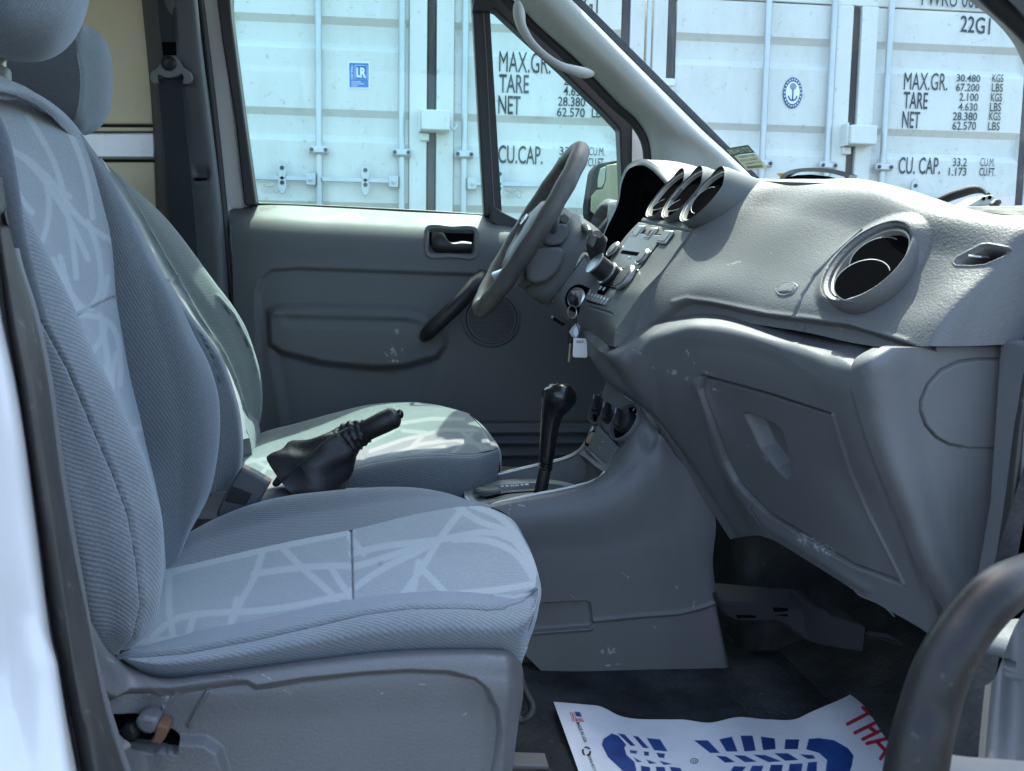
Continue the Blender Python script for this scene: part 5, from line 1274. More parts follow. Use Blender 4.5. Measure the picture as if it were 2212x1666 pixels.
# plastic side cover with the recline lever in its recess
ledge = [(205, 1482), (238, 1506), (256, 1511), (268, 1504), (287, 1492), (367, 1491), (450, 1476), (500, 1472), (530, 1474), (553, 1486), (653, 1470), (786, 1457), (886, 1452), (970, 1455), (1026, 1470), (1053, 1493), (1073, 1537), (1083, 1593), (1082, 1720), (500, 1720), (470, 1628), (440, 1608), (383, 1606), (330, 1625), (280, 1610), (262, 1570), (225, 1530)]
hole = [(247, 1560), (250, 1547), (262, 1540), (275, 1545), (290, 1552), (370, 1592), (384, 1607), (382, 1630), (345, 1627), (310, 1614), (272, 1596), (252, 1580)]
low = [(290, 1640), (383, 1640), (383, 1606), (440, 1608), (470, 1630), (510, 1665), (540, 1740), (240, 1740), (262, 1612)]
cov = loft('side_cover', [
    [(120, 1240, .80), (170, 1290, .80), (198, 1345, .80), (240, 1412, .83), (262, 1424, .868), (333, 1462, .863), (433, 1458, .858), (553, 1442, .858), (686, 1424, .858), (853, 1406, .858), (986, 1402, .858), (1060, 1403, .858), (1094, 1405, .862), (1112, 1412, .89), (1120, 1420, .93)],
    [(130, 1260, .79), (176, 1310, .79), (205, 1365, .79), (245, 1425, .82), (265, 1440, .845), (336, 1470, .843), (436, 1466, .842), (556, 1451, .842), (688, 1434, .842), (855, 1417, .842), (988, 1413, .842), (1062, 1414, .842), (1097, 1418, .846), (1117, 1426, .875), (1126, 1434, .93)],
    [(142, 1330, .788), (186, 1400, .788), (212, 1440, .788), (250, 1480, .815), (280, 1490, .83), (340, 1495, .832), (440, 1492, .832), (558, 1488, .832), (690, 1475, .832), (857, 1465, .832), (990, 1462, .832), (1065, 1464, .832), (1105, 1470, .838), (1122, 1476, .865), (1131, 1484, .93)],
    [(165, 1430, .788), (202, 1500, .788), (228, 1540, .788), (260, 1560, .812), (290, 1570, .828), (350, 1575, .832), (450, 1575, .832), (565, 1573, .832), (695, 1570, .832), (860, 1562, .832), (990, 1560, .832), (1062, 1562, .832), (1098, 1566, .838), (1112, 1570, .862), (1118, 1574, .93)],
    [(190, 1560, .788), (228, 1620, .788), (254, 1660, .788), (280, 1670, .812), (310, 1680, .828), (365, 1690, .832), (460, 1700, .832), (570, 1700, .832), (700, 1700, .832), (860, 1700, .832), (985, 1700, .832), (1050, 1700, .832), (1082, 1700, .838), (1096, 1700, .862), (1102, 1700, .93)]],
    M['seatplastic'], seat, 160, 460,
    mods=[('poly', ledge, -0.012, 15), ('poly', hole, -0.045, 3), ('line', [(444, 1487), (438, 1512), (420, 1545), (402, 1580)], 0.004, 4), ('line', [(376, 1495), (366, 1520), (346, 1546)], 0.003, 4)],
    paint={'scuff': [('poly', [(310, 1497), (324, 1497), (320, 1510), (308, 1510)], 2), ('poly', [(336, 1505), (344, 1507), (336, 1515)], 2), ('poly', [(344, 1540), (356, 1500), (372, 1494), (350, 1546)], 2), ('line', [(202, 1408), (212, 1428)], 2.2), ('line', [(232, 1423), (245, 1430)], 2),
                     ('line', [(205, 1472), (222, 1464)], 2), ('line', [(470, 1458), (500, 1461)], 1.5), ('poly', [(998, 1552), (1010, 1554), (1008, 1562), (1000, 1560)], 2), ('line', [(815, 1515), (840, 1508)], 1.5), ('line', [(555, 1450), (585, 1468)], 1.2),
                     ('line', [(610, 1500), (625, 1512)], 1.5), ('line', [(905, 1489), (920, 1490)], 1.5)]}, skirt=0.02)
prism('lever_recess', [(x, y, 0.850) for x, y in [(243, 1560), (246, 1540), (262, 1534), (280, 1540), (296, 1550), (376, 1590), (390, 1604), (388, 1636), (345, 1634), (306, 1620), (268, 1602), (248, 1584)]], 0.004, M['void'], cov)  # black plate added to paint the hole's depth dark
kn_ = prism('recline_lever', [(290, 1555, .822), (307, 1547, .822), (341, 1553, .822), (338, 1577, .822), (331, 1588, .822), (312, 1588, .822), (293, 1575, .822)], 0.028, M['dark'], seat, 0.006, seg=3)
prism('lever_arm', [(248, 1584, .838), (277, 1562, .838), (294, 1573, .838), (301, 1590, .838), (288, 1612, .838), (262, 1600, .838)], 0.02, M['black'], kn_, 0.005)
M['foam'] = painted('brown_foam', (0.13, 0.062, 0.035), 0.95, (0.05, 0.03, 0.02), 0.6, 60)
prism('lever_foam', [(338, 1566, .822), (347, 1567, .822), (361, 1573, .822), (363, 1580, .822), (355, 1598, .822), (346, 1609, .822), (330, 1606, .822), (323, 1603, .822), (332, 1594, .822), (335, 1580, .822)], 0.02, M['foam'], kn_, 0.004)
tube('slide_bar', [(1113, 1432, .92), (1119, 1450, .92), (1134, 1490, .915), (1149, 1522, .91), (1150, 1534, .905), (1142, 1548, .90), (1128, 1555, .90), (1112, 1552, .90), (1090, 1548, .90)], 0.0042, M['black'], seat, 10, res=40, photo=True)
# driver's seat
ds = thing('driver_seat', 'far driver seat in grey patterned cloth with sunlit cushion', 'car seat', at(800, 1080, 1.9))
dn = [(330, 560, 1.62), (377, 638, 1.62), (405, 672, 1.62), (433, 708, 1.62), (458, 740, 1.62), (477, 768, 1.62), (494, 808, 1.62), (507, 848, 1.62), (516, 880, 1.62), (521, 912, 1.62), (525, 972, 1.62), (520, 1018, 1.62), (500, 1060, 1.62)]
df = [(208, 338, 2.1), (218, 346, 2.1), (247, 370, 2.1), (293, 410, 2.1), (350, 463, 2.1), (388, 508, 2.1), (423, 555, 2.1), (467, 615, 2.1), (500, 658, 2.1), (530, 708, 2.1), (548, 757, 2.1), (560, 800, 2.1), (566, 855, 2.1), (562, 905, 2.1), (548, 950, 2.1)]
di = [(212, 345, 2.03), (222, 356, 2.03), (262, 400, 2.03), (300, 462, 2.03), (330, 515, 2.03), (356, 560, 2.03), (382, 605, 2.03), (408, 650, 2.03), (438, 700, 2.03), (470, 745, 2.03), (492, 785, 2.03), (510, 830, 2.03), (528, 890, 2.03), (540, 945, 2.03)]
dni = [(198, 348, 1.72), (206, 362, 1.72), (235, 420, 1.72), (270, 480, 1.72), (300, 530, 1.72), (325, 575, 1.72), (352, 620, 1.72), (383, 662, 1.72), (415, 705, 1.72), (448, 750, 1.72), (474, 790, 1.72), (495, 835, 1.72), (512, 890, 1.72), (520, 950, 1.72)]
M['drv'] = fabric('driver_cloth', (0.12, 0.13, 0.13), (0.18, 0.19, 0.188), 70, 0.0034, 0.3, band='band', bandcol=(0.22, 0.232, 0.225), amount=0.4)
loft('backrest', [dni, [((a[0] + b[0]) / 2 + 3, (a[1] + b[1]) / 2, 1.88) for a, b in zip(dni, di)], di, [(a * .5 + p * .5, b * .5 + q * .5 - 4, 2.06) for (a, b, c), (p, q, r) in zip(di, df[1:])], df, off(df, -14, 3, 2.16), off(df, -80, 6, 2.2)], M['drv'], ds, 120, 160,
     mods=[('line', [(a, b) for a, b, _ in di], -0.006, 4), ('line', [(355, 612), (383, 598)], -0.004, 3), ('line', [(470, 640), (505, 680), (540, 750), (553, 800)], -0.004, 3)],
     paint={'seam': [('line', [(a, b) for a, b, _ in di], 1.2), ('line', [(358, 610), (383, 598)], 1.2), ('line', [(478, 655), (512, 700), (545, 770)], 0.9)], 'band': [('line', [(240, 390), (300, 480), (360, 600)], 4), ('line', [(380, 620), (440, 690), (470, 760)], 4)]}, skirt=0)
loft('backrest_bolster', [off(dn, -90, 20, 1.58), off(dn, -40, 6, 1.565), off(dn, -8, 0, 1.58), dn, off(dn, -10, 4, 1.70), off(dn, -30, 6, 1.74)], M['twillfar'], ds, 60, 90,
     mods=[('line', [(430, 720), (470, 790), (480, 830)], -0.004, 3)], paint={'seam': [('line', [(436, 722), (460, 770), (475, 830)], 1.0)]}, skirt=0.02)
loft('backrest_lower', [[(500, 860, 1.98), (520, 900, 1.98), (540, 950, 1.98), (545, 985, 1.98)], [(530, 870, 2.08), (552, 900, 2.08), (562, 930, 2.08), (560, 970, 2.08)]], M['drv'], ds, 10, 20, skirt=0.03)
# headrest: pale front lobe, and side cloth darkened as its shaded face
hs = [(175, 52, 1.72), (162, 80, 1.71), (166, 120, 1.70), (172, 155, 1.70), (172, 200, 1.70), (167, 235, 1.70), (155, 260, 1.71), (140, 275, 1.73)]
loft('headrest_side', [[(-80, 60, 1.78), (-80, 120, 1.74), (-80, 200, 1.74), (-80, 290, 1.78)], [(0, 50, 1.73), (0, 110, 1.69), (0, 190, 1.69), (0, 290, 1.73)], [(90, 50, 1.71), (90, 110, 1.68), (90, 190, 1.68), (90, 285, 1.72)], hs], M['head_shade_edge'], ds, 40, 50, skirt=0)
loft('headrest', [hs, [(177, 52, 1.725), (172, 80, 1.72), (178, 120, 1.715), (184, 155, 1.715), (184, 205, 1.715), (180, 240, 1.715), (172, 268, 1.72), (160, 284, 1.74)],
                  [(180, 54, 1.80), (204, 76, 1.78), (219, 110, 1.77), (226, 150, 1.77), (227, 195, 1.77), (221, 236, 1.77), (203, 272, 1.78), (178, 290, 1.80)],
                  [(176, 54, 1.98), (206, 76, 1.98), (222, 110, 1.98), (228, 150, 1.98), (228, 195, 1.98), (222, 236, 1.98), (204, 272, 1.98), (176, 290, 1.98)],
                  [(150, 64, 2.08), (176, 86, 2.08), (190, 118, 2.08), (196, 155, 2.08), (196, 195, 2.08), (190, 230, 2.08), (174, 262, 2.08), (150, 278, 2.08)]], M['head'], ds, 60, 60, mods=[('line', [(a + 3, b) for a, b, _ in hs], -0.005, 3)], paint={'seam': [('line', [(a + 2, b) for a, b, _ in hs], 1.5)]}, skirt=0)
# cushion
uf = [(520, 960, 2.1), (560, 938, 2.1), (640, 915, 2.1), (720, 893, 2.1), (790, 876, 2.1), (850, 870, 2.1), (900, 870, 2.1), (950, 878, 2.1), (998, 892, 2.06)]
ui = [(510, 1000, 1.96), (560, 984, 1.96), (640, 966, 1.96), (720, 944, 1.96), (800, 918, 1.96), (870, 900, 1.96), (930, 892, 1.96), (985, 890, 1.96), (1015, 898, 1.97)]
um = [(500, 1040, 1.82), (560, 1022, 1.82), (640, 1002, 1.82), (720, 982, 1.82), (800, 960, 1.82), (880, 942, 1.82), (950, 930, 1.82), (1010, 926, 1.82), (1048, 934, 1.83)]
un = [(500, 1075, 1.68), (560, 1060, 1.68), (640, 1040, 1.68), (720, 1012, 1.68), (800, 992, 1.68), (880, 980, 1.68), (950, 978, 1.68), (1020, 980, 1.68), (1064, 972, 1.70)]
us = [(500, 1082, 1.64), (560, 1066, 1.64), (640, 1048, 1.64), (720, 1020, 1.64), (800, 998, 1.64), (880, 985, 1.64), (950, 982, 1.64), (1025, 984, 1.64), (1075, 968, 1.67)]
ul = [(500, 1140, 1.61), (560, 1140, 1.61), (640, 1130, 1.61), (720, 1110, 1.61), (800, 1090, 1.61), (880, 1075, 1.61), (950, 1072, 1.61), (1025, 1068, 1.62), (1070, 1050, 1.66)]
ub = [(500, 1200, 1.63), (560, 1200, 1.63), (640, 1190, 1.63), (720, 1170, 1.63), (800, 1150, 1.63), (880, 1140, 1.63), (950, 1130, 1.63), (1020, 1110, 1.64), (1056, 1080, 1.68)]
u_lines = [[(530, 1000), (600, 985)], [(540, 990), (580, 1010), (640, 1030)], [(600, 980), (560, 1030)], [(800, 975), (870, 950), (960, 928), (1030, 930)], [(830, 990), (905, 960), (980, 950), (1050, 962)], [(870, 930), (920, 935), (890, 965)], [(1000, 935), (1040, 970)], [(970, 985), (1000, 960), (1020, 935)], [(860, 915), (930, 905), (1000, 905)],
           [(720, 990), (790, 960), (860, 925)], [(890, 980), (960, 965)], [(1045, 930), (1060, 960)]]
loft('cushion_bolster', [off(uf, 0, 40, 2.13), off(uf, 0, 8, 2.12), uf, [((a[0] + b[0]) / 2, (a[1] + b[1]) / 2 - 3, 2.04) for a, b in zip(uf, ui)], ui], M['drv'], ds, 40, 80, skirt=0)
loft('cushion_insert', [ui, um, un], M['drv'], ds, 100, 160, paint={'band': [('line', l, 4.5) for l in u_lines]}, mods=[('line', [(770, 930), (785, 995)], -0.003, 3)], skirt=0)
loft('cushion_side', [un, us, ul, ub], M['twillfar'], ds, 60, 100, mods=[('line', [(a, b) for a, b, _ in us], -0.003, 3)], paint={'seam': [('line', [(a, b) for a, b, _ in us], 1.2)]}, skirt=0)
loft('cushion_front', [[(980, 888, 2.09), (1015, 898, 1.97), (1049, 934, 1.83), (1065, 972, 1.70), (1075, 968, 1.672)],
                       [(984, 892, 2.10), (1024, 904, 1.98), (1060, 940, 1.84), (1079, 975, 1.72), (1078, 985, 1.68)],
                       [(985, 930, 2.11), (1026, 950, 1.99), (1064, 985, 1.85), (1083, 1000, 1.72), (1080, 1020, 1.67)],
                       [(975, 980, 2.11), (1012, 1000, 1.99), (1045, 1040, 1.85), (1068, 1060, 1.73), (1064, 1056, 1.665)]], M['drv'], ds, 40, 40, skirt=0)
# ------------------------------------------------------------------ steering wheel and column
wh = thing('steering_wheel', 'worn grey steering wheel in front of the driver seat', 'steering wheel', at(1143, 497, 1.87))
WC = at(1143, 497, 1.87)
wn_ = np.array([-math.cos(math.radians(31)), 0.0, math.sin(math.radians(31))])       # towards the driver
wd_ = np.array([math.sin(math.radians(31)), 0.0, math.cos(math.radians(31))])        # up the wheel
wy_ = np.array([0.0, 1.0, 0.0])
M['rim'] = painted('worn_wheel_leather', (0.062, 0.061, 0.056), 0.58, (0.15, 0.142, 0.118), 0.7, 16.0, spec=0.25)
RW = 0.1805
ring = []
rr = []
for k in range(64):
    a = k / 64 * 2 * math.pi
    ring.append(WC + RW * (math.cos(a) * wd_ + math.sin(a) * wy_))
    rr.append(0.0168 + 0.0007 * math.sin(16 * a) * (1 if math.cos(a) < 0.9 else 0))
rim = tube('rim', ring, rr, M['rim'], wh, 16, closed=True, squash=(1.0, 1.06))
ring2 = [WC + (RW - 0.0165) * (math.cos(a) * wd_ + math.sin(a) * wy_) for a in np.linspace(0, 2 * math.pi, 64, endpoint=False)]
def wp(u, v, h):
    return WC + wd_ * u + wy_ * v + wn_ * h
hubc = [(0.072, 0.0), (0.060, 0.05), (0.025, 0.078), (-0.035, 0.075), (-0.085, 0.045), (-0.095, 0.0), (-0.085, -0.045), (-0.035, -0.075), (0.025, -0.078), (0.060, -0.05)]
hub_o = rnd([(a, b, 0) for a, b in hubc], 40)
V, F = [], []
lv = [(1.0, -0.045), (1.02, -0.015), (0.97, 0.004), (0.85, 0.014), (0.55, 0.020), (0.2, 0.022)]
for s_, h in lv:
    for a, b, _ in hub_o:
        V.append(wp(a * s_ * 1.05 - 0.004, b * s_ * 1.05, h - 0.006))
F = [tuple(f) for f in grid_faces(len(lv), len(hub_o), False, True)] + [tuple(range((len(lv) - 1) * len(hub_o), len(lv) * len(hub_o)))]
hub = mesh('hub', V, F, M['stack'], wh, True)
em = lathe('emblem', wp(0.012, 0.0, 0.0175), wn_, [(0.0, 0.0), (0.0125, 0.0), (0.0125, 0.003), (0.0110, 0.004), (0.0, 0.0042)], M['chrome'], hub, 32, ref=(0, 1, 0), sx=1.6, sy=1.0)
lathe('emblem_field', wp(0.012, 0.0, 0.0220), wn_, [(0.0, 0.0), (0.0100, 0.0), (0.0, 0.0008)], plain('emblem_grey', (0.12, 0.13, 0.15), 0.4), em, 28, ref=(0, 1, 0), sx=1.6, sy=1.0)
for v in (-0.006, 0.0, 0.006):
    tube('emblem_script', [wp(0.008, v - 0.003, 0.0232), wp(0.015, v, 0.0232), wp(0.009, v + 0.003, 0.0232)], 0.0006, M['chrome'], em, 5)
text('AIRBAG', wp(-0.062, 0.014, 0.0165), wy_ * -0.028, wd_ * 0.007, M['print'], hub, name='airbag_lettering', lift=0.0006)
for s_ in (-1, 1):
    for (u0, v0, u1, v1, w0, w1) in ((0.02, 0.06, 0.035, 0.168, 0.030, 0.022), (-0.06, 0.05, -0.115, 0.128, 0.026, 0.020)):
        P0, P1 = wp(u0, s_ * v0, -0.024), wp(u1, s_ * v1, -0.004)
        sp_ = tube('spoke', [P0, (P0 + P1) / 2 - wn_ * 0.006, P1], [w0, (w0 + w1) / 2 * 0.85, w1], M['silver'] if u0 < 0 else M['dark'], wh, 14, res=12, squash=(1.0, 0.45) if True else None)
col = thing('steering_column', 'grey steering column shroud with dark stalk and ignition lock', 'steering column', at(1215, 560, 1.86))
loft('column_shroud', [
    [(1150, 512, 2.0), (1190, 466, 2.0), (1232, 462, 2.0), (1270, 482, 1.98), (1300, 512, 1.95)],
    [(1160, 540, 1.86), (1196, 482, 1.85), (1236, 470, 1.85), (1276, 490, 1.84), (1310, 525, 1.82)],
    [(1172, 570, 1.79), (1206, 520, 1.785), (1240, 496, 1.785), (1272, 508, 1.785), (1300, 545, 1.78)],
    [(1160, 600, 1.775), (1196, 560, 1.77), (1226, 530, 1.77), (1250, 524, 1.77), (1268, 540, 1.77)],
    [(1150, 618, 1.775), (1176, 600, 1.77), (1200, 580, 1.77), (1220, 580, 1.77), (1234, 594, 1.77)],
    [(1142, 622, 1.80), (1158, 628, 1.79), (1172, 636, 1.785), (1182, 642, 1.785), (1190, 647, 1.79)],
    [(1132, 612, 1.95), (1150, 626, 1.95), (1166, 640, 1.95), (1178, 650, 1.95), (1190, 656, 1.95)]], M['door'], col, 70, 60, skirt=0.02)
prism('column_boss', [(1176, 496, 1.765), (1196, 486, 1.765), (1217, 482, 1.765), (1228, 488, 1.765), (1229, 510, 1.765), (1216, 528, 1.765), (1196, 532, 1.765), (1176, 528, 1.765)], 0.09, M['door'], col, 0.012, seg=4)
prism('column_boss', [(1150, 548, 1.752), (1172, 536, 1.752), (1206, 533, 1.752), (1219, 541, 1.752), (1218, 562, 1.752), (1202, 592, 1.752), (1182, 608, 1.752), (1156, 613, 1.752), (1140, 606, 1.752), (1138, 584, 1.752)], 0.10, M['door'], col, 0.014, seg=4)
prism('column_cap', [(1207, 470, 1.78), (1220, 460, 1.78), (1231, 468, 1.78), (1229, 480, 1.78), (1220, 486, 1.78), (1207, 478, 1.78)], 0.06, M['stack'], col, 0.004)
st_ = tube('wiper_stalk', [(1296, 592, 1.76), (1292, 578, 1.70), (1290, 556, 1.655), (1288, 535, 1.63), (1289, 518, 1.61), (1291, 506, 1.60)], [0.011, 0.0125, 0.0135, 0.0165, 0.0165, 0.009], M['black'], col, 14, res=24, photo=True)
prism('stalk_switch', [(1270, 526, 1.588), (1280, 506, 1.588), (1293, 510, 1.588), (1284, 534, 1.588), (1278, 536, 1.588)], 0.012, plain('stalk_button', (0.03, 0.028, 0.03), 0.4), st_, 0.002)
tube('stalk_collar', [(1262, 490, 1.80), (1270, 497, 1.77), (1274, 503, 1.75)], [0.007, 0.008, 0.006], M['stack'], col, 12, res=8, photo=True)
# panel under the column with the ignition lock
loft('ignition_panel', [
    [(1190, 648, 1.80), (1198, 646, 1.78), (1206, 640, 1.78)],
    [(1226, 600, 1.80), (1234, 600, 1.765), (1246, 604, 1.76)],
    [(1262, 552, 1.80), (1268, 552, 1.77), (1300, 575, 1.74)],
    ], M['trim'], col, 20, 10, skirt=0.03)
loft('ignition_surround', [
    [(1192, 648, 1.80), (1212, 676, 1.80), (1238, 708, 1.79), (1262, 738, 1.77)],
    [(1206, 632, 1.76), (1226, 660, 1.74), (1248, 690, 1.73), (1272, 712, 1.71)],
    [(1232, 598, 1.745), (1250, 625, 1.73), (1266, 655, 1.715), (1282, 690, 1.70)],
    [(1262, 556, 1.75), (1280, 585, 1.735), (1300, 610, 1.72), (1310, 640, 1.70)]], M['trim'], col, 40, 40, skirt=0.04)
LX = np.array([-0.62, -0.70, 0.25])
lc = at(1249, 645, 1.70)
lk = lathe('ignition_lock', lc, LX, [(0.0255, -0.02), (0.0255, 0.004), (0.0225, 0.008), (0.020, 0.004), (0.0, 0.003)], M['void'], col, 32)
lathe('lock_ring', lc + LX * 0.004, LX, [(0.018, 0.0), (0.0185, 0.004), (0.0145, 0.006), (0.0135, 0.002), (0.0, 0.001)], M['chrome'], lk, 28)
tube('column_lever', [(1194, 686, 1.82), (1204, 693, 1.84), (1216, 700, 1.87)], 0.004, M['black'], col, 8, photo=True)
lathe('lever_tip', at(1193, 685, 1.815), (-1, 0, 0), [(0.0, -0.004), (0.0035, 0), (0.0, 0.003)], M['silver'], col, 10)
# keys hanging from the lock
keys = thing('key_bunch', 'keys on a ring with white paper tag hanging from the ignition', 'keys', at(1240, 650, 1.66))
kh = tube('key_head', [(1236, 632, 1.675), (1238, 645, 1.668), (1242, 660, 1.672)], [0.006, 0.0095, 0.007], M['black'], keys, 12, res=10, photo=True, squash=(0.6, 1))
kr = [(1236 + 9.5 * math.cos(a) , 674 + 14 * math.sin(a), 1.665 + 0.006 * math.cos(a)) for a in np.linspace(0, 2 * math.pi, 28, endpoint=False)]
tube('key_ring', kr, 0.0011, M['chrome'], keys, 6, closed=True, photo=True)
prism('key_fob', [(1233, 686, 1.668), (1243, 688, 1.668), (1242, 705, 1.668), (1240, 742, 1.668), (1226, 742, 1.668), (1229, 710, 1.668)], 0.008, M['black'], keys, 0.002)
prism('key_blade', [(1230, 742, 1.67), (1234, 742, 1.67), (1232, 765, 1.67), (1233, 770, 1.67), (1230, 783, 1.67), (1226, 781, 1.67), (1228, 765, 1.67)], 0.002, plain('old_brass_key', (0.28, 0.25, 0.19), 0.4, 0.7), keys, 0.0005)
tg = prism('fob_tag', [(1236, 707, 1.655), (1246, 697, 1.655), (1254, 706, 1.655), (1252, 722, 1.655), (1245, 732, 1.655), (1235, 727, 1.655), (1229, 717, 1.655)], 0.003, plain('grey_tag', (0.30, 0.34, 0.37), 0.4), keys, 0.001)
prism('tag_diamond', [(1239, 713, 1.653), (1246, 704, 1.653), (1251, 710, 1.653), (1249, 722, 1.653), (1244, 729, 1.653), (1239, 722, 1.653)], 0.001, plain('pale_diamond', (0.62, 0.68, 0.74), 0.4), tg)
M['paperw'] = plain('white_tag_card', (0.72, 0.71, 0.70), 0.6)
pt = prism('paper_tag', [(1239, 730, 1.648), (1268, 732, 1.648), (1269, 770, 1.648), (1266, 773, 1.648), (1240, 772, 1.648), (1237, 769, 1.648)], 0.0012, M['paperw'], keys, 0.0004)
o_ = at(1245, 741, 1.6472)
text('5357', o_, at(1261, 742, 1.6472) - o_, (at(1245, 735.5, 1.6472) - o_) * np.array([0, 0, 1]), M['print'], pt, bold=0.02, lift=0.0003)
tube('tag_cord', [(1243, 686, 1.662), (1246, 692, 1.655), (1245, 698, 1.652), (1250, 712, 1.65), (1252, 730, 1.649)], 0.0008, M['black'], keys, 6, res=16, photo=True)
# ------------------------------------------------------------------ centre console
con = thing('centre_console', 'grey floor console with gear gate, heater dials and chrome strip', 'console', at(1350, 1445, 1.42))
M['console'] = plastic('slate_console_plastic', (0.100, 0.103, 0.110), 0.55, 480, 0.25, 0.08)
rec = [(1120, 1307), (1268, 1300), (1275, 1304), (1281, 1350), (1277, 1357), (1120, 1370)]
con_side = loft('side_panel', [
    [(1000, 1100, 1.455), (1010, 1106, 1.42), (1020, 1120, 1.412), (1040, 1200, 1.41), (1060, 1300, 1.41), (1105, 1380, 1.41), (1169, 1451, 1.41)],
    [(1100, 1080, 1.455), (1104, 1087, 1.42), (1110, 1100, 1.412), (1125, 1200, 1.408), (1145, 1300, 1.408), (1180, 1390, 1.408), (1215, 1452, 1.408)],
    [(1200, 1061, 1.455), (1203, 1068, 1.42), (1208, 1082, 1.41), (1220, 1190, 1.405), (1235, 1300, 1.405), (1255, 1390, 1.405), (1280, 1453, 1.405)],
    [(1270, 1044, 1.46), (1273, 1051, 1.42), (1278, 1066, 1.41), (1295, 1190, 1.405), (1312, 1300, 1.405), (1330, 1390, 1.405), (1350, 1454, 1.405)],
    [(1304, 1022, 1.46), (1310, 1030, 1.42), (1322, 1050, 1.408), (1350, 1180, 1.405), (1375, 1300, 1.405), (1395, 1390, 1.405), (1410, 1454, 1.405)],
    [(1322, 1004, 1.46), (1332, 1010, 1.425), (1352, 1025, 1.408), (1400, 1160, 1.403), (1440, 1300, 1.403), (1460, 1390, 1.403), (1475, 1454, 1.403)],
    [(1352, 950, 1.46), (1364, 958, 1.43), (1388, 985, 1.412), (1460, 1150, 1.402), (1500, 1290, 1.402), (1525, 1385, 1.402), (1545, 1455, 1.402)],
    [(1382, 882, 1.46), (1390, 892, 1.44), (1424, 942, 1.42), (1505, 1075, 1.402), (1535, 1245, 1.402), (1548, 1306, 1.402), (1574, 1452, 1.402)],
    [(1380, 876, 1.45), (1390, 890, 1.435), (1432, 950, 1.418), (1545, 1115, 1.402), (1540, 1222, 1.404), (1552, 1306, 1.406), (1578, 1440, 1.406)]],
    M['console'], con, 260, 220,
    mods=[('poly', rec, -0.010, 4), ('line', [(1281, 1341), (1393, 1330), (1466, 1325), (1510, 1316), (1552, 1300)], 0.004, 4), ('poly', [(1100, 1372), (1280, 1357), (1281, 1343), (1393, 1333), (1466, 1328), (1556, 1304), (1600, 1480), (1100, 1480)], -0.003, 5), ('line', [(1149, 1368), (1276, 1359)], 0.004, 4)],
    paint={'scuff': [('poly', [(1296, 1406), (1316, 1400), (1338, 1404), (1334, 1413), (1302, 1415)], 3), ('line', [(1343, 1238), (1357, 1247)], 1.6), ('poly', [(1450, 1262), (1468, 1268), (1462, 1272)], 2), ('line', [(1310, 1440), (1342, 1436)], 1.6), ('line', [(1500, 1300), (1498, 1312)], 2), ('poly', [(1412, 1355), (1418, 1356), (1416, 1361)], 1.5),
                     ('line', [(1233, 1285), (1245, 1294)], 1.4), ('line', [(1096, 1118), (1103, 1092)], 1.4), ('line', [(1120, 1091), (1138, 1094)], 1.4)]}, skirt=0.03)
# panel with the heater dials, facing back and to the passenger
dial_p = loft('dial_panel', [
    [(1310, 822, 1.66), (1300, 856, 1.655), (1289, 899, 1.65), (1276, 940, 1.645), (1261, 971, 1.64), (1250, 980, 1.64)],
    [(1326, 838, 1.58), (1314, 880, 1.575), (1304, 920, 1.57), (1291, 958, 1.57), (1278, 985, 1.57), (1268, 992, 1.57)],
    [(1356, 862, 1.52), (1350, 898, 1.515), (1338, 944, 1.51), (1320, 982, 1.505), (1301, 1005, 1.50), (1290, 1010, 1.50)],
    [(1396, 884, 1.46), (1388, 908, 1.455), (1368, 955, 1.45), (1336, 990, 1.45), (1314, 1016, 1.455), (1306, 1020, 1.46)]],
    M['console'], con, 80, 90, mods=[('line', [(1289, 917), (1334, 963)], -0.004, 2)], skirt=0.03)
DA = np.array([-0.82, -0.28, 0.5])
DA /= np.linalg.norm(DA)
for px, py, Y, R in ((1301, 880, 1.635, 0.031), (1324, 898, 1.565, 0.031), (1350, 912, 1.485, 0.031)):
    c = at(px, py, Y)
    d = lathe('dial', c, DA, [(R * 1.12, -0.004), (R * 1.08, 0.003), (R, 0.004), (R * 0.97, -0.006), (0.0, -0.006)], M['console'], con, 36)
    lathe('dial_face', c - DA * 0.004, DA, [(R * 0.96, 0.0), (0.0, 0.001)], M['void'], d, 32)
    lathe('dial_knob', c - DA * 0.004, DA, [(R * 0.62, 0.0), (R * 0.58, 0.010), (R * 0.40, 0.014), (0.0, 0.015)], M['black'], d, 28)
    x, y, a = frame_of(DA, (0, 0, 1))
    rbox('dial_grip', c + DA * 0.014, (0.010, 0.034, 0.016), M['black'], d, 0.004, axes=[x * 0.5 - y * 0.866, x * 0.866 + y * 0.5, a])
    rbox('dial_pointer', c + DA * 0.0225 + (x * 0.866 + y * 0.5) * 0.010, (0.002, 0.010, 0.001), M['silver'], d, 0, axes=[x * 0.5 - y * 0.866, x * 0.866 + y * 0.5, a])
    for k in range(5):
        an = math.radians(-30 + k * 35)
        rbox('dial_mark', c - DA * 0.0025 + (x * math.cos(an) - y * math.sin(an)) * R * 0.8, (0.005, 0.0016, 0.0006), M['silver'], d, 0, axes=[x * math.cos(an) - y * math.sin(an), x * math.sin(an) + y * math.cos(an), a])
sk = lathe('power_socket', at(1280, 949, 1.612), DA, [(0.0155, -0.004), (0.0155, 0.004), (0.0125, 0.006), (0.0, 0.005)], M['void'], con, 28)
lathe('socket_cap', at(1280, 949, 1.610), DA, [(0.0125, 0.003), (0.011, 0.0055), (0.0, 0.006)], plain('copper_cap', (0.30, 0.19, 0.13), 0.5, 0.3), sk, 24)
swp = prism('switch_panel', [(1290, 919, 1.575), (1334, 963, 1.485), (1310, 1003, 1.49), (1268, 968, 1.585)], 0.02, M['dark'], con, 0.002, direction=-DA)
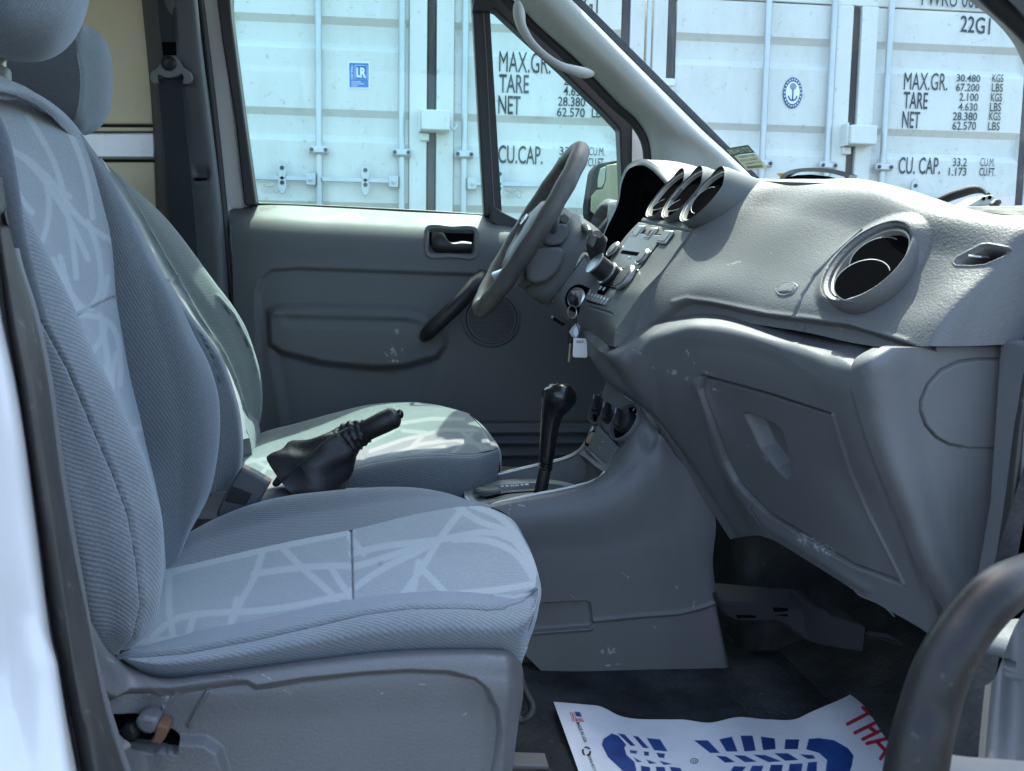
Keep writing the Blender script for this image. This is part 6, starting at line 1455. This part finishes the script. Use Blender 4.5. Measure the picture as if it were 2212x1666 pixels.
prism('switch_pad', [(1297, 943, 1.563), (1323, 967, 1.503), (1304, 997, 1.505), (1286, 972, 1.56)], 0.012, M['black'], swp, 0.002, direction=-DA)
for px, py in ((1302, 955), (1296, 968), (1313, 968), (1307, 980)):
    rbox('switch_mark', at(px, py, 1.522 + (1307 - px) * 0.0009), (0.0035, 0.0035, 0.001), M['silver'], swp, 0)
# storage pocket walls and floor of the tunnel top
loft('pocket_wall', [[(1262, 970, 1.645), (1264, 990, 1.645), (1266, 1015, 1.645), (1262, 1050, 1.645)], [(1268, 972, 1.59), (1272, 1000, 1.59), (1272, 1025, 1.59), (1268, 1052, 1.59)], [(1300, 1006, 1.50), (1304, 1016, 1.50), (1304, 1028, 1.50), (1300, 1042, 1.50)]], M['dark'], con, 20, 20, skirt=0.02)
loft('tunnel_wall', [[(1010, 1052, 1.665), (1020, 1060, 1.665), (1035, 1075, 1.665)], [(1090, 1026, 1.665), (1090, 1038, 1.665), (1090, 1060, 1.665)], [(1194, 1002, 1.665), (1194, 1016, 1.66), (1194, 1050, 1.65)], [(1235, 990, 1.665), (1238, 1010, 1.66), (1240, 1050, 1.65)], [(1262, 973, 1.66), (1268, 1000, 1.655), (1270, 1050, 1.65)]], M['console'], con, 50, 16, skirt=0.02)
tube('chrome_strip', [(1006, 1056, 1.665), (1013, 1046, 1.67), (1027, 1037, 1.672), (1090, 1022, 1.672), (1159, 1006, 1.67), (1194, 998, 1.67), (1222, 990, 1.668), (1242, 981, 1.665), (1258, 968, 1.66), (1272, 944, 1.655), (1282, 922, 1.655)], 0.0038, M['silver'], con, 10, res=60, photo=True)
tube('rim_strip', [(1006, 1075, 1.50), (1022, 1088, 1.46), (1039, 1095, 1.448), (1085, 1085, 1.445), (1130, 1074, 1.445), (1200, 1060, 1.447), (1246, 1050, 1.45), (1277, 1041, 1.455), (1298, 1030, 1.458), (1306, 1019, 1.46)], 0.0028, M['silver'], con, 8, res=60, photo=True)
bo = [(1003, 1060, 1.62), (1010, 1048, 1.655), (1030, 1043, 1.66), (1090, 1036, 1.66), (1160, 1033, 1.655), (1215, 1040, 1.62), (1240, 1050, 1.52), (1215, 1056, 1.46), (1130, 1073, 1.452), (1040, 1094, 1.455), (1012, 1084, 1.50), (1004, 1070, 1.57)]
bi = [(1021, 1064, 1.60), (1024, 1054, 1.625), (1040, 1049, 1.632), (1090, 1047, 1.632), (1160, 1043, 1.63), (1205, 1047, 1.60), (1222, 1053, 1.53), (1205, 1056, 1.48), (1130, 1071, 1.470), (1046, 1089, 1.475), (1030, 1082, 1.51), (1022, 1073, 1.56)]
Bo, Bi = AT(np.array(rnd(bo, 60))), AT(np.array(rnd(bi, 60)))
V = np.vstack([Bo + [0, 0, -0.004], Bo, Bi, Bi + [0, 0, -0.012]])
mesh('gear_bezel', V, [tuple(f) for f in grid_faces(4, 60, False, True)], plain('bezel_grey', (0.20, 0.215, 0.22), 0.35), con, True, sharp=40)
gp = mesh('gate_plate', Bi + [0, 0, -0.010], [tuple(range(60))], plain('gate_plate', (0.22, 0.22, 0.20), 0.4), con, False)
tube('gate_slot', [(1049, 1076, 1.535), (1060, 1074, 1.535), (1090, 1067, 1.535), (1130, 1063, 1.535), (1180, 1060, 1.535), (1205, 1058, 1.54)], [0.006, 0.007, 0.0045, 0.0035, 0.0035, 0.003], M['void'], gp, 8, res=24, photo=True, squash=(0.25, 1.0))
lathe('gate_cap', at(1055, 1061, 1.585) + np.array([0, 0, 0.0]), (0, 0, 1), [(0.0, -0.004), (0.021, -0.004), (0.022, 0.002), (0.019, 0.005), (0.0, 0.005)], M['stack'], gp, 32, ref=(1, 0, 0), sx=1.0, sy=0.9)
for k, ch in enumerate(('P', 'R', 'N', 'D', '2', '1')):
    px = 1083 + k * 10.5
    p = at(px, 1057.5 - k * 0.9, 1.585)
    text(ch, p, np.array([0.0055, 0, 0]), np.array([0, 0.012, 0]), M['paperw'], gp, bold=0.03, lift=0.004)
# rear tray between the seats
loft('rear_tray', [[(560, 1062, 1.56), (640, 1062, 1.57), (700, 1058, 1.57), (790, 1052, 1.57)], [(575, 1060, 1.50), (618, 1056, 1.50), (640, 1066, 1.50), (775, 1056, 1.50)], [(566, 1075, 1.46), (640, 1090, 1.46), (700, 1080, 1.46), (790, 1066, 1.46)], [(560, 1120, 1.45), (640, 1120, 1.45), (700, 1120, 1.45), (800, 1100, 1.45)]], M['trim'], con, 20, 40, skirt=0.03)
rbox('tunnel', (-0.05, 1.53, 0.54), (0.9, 0.20, 0.20), M['carpet'], con, 0.02)
# ------------------------------------------------------------------ gear lever
gl = thing('gear_lever', 'glossy black gear lever with a rounded knob standing in the console gate', 'gear lever', at(1167, 1066, 1.54))
tube('shaft', [(1166, 1072, 1.54), (1172, 1042, 1.54), (1179, 1006, 1.54)], [0.0115, 0.0108, 0.0100], M['black'], gl, 16, res=10, photo=True)
for k in range(4):
    lathe('collar_ring', at(1178.2 + k * 0.8, 1011 - k * 6.2, 1.54), AT(np.array([1210, 850, 1.54.__float__()])) - AT(np.array([1175, 1020, 1.54])), [(0.0112, -0.002), (0.0128, 0.0), (0.0112, 0.002)], M['gloss'], gl, 20)
tube('knob', [(1179, 996, 1.54), (1182, 975, 1.54), (1185, 945, 1.54), (1189, 915, 1.54), (1194, 890, 1.54), (1203, 868, 1.54), (1209, 852, 1.54), (1212, 838, 1.54), (1213, 829, 1.54), (1213.5, 825.5, 1.54)],
     [0.0122, 0.0132, 0.0146, 0.0165, 0.0200, 0.0275, 0.0292, 0.0235, 0.0135, 0.001], M['gloss'], gl, 24, res=60, photo=True)
# ------------------------------------------------------------------ handbrake
hb_ = thing('handbrake', 'raised black handbrake lever in wrinkled leather boot between the seats', 'handbrake', at(690, 1060, 1.52))
M['leather'] = plastic('black_leather', (0.013, 0.013, 0.014), 0.45, 420, 0.3, 0.2, spec=0.4)
tube('grip', [(760, 948, 1.52), (785, 934, 1.515), (815, 919, 1.51), (840, 907, 1.51), (856, 900, 1.51), (862, 897, 1.51)], [0.0165, 0.0165, 0.0172, 0.0175, 0.0150, 0.008], M['leather'], hb_, 20, res=30, photo=True)
tube('release_button', [(848, 901, 1.51), (862, 895, 1.51), (868, 893, 1.51), (871, 892, 1.51)], [0.0075, 0.0075, 0.007, 0.003], M['gloss'], hb_, 14, res=14, photo=True)
pts, rads = [], []
path = [(645, 1052, 1.52), (690, 1010, 1.52), (735, 966, 1.52), (762, 945, 1.52), (792, 932, 1.515)]
rad_ = [0.066, 0.060, 0.043, 0.0265, 0.0185]
A = spl([(a, b) for a, b, c in path], 70)
A = np.hstack([A, np.interp(np.linspace(0, 1, 70), np.linspace(0, 1, 5), [c for a, b, c in path])[:, None]])
Rr = np.interp(np.linspace(0, 1, 70), np.linspace(0, 1, 5), rad_)
Wp = AT(A)
bo_ = tube('gaiter', Wp, Rr, M['leather'], hb_, 48)
rs = np.random.RandomState(3)
me = bo_.data
co = np.zeros(len(me.vertices) * 3); me.vertices.foreach_get('co', co); co = co.reshape(-1, 3)
T = np.repeat(np.linspace(0, 1, 70), 48); A2 = np.tile(np.arange(48) / 48 * 2 * math.pi, 70)
C = np.repeat(Wp, 48, 0)
amp = 0.06 * np.sin(A2 * 3 + 9 * T) + 0.05 * np.sin(A2 * 5 - 14 * T + 1) + sstep(T, 0.7, 0.85) * 0.05 * np.sin(A2 * 11 + 3 * np.sin(T * 30)) + sstep(T, 0.66, 0.8) * 0.06 * np.sin(T * 95)
co = C + (co - C) * (1 + amp)[:, None]
co[:, 2] = np.maximum(co[:, 2], at(690, 1085, 1.52)[2] - 0.03)
me.vertices.foreach_set('co', co.ravel()); me.update()
tube('gaiter_seam', [(600, 1046, 1.462), (650, 1000, 1.462), (700, 955, 1.475), (752, 925, 1.497)], 0.0014, M['black'], hb_, 6, res=30, photo=True)
# ------------------------------------------------------------------ belt buckles
bk = thing('belt_buckle', 'broad dark belt buckle with embossed square beside the passenger seat', 'belt buckle', at(500, 1115, 1.39), 'seat belt buckles between the seats')
M['bred'] = plain('buckle_red', (0.26, 0.10, 0.09), 0.5)
b1 = prism('buckle_body', [(521, 1010, 1.385), (552, 1025, 1.385), (583, 1044, 1.385), (566, 1075, 1.385), (546, 1106, 1.385), (520, 1117, 1.385), (465, 1118, 1.385), (472, 1095, 1.385), (490, 1060, 1.385)], 0.03, M['pillar'], bk, 0.004)
prism('buckle_emboss', [(500, 1050, 1.3835), (545, 1066, 1.3835), (530, 1092, 1.3835), (486, 1084, 1.3835)], 0.004, M['black'], bk, 0.001)
prism('buckle_button', [(524, 1008.5, 1.39), (584, 1041.5, 1.39), (582, 1045, 1.39), (521, 1012, 1.39)], 0.02, M['bred'], bk, 0.001)
bk2 = thing('belt_buckle', 'slim black belt buckle with red tip beside the handbrake', 'belt buckle', at(590, 1060, 1.62), 'seat belt buckles between the seats')
prism('buckle_body', [(586, 1046, 1.60), (640, 972, 1.60), (648, 960, 1.60), (656, 964, 1.60), (660, 972, 1.60), (604, 1050, 1.60), (592, 1054, 1.60)], 0.03, M['black'], bk2, 0.004)
prism('buckle_button', [(647, 961, 1.597), (651, 957, 1.597), (662, 967, 1.597), (655, 977, 1.597), (648, 972, 1.597)], 0.02, M['bred'], bk2, 0.001)
# ------------------------------------------------------------------ driver's seat belt on the pillar
sb = thing('seat_belt', 'dark seat belt webbing hanging from its pillar loop by the driver seat', 'seat belt', at(400, 600, 2.25))
M['web'] = fabric('belt_webbing', (0.022, 0.024, 0.028), (0.036, 0.038, 0.043), 0, 0.004, 0.3)
loft('webbing', [[(338, -60, 2.283), (341, 10, 2.280), (345, 60, 2.276), (350, 100, 2.272)], [(378, -60, 2.276), (379, 10, 2.274), (380, 60, 2.270), (378, 100, 2.268)]], M['web'], sb, 10, 30, skirt=0.002)
loft('webbing', [[(341, 170, 2.262), (347, 240, 2.258), (357, 340, 2.256), (368, 470, 2.254), (378, 560, 2.25), (395, 680, 2.24), (420, 850, 2.2)], [(393, 170, 2.262), (399, 240, 2.256), (409, 340, 2.254), (421, 470, 2.252), (428, 560, 2.248), (440, 680, 2.238), (455, 850, 2.2)]], M['web'], sb, 10, 60, skirt=0.002)
prism('anchor_slot', [(349, 91, 2.268), (379, 91, 2.268), (380, 118, 2.268), (352, 118, 2.268)], 0.02, M['void'], sb)
ao = rnd([(365, 119), (378, 122), (396, 146), (412, 158), (414, 172), (406, 181), (394, 180), (396, 168), (392, 160), (380, 166), (352, 166), (342, 161), (339, 168), (341, 179), (331, 180), (324, 170), (324, 160), (340, 146), (353, 124)], 60)
prism('anchor_loop', [(x, y, 2.245) for x, y in ao], 0.016, M['trim'], sb, 0.003)
lathe('anchor_bolt', at(365, 137, 2.246), (0, -1, 0), [(0.0165, 0.0), (0.0165, 0.006), (0.012, 0.009), (0.010, 0.005), (0.005, 0.004), (0, 0.002)], M['black'], sb, 28)
# ------------------------------------------------------------------ footwell: duct, paper mat
M['duct'] = plastic('dark_duct_plastic', (0.014, 0.0145, 0.016), 0.7, 600, 0.1, 0.1)
duct = thing('heater_duct', 'dark plastic heater duct under the glovebox by the carpet', 'duct', at(1720, 1400, 1.1))
prism('duct_body', [(1556, 1300, 1.36), (1604, 1304, 1.33), (1672, 1312, 1.28), (1722, 1317, 1.24), (1766, 1320, 1.21), (1766, 1394, 1.20), (1735, 1382, 1.22), (1700, 1352, 1.25), (1672, 1342, 1.28), (1626, 1341, 1.31), (1592, 1342, 1.34), (1568, 1332, 1.355)], 0.10, M['duct'], duct, 0.004)
prism('duct_outlet', [(1758, 1316, 1.195), (1790, 1318, 1.18), (1800, 1334, 1.17), (1872, 1352, 1.12), (1866, 1412, 1.12), (1822, 1404, 1.15), (1762, 1393, 1.19)], 0.09, M['duct'], duct, 0.005)
prism('duct_arm', [(1864, 1366, 1.13), (1920, 1372, 1.10), (1960, 1390, 1.08), (1958, 1402, 1.08), (1916, 1386, 1.10), (1866, 1380, 1.13)], 0.04, M['duct'], duct, 0.004)
prism('duct_slot', [(1672, 1314, 1.276), (1703, 1316, 1.255), (1701, 1332, 1.256), (1674, 1329, 1.276)], 0.004, M['void'], duct)
prism('duct_slot', [(1592, 1331, 1.332), (1632, 1331, 1.306), (1632, 1335, 1.306), (1594, 1336, 1.332)], 0.004, M['void'], duct)
wr = thing('loose_cable', 'thin pale cable hanging under the glovebox edge', 'cable', at(1880, 1300, 1.05))
tube('cable', [(1845, 1272, 1.06), (1856, 1284, 1.05), (1880, 1296, 1.04), (1910, 1310, 1.03), (1932, 1332, 1.02)], [0.0012, 0.0016, 0.0010, 0.0014, 0.0010], plain('cable_grey', (0.20, 0.20, 0.20), 0.5), wr, 6, res=24, photo=True)
# the paper floor mat
def ptop(px, py, lift=0.0):
    z = FLOOR + 0.008 + 0.006 * math.sin(px / 47.0 + 0.6) * math.exp(-((py - 1545) / 60.0)**2) + 0.003 * math.sin(px / 110.0 + py / 70.0)
    return atz(px, py, z + lift)
M['mat'], nt, b_, _o = nodes('printed_paper_mat')
ab = N_(nt, 'ShaderNodeAttribute', attribute_name='blue')
ar = N_(nt, 'ShaderNodeAttribute', attribute_name='red')
wnz = N_(nt, 'ShaderNodeTexNoise', Scale=30.0, Detail=5.0)
nt.links.new(N_(nt, 'ShaderNodeTexCoord').outputs['Object'], wnz.inputs['Vector'])
c = mixc(nt, ramp(nt, wnz.outputs['Fac'], 0.3, 0.7), (0.80, 0.80, 0.82), (0.72, 0.73, 0.77))
c = mixc(nt, ab.outputs['Fac'], c, mixc(nt, ramp(nt, wnz.outputs['Fac'], 0.35, 0.65), (0.010, 0.035, 0.17), (0.02, 0.075, 0.27)))
c = mixc(nt, ar.outputs['Fac'], c, (0.50, 0.02, 0.045))
nt.links.new(c, b_.inputs['Base Color'])
b_.inputs['Roughness'].default_value = 0.55
bpn = N_(nt, 'ShaderNodeBump', Strength=0.25, Distance=0.003)
nt.links.new(wnz.outputs['Fac'], bpn.inputs['Height'])
nt.links.new(bpn.outputs[0], b_.inputs['Normal'])
top_e = spl([(1196, 1517), (1266, 1523), (1293, 1526), (1339, 1547), (1439, 1555), (1473, 1555), (1533, 1562), (1593, 1550), (1659, 1555), (1726, 1552), (1746, 1542), (1826, 1507), (1902, 1466), (1930, 1492), (1962, 1524), (2040, 1600)], 560)
bot_e = spl([(1262, 1700), (1500, 1712), (1800, 1712), (2040, 1712)], 560)
nv_ = 190
blue = [[(1321, 1585), (1303, 1597), (1299, 1610), (1313, 1637), (1359, 1680), (1378, 1680), (1371, 1647), (1354, 1632), (1349, 1617), (1353, 1610), (1336, 1590)],
 [(1333, 1585), (1349, 1587), (1373, 1612), (1363, 1613)], [(1366, 1590), (1379, 1592), (1403, 1618), (1389, 1617)], [(1396, 1595), (1426, 1598), (1443, 1625), (1413, 1622)],
 [(1360, 1621), (1377, 1623), (1375, 1630), (1361, 1628)], [(1390, 1624), (1402, 1625), (1402, 1634), (1392, 1634)], [(1417, 1627), (1437, 1629), (1435, 1639), (1423, 1638)],
 [(1367, 1636), (1388, 1647), (1376, 1648)], [(1395, 1641), (1420, 1650), (1403, 1652)], [(1423, 1644), (1455, 1652), (1434, 1654)],
 [(1384, 1655), (1404, 1658), (1406, 1680), (1386, 1680)], [(1416, 1657), (1436, 1658), (1440, 1680), (1420, 1680)], [(1446, 1657), (1470, 1660), (1480, 1680), (1455, 1680)],
 [(1498, 1600), (1529, 1600), (1556, 1628), (1534, 1628)], [(1553, 1598), (1581, 1592), (1594, 1625), (1569, 1625)], [(1599, 1590), (1626, 1590), (1633, 1623), (1608, 1625)],
 [(1643, 1592), (1674, 1596), (1676, 1620), (1648, 1622)], [(1696, 1598), (1727, 1598), (1724, 1620), (1694, 1620)],
 [(1747, 1597), (1769, 1595), (1802, 1600), (1832, 1617), (1844, 1633), (1841, 1653), (1832, 1680), (1782, 1680), (1786, 1643), (1769, 1628), (1741, 1620)],
 [(1546, 1633), (1569, 1635), (1589, 1648), (1566, 1649)], [(1584, 1632), (1609, 1633), (1636, 1647), (1609, 1648)], [(1624, 1631), (1653, 1632), (1690, 1646), (1660, 1648)],
 [(1672, 1628), (1702, 1628), (1726, 1643), (1696, 1645)], [(1726, 1630), (1756, 1632), (1762, 1640), (1745, 1641)],
 [(1585, 1656), (1612, 1657), (1595, 1680), (1568, 1680)], [(1625, 1655), (1650, 1655), (1640, 1680), (1612, 1680)], [(1665, 1653), (1692, 1653), (1686, 1680), (1658, 1680)], [(1706, 1651), (1734, 1650), (1730, 1680), (1700, 1680)], [(1745, 1648), (1765, 1646), (1764, 1680), (1740, 1680)]]
red = [[(1864, 1530), (1892, 1552)], [(1879, 1540), (1831, 1565)], [(1899, 1558), (1847, 1584)], [(1917, 1572), (1864, 1598)], [(1877, 1571), (1894, 1584)],
       [(1934, 1592), (1873, 1607)], [(1934, 1592), (1902, 1640)], [(1893, 1602), (1912, 1622)]]
Vp, XY = [], []
for i in range(560):
    for j in range(nv_):
        p = top_e[i] + (bot_e[i] - top_e[i]) * (j / (nv_ - 1))**1.0
        XY.append(p)
        Vp.append(ptop(p[0], p[1]))
XY = np.array(XY)
ablue = np.zeros(len(XY)); ared = np.zeros(len(XY))
for q in blue:
    ablue = np.maximum(ablue, sstep(sdpoly(XY[:, 0], XY[:, 1], q), -0.3, 0.9))
for q in red:
    ared = np.maximum(ared, 1 - sstep(dline(XY[:, 0], XY[:, 1], q), 3.4, 4.6))
for k in range(7):     # flag stripes and canton
    x0, y0 = 1231.5 + k * 3.9, 1540 + k * 0.2
    if k % 2 == 0 or True:
        q = [(x0, y0 + (0 if k < 3 else 12)), (x0 + 5.5, y0 + 19)]
        ared = np.maximum(ared, 1 - sstep(dline(XY[:, 0], XY[:, 1], q), 0.7, 1.4))
ablue = np.maximum(ablue, sstep(sdpoly(XY[:, 0], XY[:, 1], [(1241, 1538), (1253, 1539), (1257, 1550), (1244, 1549)]), -0.3, 0.9))
pm = mesh('paper_floor_mat', Vp, grid_faces(560, nv_), M['mat'], None, True, attrs={'blue': ablue, 'red': ared})
so = pm.modifiers.new('thickness', 'SOLIDIFY'); so.thickness = 0.0006
tag(pm, 'white paper floor mat printed with a blue boot sole and red letters', 'paper mat')
def mat_text(body, o, ex, ey, mat, bold=0.0, name='lettering'):
    V, F = text_mesh(body, bold)
    P = np.array(o) + V[:, :1] * np.array(ex) + V[:, 1:] * np.array(ey)
    return mesh(name, [ptop(x, y, 0.0012) for x, y in P], F, mat, pm, False)
mat_text('MADE IN USA', (1244, 1561), (18, 43), (7.5, -1.5), M['print'], 0.015)
mat_text('PLEASE RECYCLE', (1269, 1632), (16, 42), (6, -1.5), M['print'], 0.01)
for a0 in (0, 2.1, 4.2):
    ar_ = [ptop(1267 + 8 * math.cos(a0 + t), 1623 + 9 * math.sin(a0 + t), 0.002) for t in np.linspace(0, 1.5, 8)]
    tube('recycle_arrow', ar_, 0.0014, M['print'], pm, 6, squash=(0.3, 1))
tube('mark_circle', [ptop(1499.5 + 8 * math.cos(t), 1644 + 5 * math.sin(t), 0.0012) for t in np.linspace(0, 2 * math.pi, 24, endpoint=False)], 0.0004, M['print'], pm, 5, closed=True)
mat_text('03', (1495.5, 1646), (8, 0.6), (0.4, -4.5), M['print'])
M['railm'] = plain('dull_rail_steel', (0.10, 0.105, 0.11), 0.5, 0.5)
tr = prism('seat_rail', [(1090, 1652, 1.0), (1186, 1655, 1.0), (1186, 1663, 1.0), (1090, 1662, 1.0)], 0.03, M['railm'], None, 0.001)
tag(tr, 'grey metal seat rail end on the carpet below the passenger seat', 'seat rail')
# ------------------------------------------------------------------ doorway edge and the open passenger door, right
loft('sill_seal', [[(2240, 700, .83), (2212, 760, .83), (2190, 888, .83), (2164, 1110, .83), (2146, 1220, .83), (2128, 1330, .83), (2096, 1440, .83), (2060, 1580, .83), (2030, 1720, .83)],
                   [(2262, 700, .805), (2230, 760, .805), (2208, 888, .805), (2182, 1110, .805), (2164, 1220, .805), (2144, 1330, .805), (2110, 1440, .805), (2076, 1580, .805), (2050, 1720, .805)],
                   [(2290, 700, .81), (2254, 760, .81), (2228, 888, .81), (2204, 1110, .81), (2186, 1220, .81), (2164, 1330, .81), (2136, 1440, .81), (2104, 1580, .81), (2090, 1720, .81)],
                   [(2296, 700, .85), (2260, 760, .85), (2234, 888, .85), (2210, 1110, .85), (2192, 1220, .85), (2170, 1330, .85), (2142, 1440, .85), (2112, 1580, .85), (2100, 1720, .85)]], M['sealr'], van, 24, 80, skirt=0.02)
prism('pillar_corner', [(2178, 744, .845), (2212, 698, .845), (2260, 690, .845), (2260, 760, .845)], 0.05, M['void'], van, 0.003)
prism('pillar_skin', [(2232, 740, .80), (2206, 1110, .80), (2190, 1200, .80), (2150, 1420, .80), (2115, 1600, .80), (2105, 1740, .80), (2420, 1740, .80), (2420, 740, .80)], 0.05, M['trim'], van, 0.004)
pd = thing('passenger_door', 'open passenger door with black tubular pull handle at the right edge', 'car door', at(2150, 1660, 0.42))
M['handle'] = painted('worn_black_handle', (0.006, 0.006, 0.0065), 0.42, (0.20, 0.19, 0.18), 0.10, 16.0, spec=0.3)
tube('pull_handle', [(2300, 1236, 0.50), (2212, 1252, 0.475), (2143, 1292, 0.46), (2092, 1350, 0.455), (2056, 1406, 0.45), (2028, 1465, 0.447), (2008, 1530, 0.445), (1990, 1600, 0.44), (1974, 1700, 0.435)],
     [0.0130, 0.0133, 0.0136, 0.0138, 0.0140, 0.0144, 0.0148, 0.0152, 0.0158], M['handle'], pd, 28, res=70, photo=True)
loft('armrest', [[(1912, 1690, .46), (1928, 1655, .46), (1952, 1639, .46), (1990, 1629, .46), (2100, 1636, .46), (2320, 1652, .46)],
                 [(1908, 1710, .45), (1924, 1672, .45), (1950, 1656, .45), (1990, 1645, .45), (2100, 1652, .45), (2320, 1668, .45)],
                 [(1908, 1860, .445), (1926, 1800, .445), (1955, 1780, .445), (1995, 1770, .445), (2100, 1780, .445), (2320, 1790, .445)]], painted('pale_armrest', (0.17, 0.175, 0.17), 0.6, (0.16, 0.15, 0.14), 0.3, 20, spec=0.2), pd, 16, 50, skirt=0)
loft('door_panel', [[(2128, 1480, .62), (2116, 1600, .60), (2108, 1720, .58)], [(2136, 1478, .60), (2124, 1600, .58), (2116, 1720, .56)], [(2200, 1340, .58), (2196, 1600, .56), (2190, 1720, .54)], [(2330, 1200, .54), (2330, 1500, .52), (2330, 1720, .50)]], M['trim'], pd, 20, 20, skirt=0.03)
# ------------------------------------------------------------------ windscreen stickers, wiper and cowl
stx = thing('windscreen_sticker', 'yellowed inspection sticker with dark green header on the windscreen corner', 'sticker', at(1616, 340, 2.06))
M['stgreen'] = plain('sticker_green', (0.03, 0.05, 0.03), 0.6)
M['stpale'] = painted('sticker_pale', (0.42, 0.40, 0.24), 0.6, (0.28, 0.27, 0.17), 0.4, 40)
YS = 2.06
prism('sticker_body', [(1586, 337, YS), (1632, 331, YS), (1660, 364, YS), (1614, 368, YS)], 0.0008, M['stpale'], stx)
prism('sticker_header', [(1568, 321, YS), (1616, 313, YS), (1631, 330, YS), (1585, 336, YS)], 0.0008, M['stgreen'], stx)
def rev(body, xr, yr, xl, yl, dx, dy, mat, par, Y):
    """reversed wording, as a sticker read from behind: starts at the right end and runs left"""
    o = at(xr, yr, Y)
    return text(body, o, at(xl, yl, Y) - o, at(xr + dx, yr + dy, Y) - o, mat, par, lift=-0.0006)
rev('DT134185', 1623, 327.5, 1578, 333.5, -8, -9.5, M['stpale'], stx, YS - 0.001)
rev('20 7 FORD', 1632, 337, 1598, 342, -3.5, -4.5, M['stgreen'], stx, YS - 0.001)
rev('TRANSIT CONN', 1638, 345, 1602, 350, -3.5, -4.5, M['stgreen'], stx, YS - 0.001)
rev('DT7H041', 1644, 352, 1612, 357, -3.5, -4.5, M['stgreen'], stx, YS - 0.001)
for k in range(11):
    x = 1616 + k * 3.1
    prism('barcode_bar', [(x, 364.5 - k * 0.3, YS - 0.001), (x + 1.7, 364.3 - k * 0.3, YS - 0.001), (x - 2.2, 359.2 - k * 0.3, YS - 0.001), (x - 3.9, 359.4 - k * 0.3, YS - 0.001)], 0.0004, M['stgreen'], stx)
ys = thing('yellow_sticker', 'small yellow sticker low on the windscreen beside the dash hood', 'sticker', at(1690, 380, 1.7))
prism('sticker_body', [(1677, 375, 1.72), (1713, 371, 1.72), (1704, 382, 1.72), (1694, 389, 1.72), (1690, 387, 1.72)], 0.001, plain('sticker_yellow', (0.62, 0.36, 0.04), 0.5), ys)
rev('219', 1703, 378.5, 1687, 380, -2, -3.5, M['stgreen'], ys, 1.718)
M['cowl'] = plastic('weathered_cowl', (0.02, 0.022, 0.022), 0.7, 200, 0.3, 0.3)
cow = loft('cowl', [[(2085, 450, 1.44), (2150, 448, 1.36), (2212, 446, 1.30), (2330, 444, 1.22)], [(2085, 462, 1.38), (2150, 462, 1.30), (2212, 466, 1.24), (2330, 472, 1.16)]], M['cowl'], van, 10, 20, mods=[('line', [(2085, 454), (2330, 452)], 0.006, 2), ('line', [(2120, 459), (2330, 460)], 0.006, 2)], skirt=0.05)
wp_ = thing('windscreen_wiper', 'black wiper arm and pale pivot cap beyond the windscreen base', 'wiper', at(2140, 440, 1.5))
tube('wiper_arm', [(2010, 442, 1.62), (2040, 430, 1.58), (2076, 417, 1.55), (2113, 410, 1.52), (2126, 414, 1.51), (2134, 421, 1.50)], [0.005, 0.008, 0.0085, 0.0065, 0.004, 0.004], M['cowl'], wp_, 8, res=30, photo=True)
prism('pivot_cap', [(2086, 448, 1.47), (2096, 441, 1.47), (2124, 425, 1.47), (2137, 421, 1.47), (2149, 422, 1.47), (2152, 429, 1.47), (2141, 443, 1.47)], 0.05, painted('pale_pivot', (0.42, 0.42, 0.38), 0.6, (0.2, 0.18, 0.14), 0.5, 30), wp_, 0.006)
for px, py in ((2125, 429), (2138, 427)):
    lathe('cap_hole', at(px, py, 1.468), (0, -1, 0), [(0.0035, 0), (0, 0.001)], M['void'], wp_, 10)
tube('pivot_nut', [(2146, 446, 1.45), (2152, 438, 1.45), (2160, 436, 1.45)], [0.008, 0.007, 0.004], M['black'], wp_, 8, photo=True)
